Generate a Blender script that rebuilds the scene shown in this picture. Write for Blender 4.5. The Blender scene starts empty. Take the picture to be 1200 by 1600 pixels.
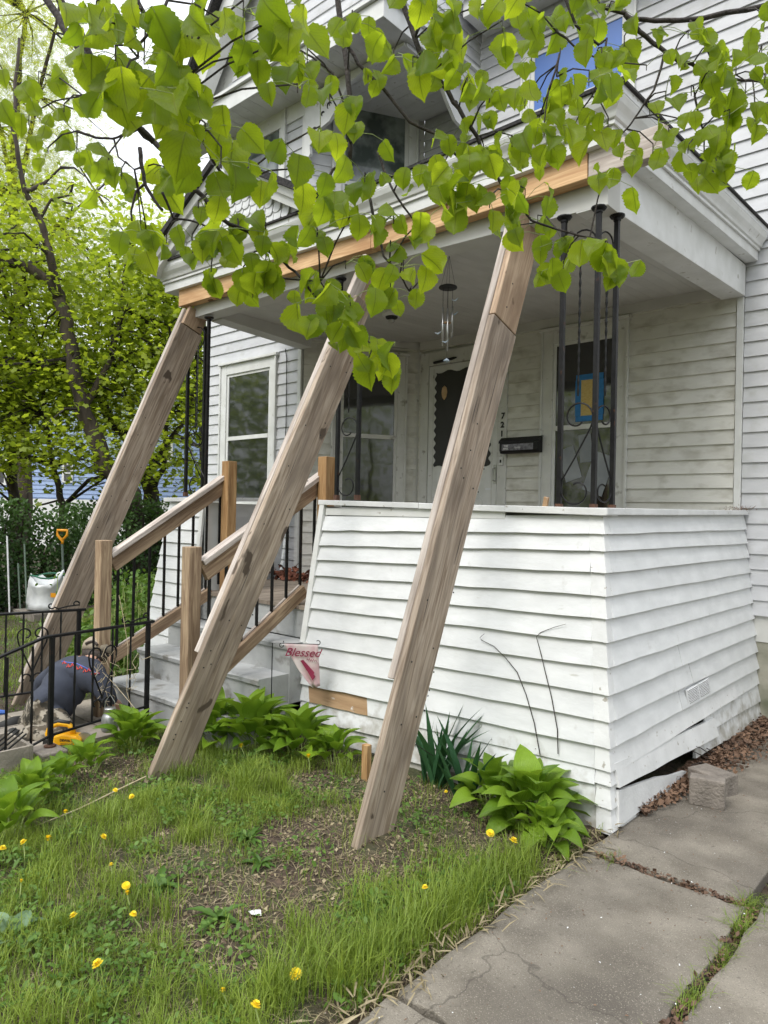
import bpy, math, random
import numpy as np
from mathutils import Vector, Matrix, noise as mnoise

R = random.Random(7)
NR = np.random.default_rng(7)
scene = bpy.context.scene
COL = scene.collection

# ------------------------------------------------------------------ camera, sky, sun, exposure
# x runs along the house front (to the right), y into the house, z up; the camera stands at the origin
CAMZ = 1.51
XA = Vector((0.74655878, -0.01254048, 0.66520127))
YA = Vector((0.66501676, -0.01609103, -0.74665506))
ZA = Vector((0.02006719, 0.99979189, -0.00367327))
CAM = Vector((0, 0, CAMZ))
cam_data = bpy.data.cameras.new('camera')
cam = bpy.data.objects.new('camera', cam_data)
COL.objects.link(cam)
rot = Matrix(((XA.x, XA.y, XA.z), (YA.x, YA.y, YA.z), (ZA.x, ZA.y, ZA.z)))
cam.matrix_world = Matrix.Translation(CAM) @ rot.to_4x4()
cam_data.sensor_fit = 'VERTICAL'
cam_data.sensor_height = 24.0
cam_data.lens = 1113 / 1600 * 24
cam_data.clip_start = 0.05
cam_data.clip_end = 900
cam_data.dof.use_dof = True
cam_data.dof.focus_distance = 4.2
cam_data.dof.aperture_fstop = 11
scene.camera = cam

world = bpy.data.worlds.new('World')
scene.world = world
world.use_nodes = True
nt = world.node_tree
nt.nodes.clear()
out = nt.nodes.new('ShaderNodeOutputWorld')
bg = nt.nodes.new('ShaderNodeBackground')
sky = nt.nodes.new('ShaderNodeTexSky')
sky.sky_type = 'NISHITA'
sky.sun_disc = False
SUN_EL, SUN_AZ = math.radians(58), math.radians(200)      # sun high, behind the photographer
sky.sun_elevation = SUN_EL
sky.sun_rotation = SUN_AZ
sky.dust_density = 4.0
# an even overcast layer over the sky, a little brighter overhead
geo = nt.nodes.new('ShaderNodeTexCoord')
sep = nt.nodes.new('ShaderNodeSeparateXYZ')
nt.links.new(geo.outputs['Generated'], sep.inputs[0])
rmp = nt.nodes.new('ShaderNodeMapRange')
rmp.inputs[1].default_value = 0.0; rmp.inputs[2].default_value = 1.0
rmp.inputs[3].default_value = 5.2; rmp.inputs[4].default_value = 14.0
nt.links.new(sep.outputs['Z'], rmp.inputs[0])
cno = nt.nodes.new('ShaderNodeTexNoise'); cno.inputs['Scale'].default_value = 2.2; cno.inputs['Detail'].default_value = 5
nt.links.new(geo.outputs['Generated'], cno.inputs['Vector'])
cmr = nt.nodes.new('ShaderNodeMapRange'); cmr.inputs[3].default_value = 0.88; cmr.inputs[4].default_value = 1.12
nt.links.new(cno.outputs['Fac'], cmr.inputs[0])
mul = nt.nodes.new('ShaderNodeMath'); mul.operation = 'MULTIPLY'
nt.links.new(rmp.outputs[0], mul.inputs[0]); nt.links.new(cmr.outputs[0], mul.inputs[1])
comb = nt.nodes.new('ShaderNodeVectorMath'); comb.operation = 'SCALE'
comb.inputs[0].default_value = (0.97, 1.0, 1.045)
nt.links.new(mul.outputs[0], comb.inputs['Scale'])
mixw = nt.nodes.new('ShaderNodeMix'); mixw.data_type = 'RGBA'
mixw.inputs['Factor'].default_value = 0.82
nt.links.new(sky.outputs['Color'], mixw.inputs['A'])
nt.links.new(comb.outputs[0], mixw.inputs['B'])
nt.links.new(mixw.outputs['Result'], bg.inputs['Color'])
bg.inputs['Strength'].default_value = 0.10
nt.links.new(bg.outputs[0], out.inputs[0])

sun_data = bpy.data.lights.new('sun', 'SUN')
sun_data.energy = 1.1
sun_data.angle = math.radians(25)
sun_data.color = (1.0, 0.965, 0.91)
sun = bpy.data.objects.new('sun', sun_data)
COL.objects.link(sun)
sdir = Vector((0.06, -0.62, 0.80)).normalized()           # where the light comes from
sun.rotation_euler = sdir.to_track_quat('Z', 'Y').to_euler()
sky.sun_elevation = math.asin(sdir.z)
sky.sun_rotation = math.atan2(sdir.x, sdir.y)

scene.view_settings.view_transform = 'Standard'
scene.view_settings.look = 'None'
scene.view_settings.exposure = 1.02
scene.view_settings.gamma = 1.0
scene.view_settings.use_curve_mapping = False
scene.cycles.max_bounces = 8
scene.cycles.transparent_max_bounces = 12
scene.cycles.use_denoising = True

# ------------------------------------------------------------------ measuring: a sight line of the camera met with a plane of the place
def ray(x, y):
    q = Vector(((x - 600) / 1113, -(y - 800) / 1113, -1.0))
    return Vector((XA.dot(q), YA.dot(q), ZA.dot(q)))
def ony(x, y, Y): r = ray(x, y); return CAM + r * (Y / r.y)
def onx(x, y, X): r = ray(x, y); return CAM + r * (X / r.x)
def onz(x, y, Z): r = ray(x, y); return CAM + r * ((Z - CAMZ) / r.z)
def onp(x, y, p, n): r = ray(x, y); return CAM + r * ((p - CAM).dot(n) / r.dot(n))
def atd(x, y, d): return CAM + ray(x, y) * d

# ------------------------------------------------------------------ materials
def principled(name):
    m = bpy.data.materials.new(name); m.use_nodes = True
    return m, m.node_tree, m.node_tree.nodes['Principled BSDF']

def mk(name, c1, c2=None, scale=8, detail=6, rough=0.6, bump=0.0, bscale=None, stretch=(1, 1, 1), rand=0.0,
       c3=None, thr=0.62, s3=3, metallic=0.0, spec=0.5, soft3=0.04, st3=(1, 1, 1), lo=0.35, hi=0.65, world=False):
    """two-tone noise colour, third tone in patches, bump, per-object brightness spread"""
    m, t, b = principled(name)
    N, L = t.nodes, t.links
    b.inputs['Roughness'].default_value = rough
    b.inputs['Metallic'].default_value = metallic
    b.inputs['Specular IOR Level'].default_value = spec
    tc = N.new('ShaderNodeTexCoord')
    src = tc.outputs['Object']
    if world:
        g = N.new('ShaderNodeNewGeometry'); src = g.outputs['Position']
    mp = N.new('ShaderNodeMapping'); mp.inputs['Scale'].default_value = stretch
    oi = N.new('ShaderNodeObjectInfo')
    add = N.new('ShaderNodeVectorMath'); add.operation = 'ADD'
    sc = N.new('ShaderNodeMath'); sc.operation = 'MULTIPLY'; sc.inputs[1].default_value = 37.0
    L.new(oi.outputs['Random'], sc.inputs[0])
    L.new(src, add.inputs[0])
    if not world: L.new(sc.outputs[0], add.inputs[1])
    L.new(add.outputs[0], mp.inputs[0])
    no = N.new('ShaderNodeTexNoise'); no.inputs['Scale'].default_value = scale; no.inputs['Detail'].default_value = detail
    L.new(mp.outputs[0], no.inputs['Vector'])
    rp = N.new('ShaderNodeValToRGB')
    rp.color_ramp.elements[0].position = lo; rp.color_ramp.elements[1].position = hi
    rp.color_ramp.elements[0].color = (*c1, 1); rp.color_ramp.elements[1].color = (*(c2 or c1), 1)
    L.new(no.outputs['Fac'], rp.inputs[0])
    colo = rp.outputs[0]
    if c3:
        n3 = N.new('ShaderNodeTexNoise'); n3.inputs['Scale'].default_value = s3; n3.inputs['Detail'].default_value = 8
        mp3 = N.new('ShaderNodeMapping'); mp3.inputs['Scale'].default_value = st3
        L.new(add.outputs[0], mp3.inputs[0]); L.new(mp3.outputs[0], n3.inputs['Vector'])
        r3 = N.new('ShaderNodeMapRange'); r3.inputs[1].default_value = thr - soft3; r3.inputs[2].default_value = thr + soft3
        L.new(n3.outputs['Fac'], r3.inputs[0])
        mx = N.new('ShaderNodeMix'); mx.data_type = 'RGBA'
        L.new(r3.outputs[0], mx.inputs['Factor']); L.new(colo, mx.inputs['A']); mx.inputs['B'].default_value = (*c3, 1)
        colo = mx.outputs['Result']
    if rand:
        hs = N.new('ShaderNodeHueSaturation')
        mr = N.new('ShaderNodeMapRange'); mr.inputs[3].default_value = 1 - rand; mr.inputs[4].default_value = 1 + rand
        L.new(oi.outputs['Random'], mr.inputs[0]); L.new(mr.outputs[0], hs.inputs['Value']); L.new(colo, hs.inputs['Color'])
        colo = hs.outputs['Color']
    L.new(colo, b.inputs['Base Color'])
    if bump:
        nb = N.new('ShaderNodeTexNoise'); nb.inputs['Scale'].default_value = bscale or scale * 3; nb.inputs['Detail'].default_value = 6
        L.new(mp.outputs[0], nb.inputs['Vector'])
        bp = N.new('ShaderNodeBump'); bp.inputs['Strength'].default_value = bump; bp.inputs['Distance'].default_value = 0.01
        L.new(nb.outputs['Fac'], bp.inputs['Height']); L.new(bp.outputs[0], b.inputs['Normal'])
    return m

def wood(name, a, b_, dark, rough=0.75, grain=1.0, knots=True, bump=0.35):
    """long grain along local z, knots and nail holes"""
    m, t, b = principled(name)
    N, L = t.nodes, t.links
    tc = N.new('ShaderNodeTexCoord'); oi = N.new('ShaderNodeObjectInfo')
    off = N.new('ShaderNodeMath'); off.operation = 'MULTIPLY'; off.inputs[1].default_value = 23.0
    L.new(oi.outputs['Random'], off.inputs[0])
    add = N.new('ShaderNodeVectorMath'); add.operation = 'ADD'
    L.new(tc.outputs['Object'], add.inputs[0]); L.new(off.outputs[0], add.inputs[1])
    def noise(sc, st, det=6, dist=0.0):
        mp = N.new('ShaderNodeMapping'); mp.inputs['Scale'].default_value = st
        L.new(add.outputs[0], mp.inputs[0])
        n = N.new('ShaderNodeTexNoise'); n.inputs['Scale'].default_value = sc; n.inputs['Detail'].default_value = det
        n.inputs['Distortion'].default_value = dist
        L.new(mp.outputs[0], n.inputs['Vector']); return n
    n1 = noise(34 * grain, (1, 1, 0.07), 9, 1.6)
    rp = N.new('ShaderNodeValToRGB'); e = rp.color_ramp.elements
    e[0].position = 0.36; e[0].color = (*a, 1); e[1].position = 0.62; e[1].color = (*b_, 1)
    L.new(n1.outputs['Fac'], rp.inputs[0])
    n2 = noise(5.0, (1, 1, 0.22), 6, 1.2)
    r2 = N.new('ShaderNodeMapRange'); r2.inputs[1].default_value = 0.42; r2.inputs[2].default_value = 0.64; r2.inputs[3].default_value = 0; r2.inputs[4].default_value = 0.72
    L.new(n2.outputs['Fac'], r2.inputs[0])
    mx = N.new('ShaderNodeMix'); mx.data_type = 'RGBA'; mx.inputs['B'].default_value = (*dark, 1)
    L.new(r2.outputs[0], mx.inputs['Factor']); L.new(rp.outputs[0], mx.inputs['A'])
    colo = mx.outputs['Result']
    n4 = noise(90, (1, 1, 0.02), 3)
    r4 = N.new('ShaderNodeMapRange'); r4.inputs[1].default_value = 0.62; r4.inputs[2].default_value = 0.74; r4.inputs[4].default_value = .45
    L.new(n4.outputs['Fac'], r4.inputs[0])
    m4 = N.new('ShaderNodeMix'); m4.data_type = 'RGBA'; m4.inputs['B'].default_value = (dark[0] * .5, dark[1] * .5, dark[2] * .5, 1)
    L.new(r4.outputs[0], m4.inputs['Factor']); L.new(colo, m4.inputs['A']); colo = m4.outputs['Result']
    if knots:
        mp = N.new('ShaderNodeMapping'); mp.inputs['Scale'].default_value = (1, 1, 0.55)
        L.new(add.outputs[0], mp.inputs[0])
        vo = N.new('ShaderNodeTexVoronoi'); vo.inputs['Scale'].default_value = 6.5
        wn = noise(9, (1, 1, .5), 3); wa = N.new('ShaderNodeVectorMath'); wa.operation = 'SCALE'; wa.inputs['Scale'].default_value = .22
        L.new(wn.outputs['Color'], wa.inputs[0]); wb = N.new('ShaderNodeVectorMath'); L.new(mp.outputs[0], wb.inputs[0]); L.new(wa.outputs[0], wb.inputs[1])
        L.new(wb.outputs[0], vo.inputs['Vector'])
        # every cell has its own knot size, most have none
        sp_ = N.new('ShaderNodeSeparateColor'); L.new(vo.outputs['Color'], sp_.inputs[0])
        ks = N.new('ShaderNodeMapRange'); ks.inputs[1].default_value = .35; ks.inputs[2].default_value = 1.0; ks.inputs[3].default_value = -.10; ks.inputs[4].default_value = .24
        L.new(sp_.outputs[0], ks.inputs[0])
        sb = N.new('ShaderNodeMath'); sb.operation = 'SUBTRACT'; L.new(ks.outputs[0], sb.inputs[0]); L.new(vo.outputs['Distance'], sb.inputs[1])
        rk = N.new('ShaderNodeMapRange'); rk.inputs[1].default_value = -0.03; rk.inputs[2].default_value = 0.03; rk.inputs[4].default_value = .95
        L.new(sb.outputs[0], rk.inputs[0])
        mk_ = N.new('ShaderNodeMix'); mk_.data_type = 'RGBA'; mk_.inputs['B'].default_value = (dark[0] * .45, dark[1] * .4, dark[2] * .35, 1)
        L.new(rk.outputs[0], mk_.inputs['Factor']); L.new(colo, mk_.inputs['A']); colo = mk_.outputs['Result']
    hs = N.new('ShaderNodeHueSaturation'); mr = N.new('ShaderNodeMapRange'); mr.inputs[3].default_value = 0.88; mr.inputs[4].default_value = 1.12
    L.new(oi.outputs['Random'], mr.inputs[0]); L.new(mr.outputs[0], hs.inputs['Value']); L.new(colo, hs.inputs['Color'])
    L.new(hs.outputs['Color'], b.inputs['Base Color'])
    b.inputs['Roughness'].default_value = rough
    bp = N.new('ShaderNodeBump'); bp.inputs['Strength'].default_value = bump; bp.inputs['Distance'].default_value = 0.006
    L.new(n1.outputs['Fac'], bp.inputs['Height']); L.new(bp.outputs[0], b.inputs['Normal'])
    return m

def leafmat(name, c1, c2, trans, tmix=0.45, rough=0.45, attr=False, veins=0):
    """thin leaf: reflects one green, lets a yellower green through"""
    m, t, b = principled(name)
    N, L = t.nodes, t.links
    oi = N.new('ShaderNodeObjectInfo')
    tc = N.new('ShaderNodeTexCoord')
    no = N.new('ShaderNodeTexNoise'); no.inputs['Scale'].default_value = 3.0; no.inputs['Detail'].default_value = 4
    g = N.new('ShaderNodeNewGeometry')
    L.new(g.outputs['Position'], no.inputs['Vector'])
    sm = N.new('ShaderNodeMath'); sm.operation = 'ADD'
    L.new(oi.outputs['Random'], sm.inputs[0])
    if attr:
        at = N.new('ShaderNodeAttribute'); at.attribute_name = 'tone'; L.new(at.outputs['Fac'], sm.inputs[0])
    L.new(no.outputs['Fac'], sm.inputs[1])
    h = N.new('ShaderNodeMapRange'); h.inputs[1].default_value = 0.35; h.inputs[2].default_value = 1.5
    L.new(sm.outputs[0], h.inputs[0])
    mx = N.new('ShaderNodeMix'); mx.data_type = 'RGBA'
    mx.inputs['A'].default_value = (*c1, 1); mx.inputs['B'].default_value = (*c2, 1)
    L.new(h.outputs[0], mx.inputs['Factor'])
    colo = mx.outputs['Result']
    L.new(colo, b.inputs['Base Color'])
    b.inputs['Roughness'].default_value = rough
    b.inputs['Specular IOR Level'].default_value = 0.35
    tr = N.new('ShaderNodeBsdfTranslucent')
    mt = N.new('ShaderNodeMix'); mt.data_type = 'RGBA'; mt.blend_type = 'MULTIPLY'; mt.inputs['Factor'].default_value = 1.0
    hv = N.new('ShaderNodeHueSaturation'); hv.inputs['Saturation'].default_value = 0.9; hv.inputs['Value'].default_value = trans[3]
    L.new(colo, hv.inputs['Color']); L.new(hv.outputs['Color'], mt.inputs['A'])
    mt.inputs['B'].default_value = (trans[0], trans[1], trans[2], 1)
    L.new(mt.outputs['Result'], tr.inputs['Color'])
    if veins < 0:
        # pinnate veins: a pale midrib and side veins slanting to the tip
        su = N.new('ShaderNodeSeparateXYZ'); L.new(tc.outputs['UV'], su.inputs[0])
        def M2(op, a, b_=None):
            q = N.new('ShaderNodeMath'); q.operation = op
            for i, z_ in enumerate((a, b_)):
                if z_ is None: continue
                if isinstance(z_, (int, float)): q.inputs[i].default_value = z_
                else: L.new(z_, q.inputs[i])
            return q.outputs[0]
        au = M2('ABSOLUTE', M2('SUBTRACT', su.outputs[0], .5))
        ph = M2('SUBTRACT', M2('MULTIPLY', su.outputs[1], 8.0), M2('MULTIPLY', au, 9.0))
        fr = M2('ABSOLUTE', M2('SUBTRACT', M2('FRACT', ph), .5))
        side = N.new('ShaderNodeMapRange'); side.inputs[1].default_value = .10; side.inputs[2].default_value = .02; L.new(fr, side.inputs[0])
        mid = N.new('ShaderNodeMapRange'); mid.inputs[1].default_value = .035; mid.inputs[2].default_value = .012; L.new(au, mid.inputs[0])
        vn = M2('MAXIMUM', M2('MULTIPLY', side.outputs[0], .5), mid.outputs[0])
        vm_ = N.new('ShaderNodeMix'); vm_.data_type = 'RGBA'; vm_.inputs['B'].default_value = (c2[0] * 1.5, c2[1] * 1.3, c2[2] * 2.5, 1)
        L.new(M2('MULTIPLY', vn, .8), vm_.inputs['Factor']); L.new(colo, vm_.inputs['A'])
        L.new(vm_.outputs['Result'], b.inputs['Base Color'])
        hd_ = N.new('ShaderNodeMix'); hd_.data_type = 'RGBA'; L.new(M2('MULTIPLY', vn, .75), hd_.inputs['Factor']); L.new(mt.outputs['Result'], hd_.inputs['A']); hd_.inputs['B'].default_value = (c1[0] * .6, c1[1] * .8, c1[2], 1)
        L.new(hd_.outputs['Result'], tr.inputs['Color'])
        bp = N.new('ShaderNodeBump'); bp.inputs['Strength'].default_value = .5; bp.inputs['Distance'].default_value = .0015
        L.new(vn, bp.inputs['Height']); L.new(bp.outputs[0], b.inputs['Normal'])
    if veins > 0:
        wv = N.new('ShaderNodeTexWave'); wv.inputs['Scale'].default_value = veins; wv.inputs['Distortion'].default_value = 0.6
        wv.bands_direction = 'X'
        L.new(tc.outputs['UV'], wv.inputs['Vector'])
        bp = N.new('ShaderNodeBump'); bp.inputs['Strength'].default_value = 0.6; bp.inputs['Distance'].default_value = 0.003
        L.new(wv.outputs['Fac'], bp.inputs['Height'])
        L.new(bp.outputs[0], b.inputs['Normal']); L.new(bp.outputs[0], tr.inputs['Normal'])
    ms = N.new('ShaderNodeMixShader'); ms.inputs[0].default_value = tmix
    L.new(b.outputs[0], ms.inputs[1]); L.new(tr.outputs[0], ms.inputs[2])
    L.new(ms.outputs[0], N['Material Output'].inputs['Surface'])
    return m

MT = {}
MT['clap'] = mk('old_white_paint', (.60, .615, .62), (.68, .695, .70), scale=5, rough=.62, bump=.18, bscale=22, stretch=(1, 1, 2.2), rand=.03,
                c3=(.50, .50, .47), thr=.735, s3=16, soft3=.03, st3=(.4, .4, 1.6))
def weathered(m):
    """mud splash near the ground and thin runs of grime, by height above the soil"""
    t = m.node_tree; N, L = t.nodes, t.links; b = N['Principled BSDF']; src = b.inputs['Base Color'].links[0].from_socket
    g = N.new('ShaderNodeNewGeometry'); sp = N.new('ShaderNodeSeparateXYZ'); L.new(g.outputs['Position'], sp.inputs[0])
    n = N.new('ShaderNodeTexNoise'); n.inputs['Scale'].default_value = 14; n.inputs['Detail'].default_value = 9; L.new(g.outputs['Position'], n.inputs['Vector'])
    zz = N.new('ShaderNodeMapRange'); zz.inputs[1].default_value = .42; zz.inputs[2].default_value = .0; zz.inputs[3].default_value = -.12; zz.inputs[4].default_value = .32; L.new(sp.outputs['Z'], zz.inputs[0])
    a = N.new('ShaderNodeMath'); a.operation = 'ADD'; L.new(n.outputs['Fac'], a.inputs[0]); L.new(zz.outputs[0], a.inputs[1])
    r = N.new('ShaderNodeMapRange'); r.inputs[1].default_value = .55; r.inputs[2].default_value = .85; r.inputs[4].default_value = .75; L.new(a.outputs[0], r.inputs[0])
    x = N.new('ShaderNodeMix'); x.data_type = 'RGBA'; x.inputs['B'].default_value = (.27, .25, .20, 1); L.new(r.outputs[0], x.inputs['Factor']); L.new(src, x.inputs['A'])
    mp = N.new('ShaderNodeMapping'); mp.inputs['Scale'].default_value = (26, 26, 1.6); L.new(g.outputs['Position'], mp.inputs[0])
    n2 = N.new('ShaderNodeTexNoise'); n2.inputs['Scale'].default_value = 1; n2.inputs['Detail'].default_value = 5; L.new(mp.outputs[0], n2.inputs['Vector'])
    r2 = N.new('ShaderNodeMapRange'); r2.inputs[1].default_value = .58; r2.inputs[2].default_value = .80; r2.inputs[4].default_value = .14; L.new(n2.outputs['Fac'], r2.inputs[0])
    y = N.new('ShaderNodeMix'); y.data_type = 'RGBA'; y.inputs['B'].default_value = (.46, .46, .42, 1); L.new(r2.outputs[0], y.inputs['Factor']); L.new(x.outputs['Result'], y.inputs['A'])
    L.new(y.outputs['Result'], b.inputs['Base Color'])
weathered(MT['clap'])
MT['clapend'] = mk('cracked_white_paint', (.60, .61, .61), (.69, .70, .70), scale=6, rough=.65, bump=.3, bscale=30, rand=.03, c3=(.38, .36, .32), thr=.68, s3=26, soft3=.02)
MT['dirty'] = mk('grimy_cream_siding', (.61, .605, .56), (.68, .675, .63), scale=4, rough=.65, bump=.2, bscale=30, stretch=(1, 1, 3), rand=.04,
                 c3=(.40, .385, .33), thr=.62, s3=7, soft3=.12, st3=(.7, .7, 1.2))
MT['grey'] = mk('pale_grey_siding', (.50, .51, .53), (.58, .59, .61), scale=4, rough=.6, bump=.12, bscale=25, stretch=(1, 1, 3), rand=.03,
                c3=(.44, .45, .44), thr=.64, s3=6, soft3=.1)
MT['trim'] = mk('white_trim_paint', (.60, .61, .59), (.69, .70, .69), scale=7, rough=.5, bump=.12, bscale=18, rand=.02, c3=(.42, .41, .37), thr=.69, s3=14, soft3=.03)
MT['dtrim'] = mk('grey_trim_paint', (.55, .555, .53), (.63, .635, .61), scale=6, rough=.5, bump=.12, bscale=18, rand=.02, c3=(.30, .29, .26), thr=.66, s3=12, soft3=.05)
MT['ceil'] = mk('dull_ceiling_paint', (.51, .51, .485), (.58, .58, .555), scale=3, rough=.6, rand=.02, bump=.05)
MT['shingle'] = mk('black_roof_shingle', (.012, .012, .013), (.045, .042, .04), scale=60, rough=.95, bump=.8, bscale=120)
MT['found'] = mk('stucco_foundation', (.22, .22, .17), (.34, .33, .27), scale=6, rough=.9, bump=.4, bscale=30, c3=(.14, .15, .10), thr=.6, s3=4, soft3=.1)
MT['old'] = wood('weathered_lumber', (.25, .185, .13), (.47, .385, .305), (.165, .128, .098))
MT['oldedge'] = wood('weathered_lumber_edge', (.40, .34, .30), (.60, .54, .49), (.22, .18, .15), knots=False)  # weathered, and paler partly to paint in sky light on brace edges
MT['fresh'] = wood('fresh_cut_lumber', (.50, .30, .15), (.68, .46, .25), (.38, .20, .09), bump=.2)
MT['post'] = wood('treated_pine', (.30, .155, .055), (.50, .32, .15), (.22, .12, .05), grain=1.4, knots=False)
MT['postgrey'] = wood('greyed_treated_pine', (.22, .14, .085), (.46, .34, .22), (.16, .10, .06), grain=1.2, knots=False)
MT['bare'] = mk('bare_brown_wood', (.28, .17, .085), (.42, .28, .16), scale=5, rough=.8, bump=.4, stretch=(.3, 1, 3), c3=(.62, .60, .56), thr=.66, s3=9, soft3=.02)
MT['iron'] = mk('black_painted_iron', (.006, .006, .007), (.013, .013, .013), scale=20, rough=.42, spec=.25, bump=.15, bscale=60, c3=(.06, .028, .015), thr=.69, s3=18, soft3=.03)
MT['rust'] = mk('rusty_iron', (.05, .022, .012), (.11, .05, .028), scale=30, rough=.8, bump=.3)
MT['steps'] = mk('grey_painted_concrete', (.30, .31, .31), (.40, .41, .41), scale=5, rough=.75, bump=.3, bscale=40, c3=(.17, .165, .15), thr=.63, s3=6, soft3=.06)
MT['slab'] = mk('weathered_concrete', (.150, .132, .105), (.245, .220, .180), scale=4.5, rough=.92, bump=.55, bscale=160, world=True, c3=(.095, .083, .068), thr=.56, s3=1.7, soft3=.14)
def aggregate(m):
    """pits, pale grit and hairline cracks"""
    t = m.node_tree; N, L = t.nodes, t.links; b = N['Principled BSDF']; src = b.inputs['Base Color'].links[0].from_socket
    g = N.new('ShaderNodeNewGeometry')
    def no(sc, d=4):
        n = N.new('ShaderNodeTexNoise'); n.inputs['Scale'].default_value = sc; n.inputs['Detail'].default_value = d; L.new(g.outputs['Position'], n.inputs['Vector']); return n
    col = src
    for sc, lo, hi, c, f in ((230, .60, .66, (.40, .36, .30), .6), (170, .37, .31, (.06, .052, .042), .75), (70, .66, .72, (.33, .30, .25), .5), (38, .36, .30, (.09, .078, .062), .6)):
        n = no(sc); r = N.new('ShaderNodeMapRange'); r.inputs[1].default_value = lo; r.inputs[2].default_value = hi; r.inputs[4].default_value = f; L.new(n.outputs['Fac'], r.inputs[0])
        x = N.new('ShaderNodeMix'); x.data_type = 'RGBA'; x.inputs['B'].default_value = (*c, 1); L.new(r.outputs[0], x.inputs['Factor']); L.new(col, x.inputs['A']); col = x.outputs['Result']
    v = N.new('ShaderNodeTexVoronoi'); v.feature = 'DISTANCE_TO_EDGE'; v.inputs['Scale'].default_value = 1.1
    w = no(5, 6); a = N.new('ShaderNodeVectorMath'); sc_ = N.new('ShaderNodeVectorMath'); sc_.operation = 'SCALE'; sc_.inputs['Scale'].default_value = .22
    L.new(w.outputs['Color'], sc_.inputs[0]); L.new(g.outputs['Position'], a.inputs[0]); L.new(sc_.outputs[0], a.inputs[1]); L.new(a.outputs[0], v.inputs['Vector'])
    r = N.new('ShaderNodeMapRange'); r.inputs[1].default_value = .006; r.inputs[2].default_value = .001; r.inputs[4].default_value = .55; L.new(v.outputs['Distance'], r.inputs[0])
    x = N.new('ShaderNodeMix'); x.data_type = 'RGBA'; x.inputs['B'].default_value = (.05, .042, .034, 1); L.new(r.outputs[0], x.inputs['Factor']); L.new(col, x.inputs['A'])
    L.new(x.outputs['Result'], b.inputs['Base Color'])
aggregate(MT['slab'])
MT['block'] = mk('rough_cinder_block', (.16, .14, .12), (.25, .22, .19), scale=12, rough=.95, bump=.9, bscale=70)
MT['glass'], _t, _b = principled('window_glass')
_b.inputs['Base Color'].default_value = (.016, .018, .018, 1); _b.inputs['Roughness'].default_value = .05; _b.inputs['IOR'].default_value = 1.85
_n = _t.nodes.new('ShaderNodeTexNoise'); _n.inputs['Scale'].default_value = 1.3
_bp = _t.nodes.new('ShaderNodeBump'); _bp.inputs['Strength'].default_value = .12; _bp.inputs['Distance'].default_value = .02
_t.links.new(_n.outputs['Fac'], _bp.inputs['Height']); _t.links.new(_bp.outputs[0], _b.inputs['Normal'])
MT['dark'] = mk('near_black', (.010, .010, .010), (.014, .014, .014), rough=.6)
MT['screen'] = mk('dark_insect_screen', (.022, .022, .021), (.035, .034, .033), rough=.55, scale=2)
MT['bark'] = mk('dark_branch_bark', (.018, .014, .012), (.045, .036, .03), scale=40, rough=.85, bump=.6)
MT['trunk'] = mk('maple_trunk_bark', (.026, .020, .015), (.075, .058, .044), scale=9, rough=.95, bump=1.0, bscale=22, stretch=(1, 1, .25))
MT['soil'] = None
MT['petal'] = mk('dandelion_yellow', (.80, .56, .01), (.90, .70, .02), scale=60, rough=.6)
MT['stem'] = mk('pale_green_stem', (.22, .30, .08), (.32, .38, .14), rough=.5)
MT['straw'] = mk('dry_straw', (.36, .29, .18), (.52, .44, .30), scale=20, rough=.8)
MT['litter'] = mk('dead_leaf_brown', (.085, .048, .030), (.20, .12, .075), scale=6, rough=.8, world=True)
MT['linden'] = leafmat('linden_leaf', (.088, .155, .010), (.235, .31, .014), (1.06, 1.0, .28, 2.3), tmix=.64, rough=.42, veins=-1)
MT['hosta'] = leafmat('hosta_leaf', (.10, .20, .016), (.23, .37, .03), (1.0, 1.0, .4, 1.5), tmix=.32, rough=.36, veins=5)
MT['iris'] = leafmat('iris_blade', (.03, .10, .045), (.055, .15, .06), (.9, 1, .5, 1.3), tmix=.25, rough=.4, veins=4)
MT['grass'] = leafmat('grass_blade', (.065, .135, .016), (.24, .32, .048), (1.0, 1.0, .45, 1.4), tmix=.32, rough=.5, attr=True)
MT['dry'] = leafmat('dead_grass_blade', (.20, .16, .085), (.38, .32, .20), (1, 1, 1, 1.0), tmix=.15, rough=.7, attr=True)
MT['weed'] = leafmat('weed_leaf', (.06, .13, .02), (.13, .23, .04), (1, 1, .4, 1.3), tmix=.3, attr=True)
MT['maple'] = leafmat('maple_foliage', (.08, .135, .012), (.30, .36, .030), (1.0, 1.0, .35, 2.0), tmix=.52, attr=True)
MT['locust'] = leafmat('spring_foliage', (.22, .29, .02), (.48, .52, .05), (1.0, 1.0, .4, 1.6), tmix=.5, attr=True)
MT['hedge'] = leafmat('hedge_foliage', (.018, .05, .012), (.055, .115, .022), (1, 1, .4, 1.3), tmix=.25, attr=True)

# ------------------------------------------------------------------ builders
def link(o): COL.objects.link(o); return o

def thing(name, label, cat, loc=(0, 0, 0), group=None):
    o = link(bpy.data.objects.new(name, None))
    o.location = loc; o.empty_display_size = .1
    o['label'] = label; o['category'] = cat
    if group: o['group'] = group
    o['_loc'] = 0
    del o['_loc']
    return o

def wpos(o):
    p = Vector(o.location)
    while o.parent: o = o.parent; p = p + Vector(o.location)
    return p

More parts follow.
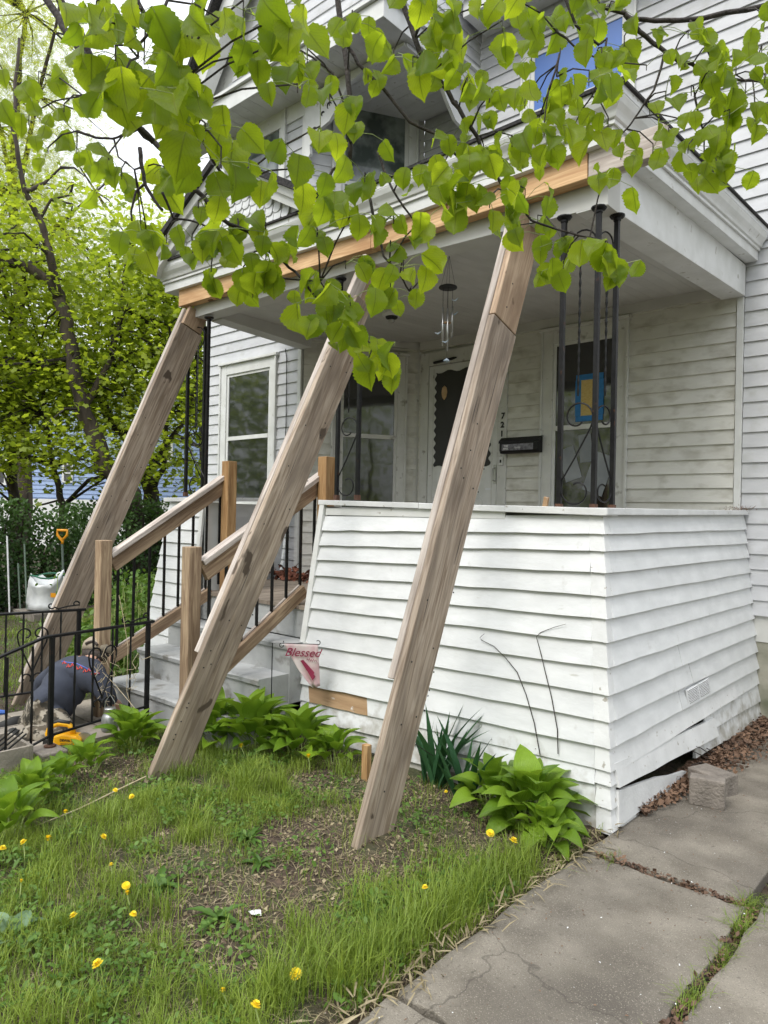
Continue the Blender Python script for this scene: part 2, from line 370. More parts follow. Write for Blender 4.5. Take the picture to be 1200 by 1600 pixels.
class MB:
    def __init__(s): s.v = []; s.f = []; s.m = []
    def add(s, vs, fs, mi=0):
        b = len(s.v); s.v += [tuple(v) for v in vs]; s.f += [tuple(i + b for i in f) for f in fs]; s.m += [mi] * len(fs); return s
    def hexa(s, b4, t4, mi=0):
        return s.add(list(b4) + list(t4), [(3, 2, 1, 0), (4, 5, 6, 7), (0, 1, 5, 4), (1, 2, 6, 5), (2, 3, 7, 6), (3, 0, 4, 7)], mi)
    def box(s, lo, hi, mi=0):
        x0, y0, z0 = lo; x1, y1, z1 = hi
        return s.hexa([(x0, y0, z0), (x1, y0, z0), (x1, y1, z0), (x0, y1, z0)], [(x0, y0, z1), (x1, y0, z1), (x1, y1, z1), (x0, y1, z1)], mi)
    def bar(s, p, q, w, t, hint=(1, 0, 0), mi=0):
        p, q = Vector(p), Vector(q); d = (q - p).normalized(); h = Vector(hint)
        u = (h - d * h.dot(d)).normalized() * w / 2; n = d.cross(u).normalized() * t / 2
        c = lambda o: [o - u - n, o + u - n, o + u + n, o - u + n]
        return s.hexa(c(p), c(q), mi)
    def tube(s, pts, r, n=6, mi=0, flat=1.0):
        pts = [Vector(p) for p in pts]; k = len(pts)
        rs = r if isinstance(r, (list, tuple)) else [r] * k
        prev = None; b = len(s.v)
        for i, p in enumerate(pts):
            d = (pts[min(i + 1, k - 1)] - pts[max(i - 1, 0)])
            d = d.normalized() if d.length > 1e-9 else Vector((0, 0, 1))
            a = prev if prev is not None else (Vector((0, 0, 1)) if abs(d.z) < .9 else Vector((1, 0, 0)))
            u = (a - d * a.dot(d))
            u = u.normalized() if u.length > 1e-6 else d.orthogonal().normalized()
            prev = u; w = d.cross(u)
            for j in range(n):
                an = 2 * math.pi * j / n
                s.v.append(tuple(p + (u * math.cos(an) + w * math.sin(an) * flat) * rs[i]))
        for i in range(k - 1):
            for j in range(n):
                s.f.append((b + i * n + j, b + i * n + (j + 1) % n, b + (i + 1) * n + (j + 1) % n, b + (i + 1) * n + j)); s.m.append(mi)
        s.f.append(tuple(b + j for j in reversed(range(n)))); s.m.append(mi)
        s.f.append(tuple(b + (k - 1) * n + j for j in range(n))); s.m.append(mi)
        return s
    def lathe(s, c, prof, n=16, mi=0):
        c = Vector(c); b = len(s.v)
        for r, z in prof:
            for j in range(n):
                a = 2 * math.pi * j / n; s.v.append((c.x + r * math.cos(a), c.y + r * math.sin(a), c.z + z))
        for i in range(len(prof) - 1):
            for j in range(n):
                s.f.append((b + i * n + j, b + i * n + (j + 1) % n, b + (i + 1) * n + (j + 1) % n, b + (i + 1) * n + j)); s.m.append(mi)
        s.f.append(tuple(b + j for j in reversed(range(n)))); s.m.append(mi)
        s.f.append(tuple(b + (len(prof) - 1) * n + j for j in range(n))); s.m.append(mi)
        return s
    def prism(s, pts, off, mi=0):
        """closed outline (3d points) pushed along off"""
        pts = [Vector(p) for p in pts]; k = len(pts); off = Vector(off)
        return s.add(pts + [p + off for p in pts], [tuple(range(k))[::-1], tuple(range(k, 2 * k))] + [(i, (i + 1) % k, k + (i + 1) % k, k + i) for i in range(k)], mi)
    def build(s, name, mats, parent=None, smooth=False, bevel=0, origin=None):
        vs = [Vector(v) for v in s.v]
        if origin is None:
            xs, ys, zs = zip(*s.v)
            origin = Vector(((min(xs) + max(xs)) / 2, (min(ys) + max(ys)) / 2, min(zs)))
        origin = Vector(origin)
        me = bpy.data.meshes.new(name)
        me.from_pydata([tuple(v - origin) for v in vs], [], s.f)
        if not isinstance(mats, (list, tuple)): mats = [mats]
        for m in mats: me.materials.append(m)
        if len(mats) > 1: me.polygons.foreach_set('material_index', s.m)
        if smooth:
            me.polygons.foreach_set('use_smooth', [True] * len(me.polygons))
        me.update()
        o = link(bpy.data.objects.new(name, me))
        if parent is not None: o.parent = parent; o.location = origin - wpos(parent)
        else: o.location = origin
        if bevel:
            bm = o.modifiers.new('edge', 'BEVEL'); bm.width = bevel; bm.segments = 2; bm.limit_method = 'ANGLE'; bm.angle_limit = math.radians(40)
        return o

def tag(o, label=None, cat=None, group=None, kind=None):
    if label: o['label'] = label
    if cat: o['category'] = cat
    if group: o['group'] = group
    if kind: o['kind'] = kind
    return o

def timber(name, p, q, w, t, hint, mat, parent, wob=0.0, bevel=.004, sk0=0.0, sk1=0.0):
    """a sawn board whose local z runs p to q, local x across its width; sk0/sk1 skew its end cuts"""
    p, q = Vector(p), Vector(q); d = (q - p); Ln = d.length; d.normalize(); h = Vector(hint)
    x = (h - d * h.dot(d)).normalized(); y = d.cross(x)
    b = MB(); n = max(1, int(Ln / .25))
    for i in range(n + 1):
        z = Ln * i / n; ww = w / 2; k = (sk0 if i == 0 else sk1 if i == n else 0)
        ox = R.uniform(-wob, wob); oy = R.uniform(-wob, wob)
        b.v += [(-ww + ox, -t / 2 + oy, z - k), (ww + ox, -t / 2 + oy, z + k), (ww + ox, t / 2 + oy, z + k), (-ww + ox, t / 2 + oy, z - k)]
    for i in range(n):
        a = i * 4
        for j in range(4): b.f.append((a + j, a + (j + 1) % 4, a + 4 + (j + 1) % 4, a + 4 + j)); b.m.append(0)
    b.f.append((3, 2, 1, 0)); b.m.append(0); e = n * 4; b.f.append((e, e + 1, e + 2, e + 3)); b.m.append(0)
    o = b.build(name, mat, None, bevel=bevel, origin=(0, 0, 0))
    mt = Matrix((x, y, d)).transposed().to_4x4(); mt.translation = p
    if parent is not None:
        o.parent = parent; mt.translation = p - wpos(parent)
    o.matrix_basis = mt
    return o

def copy_to(o, parent, mat=None, name=None):
    c = o.copy(); COL.objects.link(c); c.parent = parent
    if mat is not None: c.matrix_basis = mat
    return c

def clap(b, BL, BR, TR, TL, n, tb=.017, tt=.004, seg=1, jit=0.0, mi=0):
    """one lapped board: corners on the wall plane, butt edge proud"""
    n = Vector(n).normalized(); BL, BR, TR, TL = map(Vector, (BL, BR, TR, TL))
    base = len(b.v)
    for i in range(seg + 1):
        f = i / seg
        lo = BL.lerp(BR, f); hi = TL.lerp(TR, f)
        up = (TL - BL).normalized()
        j = R.uniform(-jit, jit) if 0 < i < seg else 0
        j2 = abs(R.uniform(-jit, jit)) * .7
        b.v += [tuple(lo + up * j), tuple(lo + up * j + n * (tb + j2)), tuple(hi + n * tt), tuple(hi)]
    for i in range(seg):
        a = base + i * 4
        for k in range(4): b.f.append((a + k, a + 4 + k, a + 4 + (k + 1) % 4, a + (k + 1) % 4)); b.m.append(mi)
    b.f.append((base, base + 1, base + 2, base + 3)); b.m.append(mi)
    e = base + seg * 4; b.f.append((e + 3, e + 2, e + 1, e)); b.m.append(mi)

def siding(parent, org, u, n, z0, z1, span, step, mat, holes=(), tb=.017, gut=1e-3):
    """courses of lapped boards as single parts; span(z) gives (u0, u1); holes are (u0, u1, z0, z1)"""
    org, u, n = Vector(org), Vector(u).normalized(), Vector(n).normalized()
    z = z0; up = Vector((0, 0, 1))
    while z < z1 - .01:
        zt = min(z + step + .012, z1)
        a0, a1 = span((z + zt) / 2)
        segs = [(a0, a1)]
        for (h0, h1, hz0, hz1) in holes:
            if zt > hz0 + .012 and z < hz1 - .004:
                ns = []
                for s0, s1 in segs:
                    if h1 <= s0 or h0 >= s1: ns.append((s0, s1)); continue
                    if h0 - s0 > .01: ns.append((s0, h0))
                    if s1 - h1 > .01: ns.append((h1, s1))
                segs = ns
        for s0, s1 in segs:
            cuts = [s0]
            while s1 - cuts[-1] > 3.2: cuts.append(cuts[-1] + R.uniform(1.6, 3.0))
            cuts.append(s1)
            for c0, c1 in zip(cuts, cuts[1:]):
                b = MB(); dz = R.uniform(-.0015, .0015)
                P = lambda s_, zz: org + u * s_ + up * (zz + dz)
                e = R.uniform(0, .002)
                clap(b, P(c0, z), P(c1 - gut, z), P(c1 - gut, zt), P(c0, zt), n, tb + e, .004 + e)
                b.build('clapboard', mat, parent)
        z += step

def window(parent, org, u, n, u0, u1, z0, z1, mid=None, cw=.10, cas=None, sash=None, glass=None, sill=True, depth=.035, sw=.04, head=True):
    """casing, sash rails, panes and sill as sub-parts of one window part"""
    org, u, n = Vector(org), Vector(u).normalized(), Vector(n).normalized(); up = Vector((0, 0, 1))
    cas = cas or MT['trim']; sash = sash or cas; glass = glass or MT['glass']
    P = lambda a, z, d: org + u * a + up * z + n * d
    def slab(b, a0, a1, zz0, zz1, d0, d1): b.hexa([P(a0, zz0, d0), P(a1, zz0, d0), P(a1, zz0, d1), P(a0, zz0, d1)], [P(a0, zz1, d0), P(a1, zz1, d0), P(a1, zz1, d1), P(a0, zz1, d1)])
    c = MB()
    slab(c, u0, u0 + cw, z0, z1, -.01, depth); slab(c, u1 - cw, u1, z0, z1, -.01, depth)
    slab(c, u0 + cw, u1 - cw, z1 - cw, z1, -.01, depth - .002)
    e = .018
    slab(c, u0 - .004, u0 + e, z0, z1 - .001, depth, depth + .016); slab(c, u1 - e, u1 + .004, z0, z1 - .001, depth, depth + .016)
    if head: slab(c, u0 - .02, u1 + .02, z1 - .0005, z1 + .028, -.01, depth + .028)
    w = c.build('window', cas, parent, bevel=.003)
    a0, a1 = u0 + cw, u1 - cw
    zb, zt = z0 + (.03 if sill else 0), z1 - cw
    s = MB()
    slab(s, a0, a0 + sw, zb, zt, .002, .019); slab(s, a1 - sw, a1, zb, zt, .002, .019)
    slab(s, a0 + sw, a1 - sw, zt - sw, zt, .002, .018); slab(s, a0 + sw, a1 - sw, zb, zb + sw, .002, .018)
    if mid: slab(s, a0 + sw, a1 - sw, mid - .022, mid + .022, .002, .024)
    s.build('sash', sash, w, bevel=.002)
    for q0, q1 in ([(zb + sw, mid - .022), (mid + .022, zt - sw)] if mid else [(zb + sw, zt - sw)]):
        g = MB(); slab(g, a0 + sw, a1 - sw, q0, q1, .004, .008); g.build('pane', glass, w)
    if sill:
        s = MB(); slab(s, u0 - .03, u1 + .03, z0 - .03, z0 + .0295, -.01, depth + .04); s.build('sill', cas, w, bevel=.003)
    return w

def text_mesh(body, size, extrude, parent, mat, mtx, name='lettering', shear=0.0, bold=0.0, xs=1.0):
    cu = bpy.data.curves.new(name, 'FONT'); cu.body = body; cu.size = size; cu.extrude = extrude; cu.shear = shear; cu.offset = bold
    cu.align_x = 'CENTER'; cu.align_y = 'CENTER'; cu.resolution_u = 3
    o = link(bpy.data.objects.new(name, cu))
    dg = bpy.context.evaluated_depsgraph_get()
    me = bpy.data.meshes.new_from_object(o.evaluated_get(dg))
    bpy.data.objects.remove(o)
    n = link(bpy.data.objects.new(name, me)); me.materials.clear(); me.materials.append(mat)
    if parent is not None: n.parent = parent; m = Matrix.Translation(-wpos(parent)) @ mtx
    else: m = mtx
    n.matrix_basis = m
    return n

def frame_at(p, right, up):
    r, u_ = Vector(right).normalized(), Vector(up).normalized(); n = r.cross(u_).normalized(); u_ = n.cross(r)
    m = Matrix((r, u_, n)).transposed().to_4x4(); m.translation = Vector(p); return m

def leaf_cloud(name, P, Nrm, size, mat, parent=None, shape='kite', tone=None, flop=None):
    """many separate leaf faces in one mesh; P positions (n,3), Nrm facing"""
    P = np.asarray(P, float); n = len(P); Nrm = np.asarray(Nrm, float)
    Nrm /= np.linalg.norm(Nrm, axis=1)[:, None] + 1e-9
    a = NR.normal(size=(n, 3)) if flop is None else np.asarray(flop) + NR.normal(size=(n, 3)) * .35
    T = a - (a * Nrm).sum(1)[:, None] * Nrm; T /= np.linalg.norm(T, axis=1)[:, None] + 1e-9
    B = np.cross(Nrm, T); s = np.asarray(size).reshape(-1, 1) * np.ones((n, 1))
    if shape == 'needle': out_ = [(0, .03, 0), (.5, .05, .05), (1.0, 0, -.02), (.5, -.05, .05), (0, -.03, 0)]; fs = [(0, 1, 2, 3, 4)]
    elif shape == 'kite': out_ = [(0, 0, 0), (.5, .30, .04), (1.0, 0, -.04), (.5, -.30, .04)]; fs = [(0, 1, 2, 3)]
    elif shape == 'oval': out_ = [(0, 0, 0), (.3, .26, .05), (.7, .24, .03), (1, 0, -.05), (.7, -.24, .03), (.3, -.26, .05)]; fs = [(0, 1, 2, 3, 4, 5)]
    elif shape == 'spray':
        out_ = []; fs = []
        for k in range(5):
            x = k * .2; w = .30 - abs(k - 1.5) * .04
            for sg in (1, -1):
                b0 = len(out_)
                out_ += [(x, 0, 0), (x + .13, sg * w * .55, .02), (x + .20, sg * w, -.02), (x + .05, sg * w * .6, 0)]
                fs.append((b0, b0 + 1, b0 + 2, b0 + 3))
    else:
        out_ = [(0, 0, 0)]; 
        lob = [(-2.3, .40), (-1.75, .33), (-1.15, .58), (-.62, .44), (0, .68), (.62, .44), (1.15, .58), (1.75, .33), (2.3, .40)]
        out_ += [(math.cos(t) * r + .1, math.sin(t) * r, -.12 * r) for t, r in lob]
        fs = [(0, i, i + 1) for i in range(1, len(lob))]
    k = len(out_); V = np.zeros((n, k, 3))
    for j, (x, y, z) in enumerate(out_): V[:, j] = P + T * s * x + B * s * y + Nrm * s * z
    F = []; tot = []
    base = (np.arange(n) * k)[:, None]
    ls = []; lt = []
    fl = [len(f) for f in fs]
    idx = np.concatenate([base + np.array(f)[None, :] for f in fs], axis=1)
    me = bpy.data.meshes.new(name)
    me.vertices.add(n * k); me.vertices.foreach_set('co', V.reshape(-1))
    nl = sum(fl) * n
    me.loops.add(nl); me.loops.foreach_set('vertex_index', idx.reshape(-1).astype(np.int32))
    me.polygons.add(len(fs) * n)
    tl = np.tile(np.array(fl), n); st = np.concatenate([[0], np.cumsum(tl)[:-1]])
    me.polygons.foreach_set('loop_start', st.astype(np.int32)); me.polygons.foreach_set('loop_total', tl.astype(np.int32))
    me.update(calc_edges=True)
    at = me.attributes.new('tone', 'FLOAT', 'POINT')
    tn = NR.random(n) if tone is None else np.clip(np.asarray(tone), 0, 1)
    at.data.foreach_set('value', np.repeat(tn, k).astype(np.float32))
    me.materials.append(mat)
    o = link(bpy.data.objects.new(name, me))
    if parent is not None: o.parent = parent; o.location = -wpos(parent)
    return o

# ------------------------------------------------------------------ ground
def gz(x, y):
    z = 0.012 * mnoise.noise((x * 1.3, y * 1.3, 0)) + .006 * mnoise.noise((x * 5, y * 5, 3))
    if x > -1.47 and y < 40: z = -.05                      # under the concrete
    elif x > -1.60 and y < 3.2: z -= .03 * (x + 1.60) / .13
    d = math.hypot(x + 2.18, y - 2.42)
    if d < .45: z += .05 * (1 - d / .45)                    # mound at the foot of the brace
    if y > 3.7 and x > -1.5: z = -.06
    return z

def axis_pts(segs):
    o = []
    for a, b_, n in segs: o += list(np.linspace(a, b_, n, endpoint=False))
    return o
xs = axis_pts([(-400, -60, 12), (-60, -12, 24), (-12, -6.2, 40), (-6.2, -1.0, 200), (-1.0, 4, 30), (4, 60, 16)]) + [60, 400]
ys = axis_pts([(-200, -10, 10), (-10, .3, 30), (.3, 4.0, 150), (4.0, 12, 40), (12, 60, 16)]) + [60, 400]
gv = []; 
for y in ys:
    for x in xs:
        z = gz(x, y)
        if -6.5 < x < -1.5 and .3 < y < 4:
            z += .010 * mnoise.noise((x * 16, y * 16, 1)) + .006 * mnoise.noise((x * 40, y * 40, 2))
        gv.append((x, y, z))
nx = len(xs)
gf = [(j * nx + i, j * nx + i + 1, (j + 1) * nx + i + 1, (j + 1) * nx + i) for j in range(len(ys) - 1) for i in range(nx - 1)]
def ground_mat():
    m, t, b = principled('soil_and_lawn')
    N, L = t.nodes, t.links
    g = N.new('ShaderNodeNewGeometry')
    def noise(sc, det=8):
        n = N.new('ShaderNodeTexNoise'); n.inputs['Scale'].default_value = sc; n.inputs['Detail'].default_value = det
        L.new(g.outputs['Position'], n.inputs['Vector']); return n
    a = noise(26); r = N.new('ShaderNodeValToRGB'); e = r.color_ramp.elements
    e[0].position = .32; e[0].color = (.026, .017, .011, 1); e[1].position = .68; e[1].color = (.090, .062, .042, 1)
    L.new(a.outputs['Fac'], r.inputs[0])
    c = noise(140, 3); rc = N.new('ShaderNodeMapRange'); rc.inputs[1].default_value = .66; rc.inputs[2].default_value = .72
    L.new(c.outputs['Fac'], rc.inputs[0])
    mx = N.new('ShaderNodeMix'); mx.data_type = 'RGBA'; mx.inputs['B'].default_value = (.24, .19, .13, 1)
    L.new(rc.outputs[0], mx.inputs['Factor']); L.new(r.outputs[0], mx.inputs['A'])
    d = noise(2.4, 6); rd = N.new('ShaderNodeMapRange'); rd.inputs[1].default_value = .46; rd.inputs[2].default_value = .60; rd.inputs[4].default_value = .55
    L.new(d.outputs['Fac'], rd.inputs[0])
    m2 = N.new('ShaderNodeMix'); m2.data_type = 'RGBA'; m2.inputs['B'].default_value = (.05, .075, .02, 1)
    L.new(rd.outputs[0], m2.inputs['Factor']); L.new(mx.outputs['Result'], m2.inputs['A'])
    L.new(m2.outputs['Result'], b.inputs['Base Color']); b.inputs['Roughness'].default_value = .95
    bp = N.new('ShaderNodeBump'); bp.inputs['Strength'].default_value = .9; bp.inputs['Distance'].default_value = .02
    nb = noise(70, 6); L.new(nb.outputs['Fac'], bp.inputs['Height']); L.new(bp.outputs[0], b.inputs['Normal'])
    return m
MT['ground'] = ground_mat()
g_ = MB(); g_.v = gv; g_.f = gf; g_.m = [0] * len(gf)
tag(g_.build('ground', MT['ground'], smooth=True, origin=(0, 0, 0)), kind='structure')

# concrete slabs of the path beside the porch
path = link(bpy.data.objects.new('path', None)); path['kind'] = 'structure'; path.location = (-1.1, 2.4, 0)
def slab(x0, y0, x1, y1, z=0.0, tilt=(0, 0), rough=.012):
    b = MB(); n = 10
    P = []
    for i in range(n): P.append((x0 + (x1 - x0) * i / n, y0 + R.uniform(-rough, rough)))
    for i in range(n): P.append((x1 + R.uniform(-rough, rough), y0 + (y1 - y0) * i / n))
    for i in range(n): P.append((x1 + (x0 - x1) * i / n, y1 + R.uniform(-rough, rough)))
    for i in range(n): P.append((x0 + R.uniform(-rough, rough), y1 + (y0 - y1) * i / n))
    cx, cy = (x0 + x1) / 2, (y0 + y1) / 2
    zz = lambda x, y: z + (x - cx) * tilt[0] + (y - cy) * tilt[1]
    b.prism([(x, y, zz(x, y) - .09) for x, y in P], (0, 0, .09))
    return b.build('slab', MT['slab'], path, bevel=.006)
slab(-1.455, 1.745, -.775, 3.045, .0, (.01, 0))
slab(-1.455, .30, -.785, 1.715, -.006, (.0, .004))
slab(-1.45, 3.07, -.80, 4.62, -.006, (0, -.012))
slab(-1.40, 4.65, -.80, 6.0, -.035, (0, -.012))
slab(-.735, .4, .6, 1.9, -.004)
slab(-.735, 1.925, .6, 3.10, .004, (.01, .01))
slab(-.735, 3.13, .6, 4.5, -.002, (.0, -.01))
slab(-.735, 4.53, .6, 6.0, -.02)

# ------------------------------------------------------------------ the house
YB, YY = 5.96, 4.85                     # door wall plane, bay front plane
S = .1143                               # course of the siding
house = thing('house', 'two storey house in pale lapped siding with bay windows and an open front porch', 'house', (-3.5, 5.96, 0))
up = Vector((0, 0, 1))
BX0 = -7.15; PA = Vector((-5.475, YY, 0)); PB = Vector((-4.845, YB, 0))
ua = (PB - PA).normalized(); na = Vector((ua.y, -ua.x, 0)); LA = (PB - PA).length

# door wall: storey one (grimy under the porch roof), right of the porch and storey two (grey)
def sheath(name, org, u, n, u0, u1, z0, z1, mat):
    org, u, n = Vector(org), Vector(u), Vector(n); P = lambda a, z, d: org + u * a + up * z + n * d
    b = MB(); b.hexa([P(u0, z0, -.12), P(u1, z0, -.12), P(u1, z0, -.004), P(u0, z0, -.004)], [P(u0, z1, -.12), P(u1, z1, -.12), P(u1, z1, -.004), P(u0, z1, -.004)])
    return b.build(name, mat, house)
UY = Vector((1, 0, 0)); NYm = Vector((0, -1, 0)); OY = Vector((0, YB, 0))
wx = lambda x, y, Y=YB: ony(x, y, Y)
door_wall = sheath('door_wall', OY, UY, NYm, PB.x + .01, 3.0, .60, 6.5, MT['dtrim'])
W3 = (-3.345, -2.515, 1.52, 3.235); DR = (-4.790, -3.715, .86, 3.235)
W6 = (-3.62, -2.50, 4.55, 6.02)
siding(door_wall, OY, UY, NYm, .86, 3.34, lambda z: (PB.x + .02, -1.66), S, MT['dirty'], holes=[W3, DR], tb=.021)
siding(door_wall, OY, UY, NYm, .80, 3.66, lambda z: (-1.60, 3.0), S * 1.02, MT['grey'], tb=.020)
siding(door_wall, OY, UY, NYm, 3.66, 6.30, lambda z: (PB.x + .02, 3.0), S * 1.02, MT['grey'], holes=[W6], tb=.020)
b = MB(); b.box((-1.655, YB - .030, 1.60), (-1.605, YB + .0, 3.25)); b.build('corner_board', MT['trim'], house, bevel=.002)
b = MB(); b.box((-1.66, YB - .028, .60), (-1.602, YB - .001, 1.598)); b.build('corner_board', MT['dtrim'], house, bevel=.002)
b = MB(); b.box((-1.62, YB + .012, -.6), (3.0, YB + .25, .797)); b.build('foundation', MT['found'], house)
# bay wall
bay_wall = sheath('bay_wall', (0, YY, 0), UY, NYm, BX0, PA.x - .01, .5, 6.1, MT['trim'])
W1 = (-6.835, -5.845, 1.60, 3.165); W4 = (-6.70, -5.775, 4.72, 5.80)
siding(bay_wall, (0, YY, 0), UY, NYm, .80, 6.12, lambda z: (BX0 + .055, PA.x - .05), S, MT['grey'], holes=[W1, W4], tb=.020)
for x0, x1 in ((BX0 - .01, BX0 + .052), (PA.x - .047, PA.x + .004)):
    b = MB(); b.box((x0, YY - .026, .5), (x1, YY - .001, 6.1)); b.build('corner_board', MT['trim'], house, bevel=.003)
b = MB(); b.box((BX0 - .01, YY - .02, -.5), (PA.x, YY + .2, .498)); b.build('foundation', MT['found'], house)
# side of the bay, out of sight from the path
side_wall = sheath('side_wall', (BX0, 0, 0), (0, 1, 0), (-1, 0, 0), YY + .005, YY + 8, .5, 6.1, MT['trim'])
siding(side_wall, (BX0, 0, 0), (0, 1, 0), (-1, 0, 0), .8, 6.1, lambda z: (YY + .005, YY + 8), S, MT['grey'], tb=.015)
# slanting wall between the two, with a dark window on each storey
slant_wall = sheath('slant_wall', PA, ua, na, .01, LA - .0, .6, 6.1, MT['dtrim'])
ucol = lambda x, y: (onp(x, y, PA, na) - PA).dot(ua)
zcol = lambda x, y: onp(x, y, PA, na).z
w2a, w2b = ucol(521, 600), ucol(634, 600)
W2 = (max(.06, w2a - .02), w2b, 1.52, zcol(634, 558))
siding(slant_wall, PA, ua, na, .86, 3.34, lambda z: (.012, LA - .02), S, MT['dirty'], holes=[W2], tb=.018)
W5 = (ucol(520, 170), ucol(652, 180), 4.55, zcol(640, 168))
siding(slant_wall, PA, ua, na, 3.6, 6.12, lambda z: (.012, LA - .02), S, MT['grey'], holes=[W5], tb=.013)
b = MB(); b.bar(PB + up * .86 + Vector((-.012, -.018, 0)), PB + up * 6.1 + Vector((-.012, -.018, 0)), .05, .03, ua); b.build('corner_board', MT['dtrim'], house)

window(house, OY, UY, NYm, *W3[:2], W3[2], W3[3], mid=2.335, cw=.115, cas=MT['dtrim'], sash=MT['trim'], sw=.028)
win1 = window(house, (0, YY, 0), UY, NYm, *W1, mid=2.33, cw=.11, sash=MT['trim'], sw=.03)
win2 = window(house, PA, ua, na, *W2, mid=2.33, cw=.10, cas=MT['dtrim'], sash=MT['dtrim'], sw=.03)
MT['glass2'] = mk('pale_reflection_pane', (.06, .075, .07), (.22, .25, .24), scale=4, rough=.06, lo=.42, hi=.6)  # pale mottling paints tree and sky reflections into the upper panes
window(house, (0, YY, 0), UY, NYm, *W4, mid=None, cw=.08, sw=.045, glass=MT['glass2'])
window(house, PA, ua, na, *W5, mid=4.95, cw=.10, sw=.04, glass=MT['glass2'])
MT['bluepane'], _t, _b = principled('blue_reflection_pane'); _b.inputs['Base Color'].default_value = (.10, .20, .52, 1); _b.inputs['Roughness'].default_value = .25  # blue base colour stands in for what this pane reflects
window(house, OY, UY, NYm, *W6, mid=5.35, cw=.09, glass=MT['bluepane'])

# frieze board where the porch ceiling meets the walls
b = MB(); b.box((PB.x + .03, YB - .034, 3.275), (-1.62, YB - .002, 3.365)); b.build('frieze', MT['ceil'], house, bevel=.004)
b = MB(); P = lambda a, z, d: PA + ua * a + up * z + na * d
b.hexa([P(.02, 3.285, .002), P(LA - .04, 3.285, .002), P(LA - .04, 3.285, .03), P(.02, 3.285, .03)], [P(.02, 3.37, .002), P(LA - .04, 3.37, .002), P(LA - .04, 3.37, .03), P(.02, 3.37, .03)])
b.build('frieze', MT['ceil'], house, bevel=.004)

# storm door in its casing
b = MB()
b.box((DR[0], YB - .035, .86), (DR[0] + .105, YB + .0, 3.235)); b.box((DR[1] - .10, YB - .035, .86), (DR[1], YB + .0, 3.235))
b.box((DR[0] + .105, YB - .033, 3.09), (DR[1] - .10, YB, 3.235))
casing = b.build('door_casing', MT['dtrim'], house, bevel=.003)
dx0, dx1 = DR[0] + .11, DR[1] - .105
b = MB(); b.box((dx0, YB - .028, .88), (dx1, YB - .003, 3.085)); door = b.build('door', MT['trim'], house, bevel=.004)
gx0, gx1 = wx(683, 640).x, wx(769, 640).x; gz0, gz1 = 2.02, 3.01
pts = []
def scal(p, q, n, nx_, nz_, amp=.014):
    o = []
    for i in range(n * 6):
        f = i / (n * 6); s = amp * math.sin(f * n * 2 * math.pi)
        o.append((p[0] + (q[0] - p[0]) * f + nx_ * s, p[1] + (q[1] - p[1]) * f + nz_ * s))
    return o
ol = scal((gx0, gz0), (gx1, gz0), 3, 0, 1) + scal((gx1, gz0), (gx1, gz1), 11, 1, 0) + scal((gx1, gz1), (gx0, gz1), 3, 0, 1) + scal((gx0, gz1), (gx0, gz0), 11, 1, 0)
MB().prism([(x, YB - .0295, z) for x, z in ol][::-1], (0, -.003, 0)).build('pane', MT['screen'], door)
b = MB(); b.lathe((0, 0, 0), [(.001, 0), (.028, .03), (.038, .08), (.03, .125), (.001, .15)], 12)
for i, v in enumerate(b.v): b.v[i] = (v[0], v[1] * .25, v[2])
c = wx(694, 625, YB - .038); b.v = [(x + c.x, y + c.y, z + c.z) for x, y, z in b.v]
MT['tan'] = mk('tan_wood_oval', (.50, .33, .17), (.62, .43, .25), rough=.5)
b.build('oval_ornament', MT['tan'], door, smooth=True)
b = MB(); hp = wx(772, 742, YB - .045)
b.tube([(hp.x, YB - .03, hp.z + .07), (hp.x, YB - .065, hp.z + .06), (hp.x, YB - .065, hp.z - .05), (hp.x, YB - .03, hp.z - .06)], .008, 6)
b.box((hp.x - .018, YB - .034, hp.z - .09), (hp.x + .018, YB - .027, hp.z + .10))
MT['metal'] = mk('brushed_metal', (.42, .42, .41), (.55, .55, .54), rough=.35, metallic=.9)
b.build('door_handle', MT['metal'], door)
b = MB(); a, c = wx(678, 567, YB - .05), wx(707, 560, YB - .05)
b.tube([a, c, c + Vector((.05, 0, .004))], [.014, .014, .006], 8); b.build('door_closer', MT['dark'], door)
# raised outline on the lower panel
o8 = [(-.19, -.30), (.19, -.30), (.27, -.20), (.27, .12), (.19, .22), (-.19, .22), (-.27, .12), (-.27, -.20)]
cx, cz = (dx0 + dx1) / 2, 1.55
MB().tube([(cx + x * 1.0, YB - .029, cz + z) for x, z in o8 + o8[:1]], .006, 6).build('panel_moulding', MT['trim'], door)
for hx in (gx0 - .035, gx1 + .02):
    MB().box((hx, YB - .032, .95), (hx + .012, YB - .0285, 3.05)).build('door_seam', MT['dtrim'], door)
b = MB(); q = wx(776, 748, YB - .029); 
MB().box((q.x - .13, YB - .0300, q.z - .11), (q.x - .05, YB - .0282, q.z - .09)).build('sticker', mk('white_sticker', (.7, .72, .75), rough=.5), door)

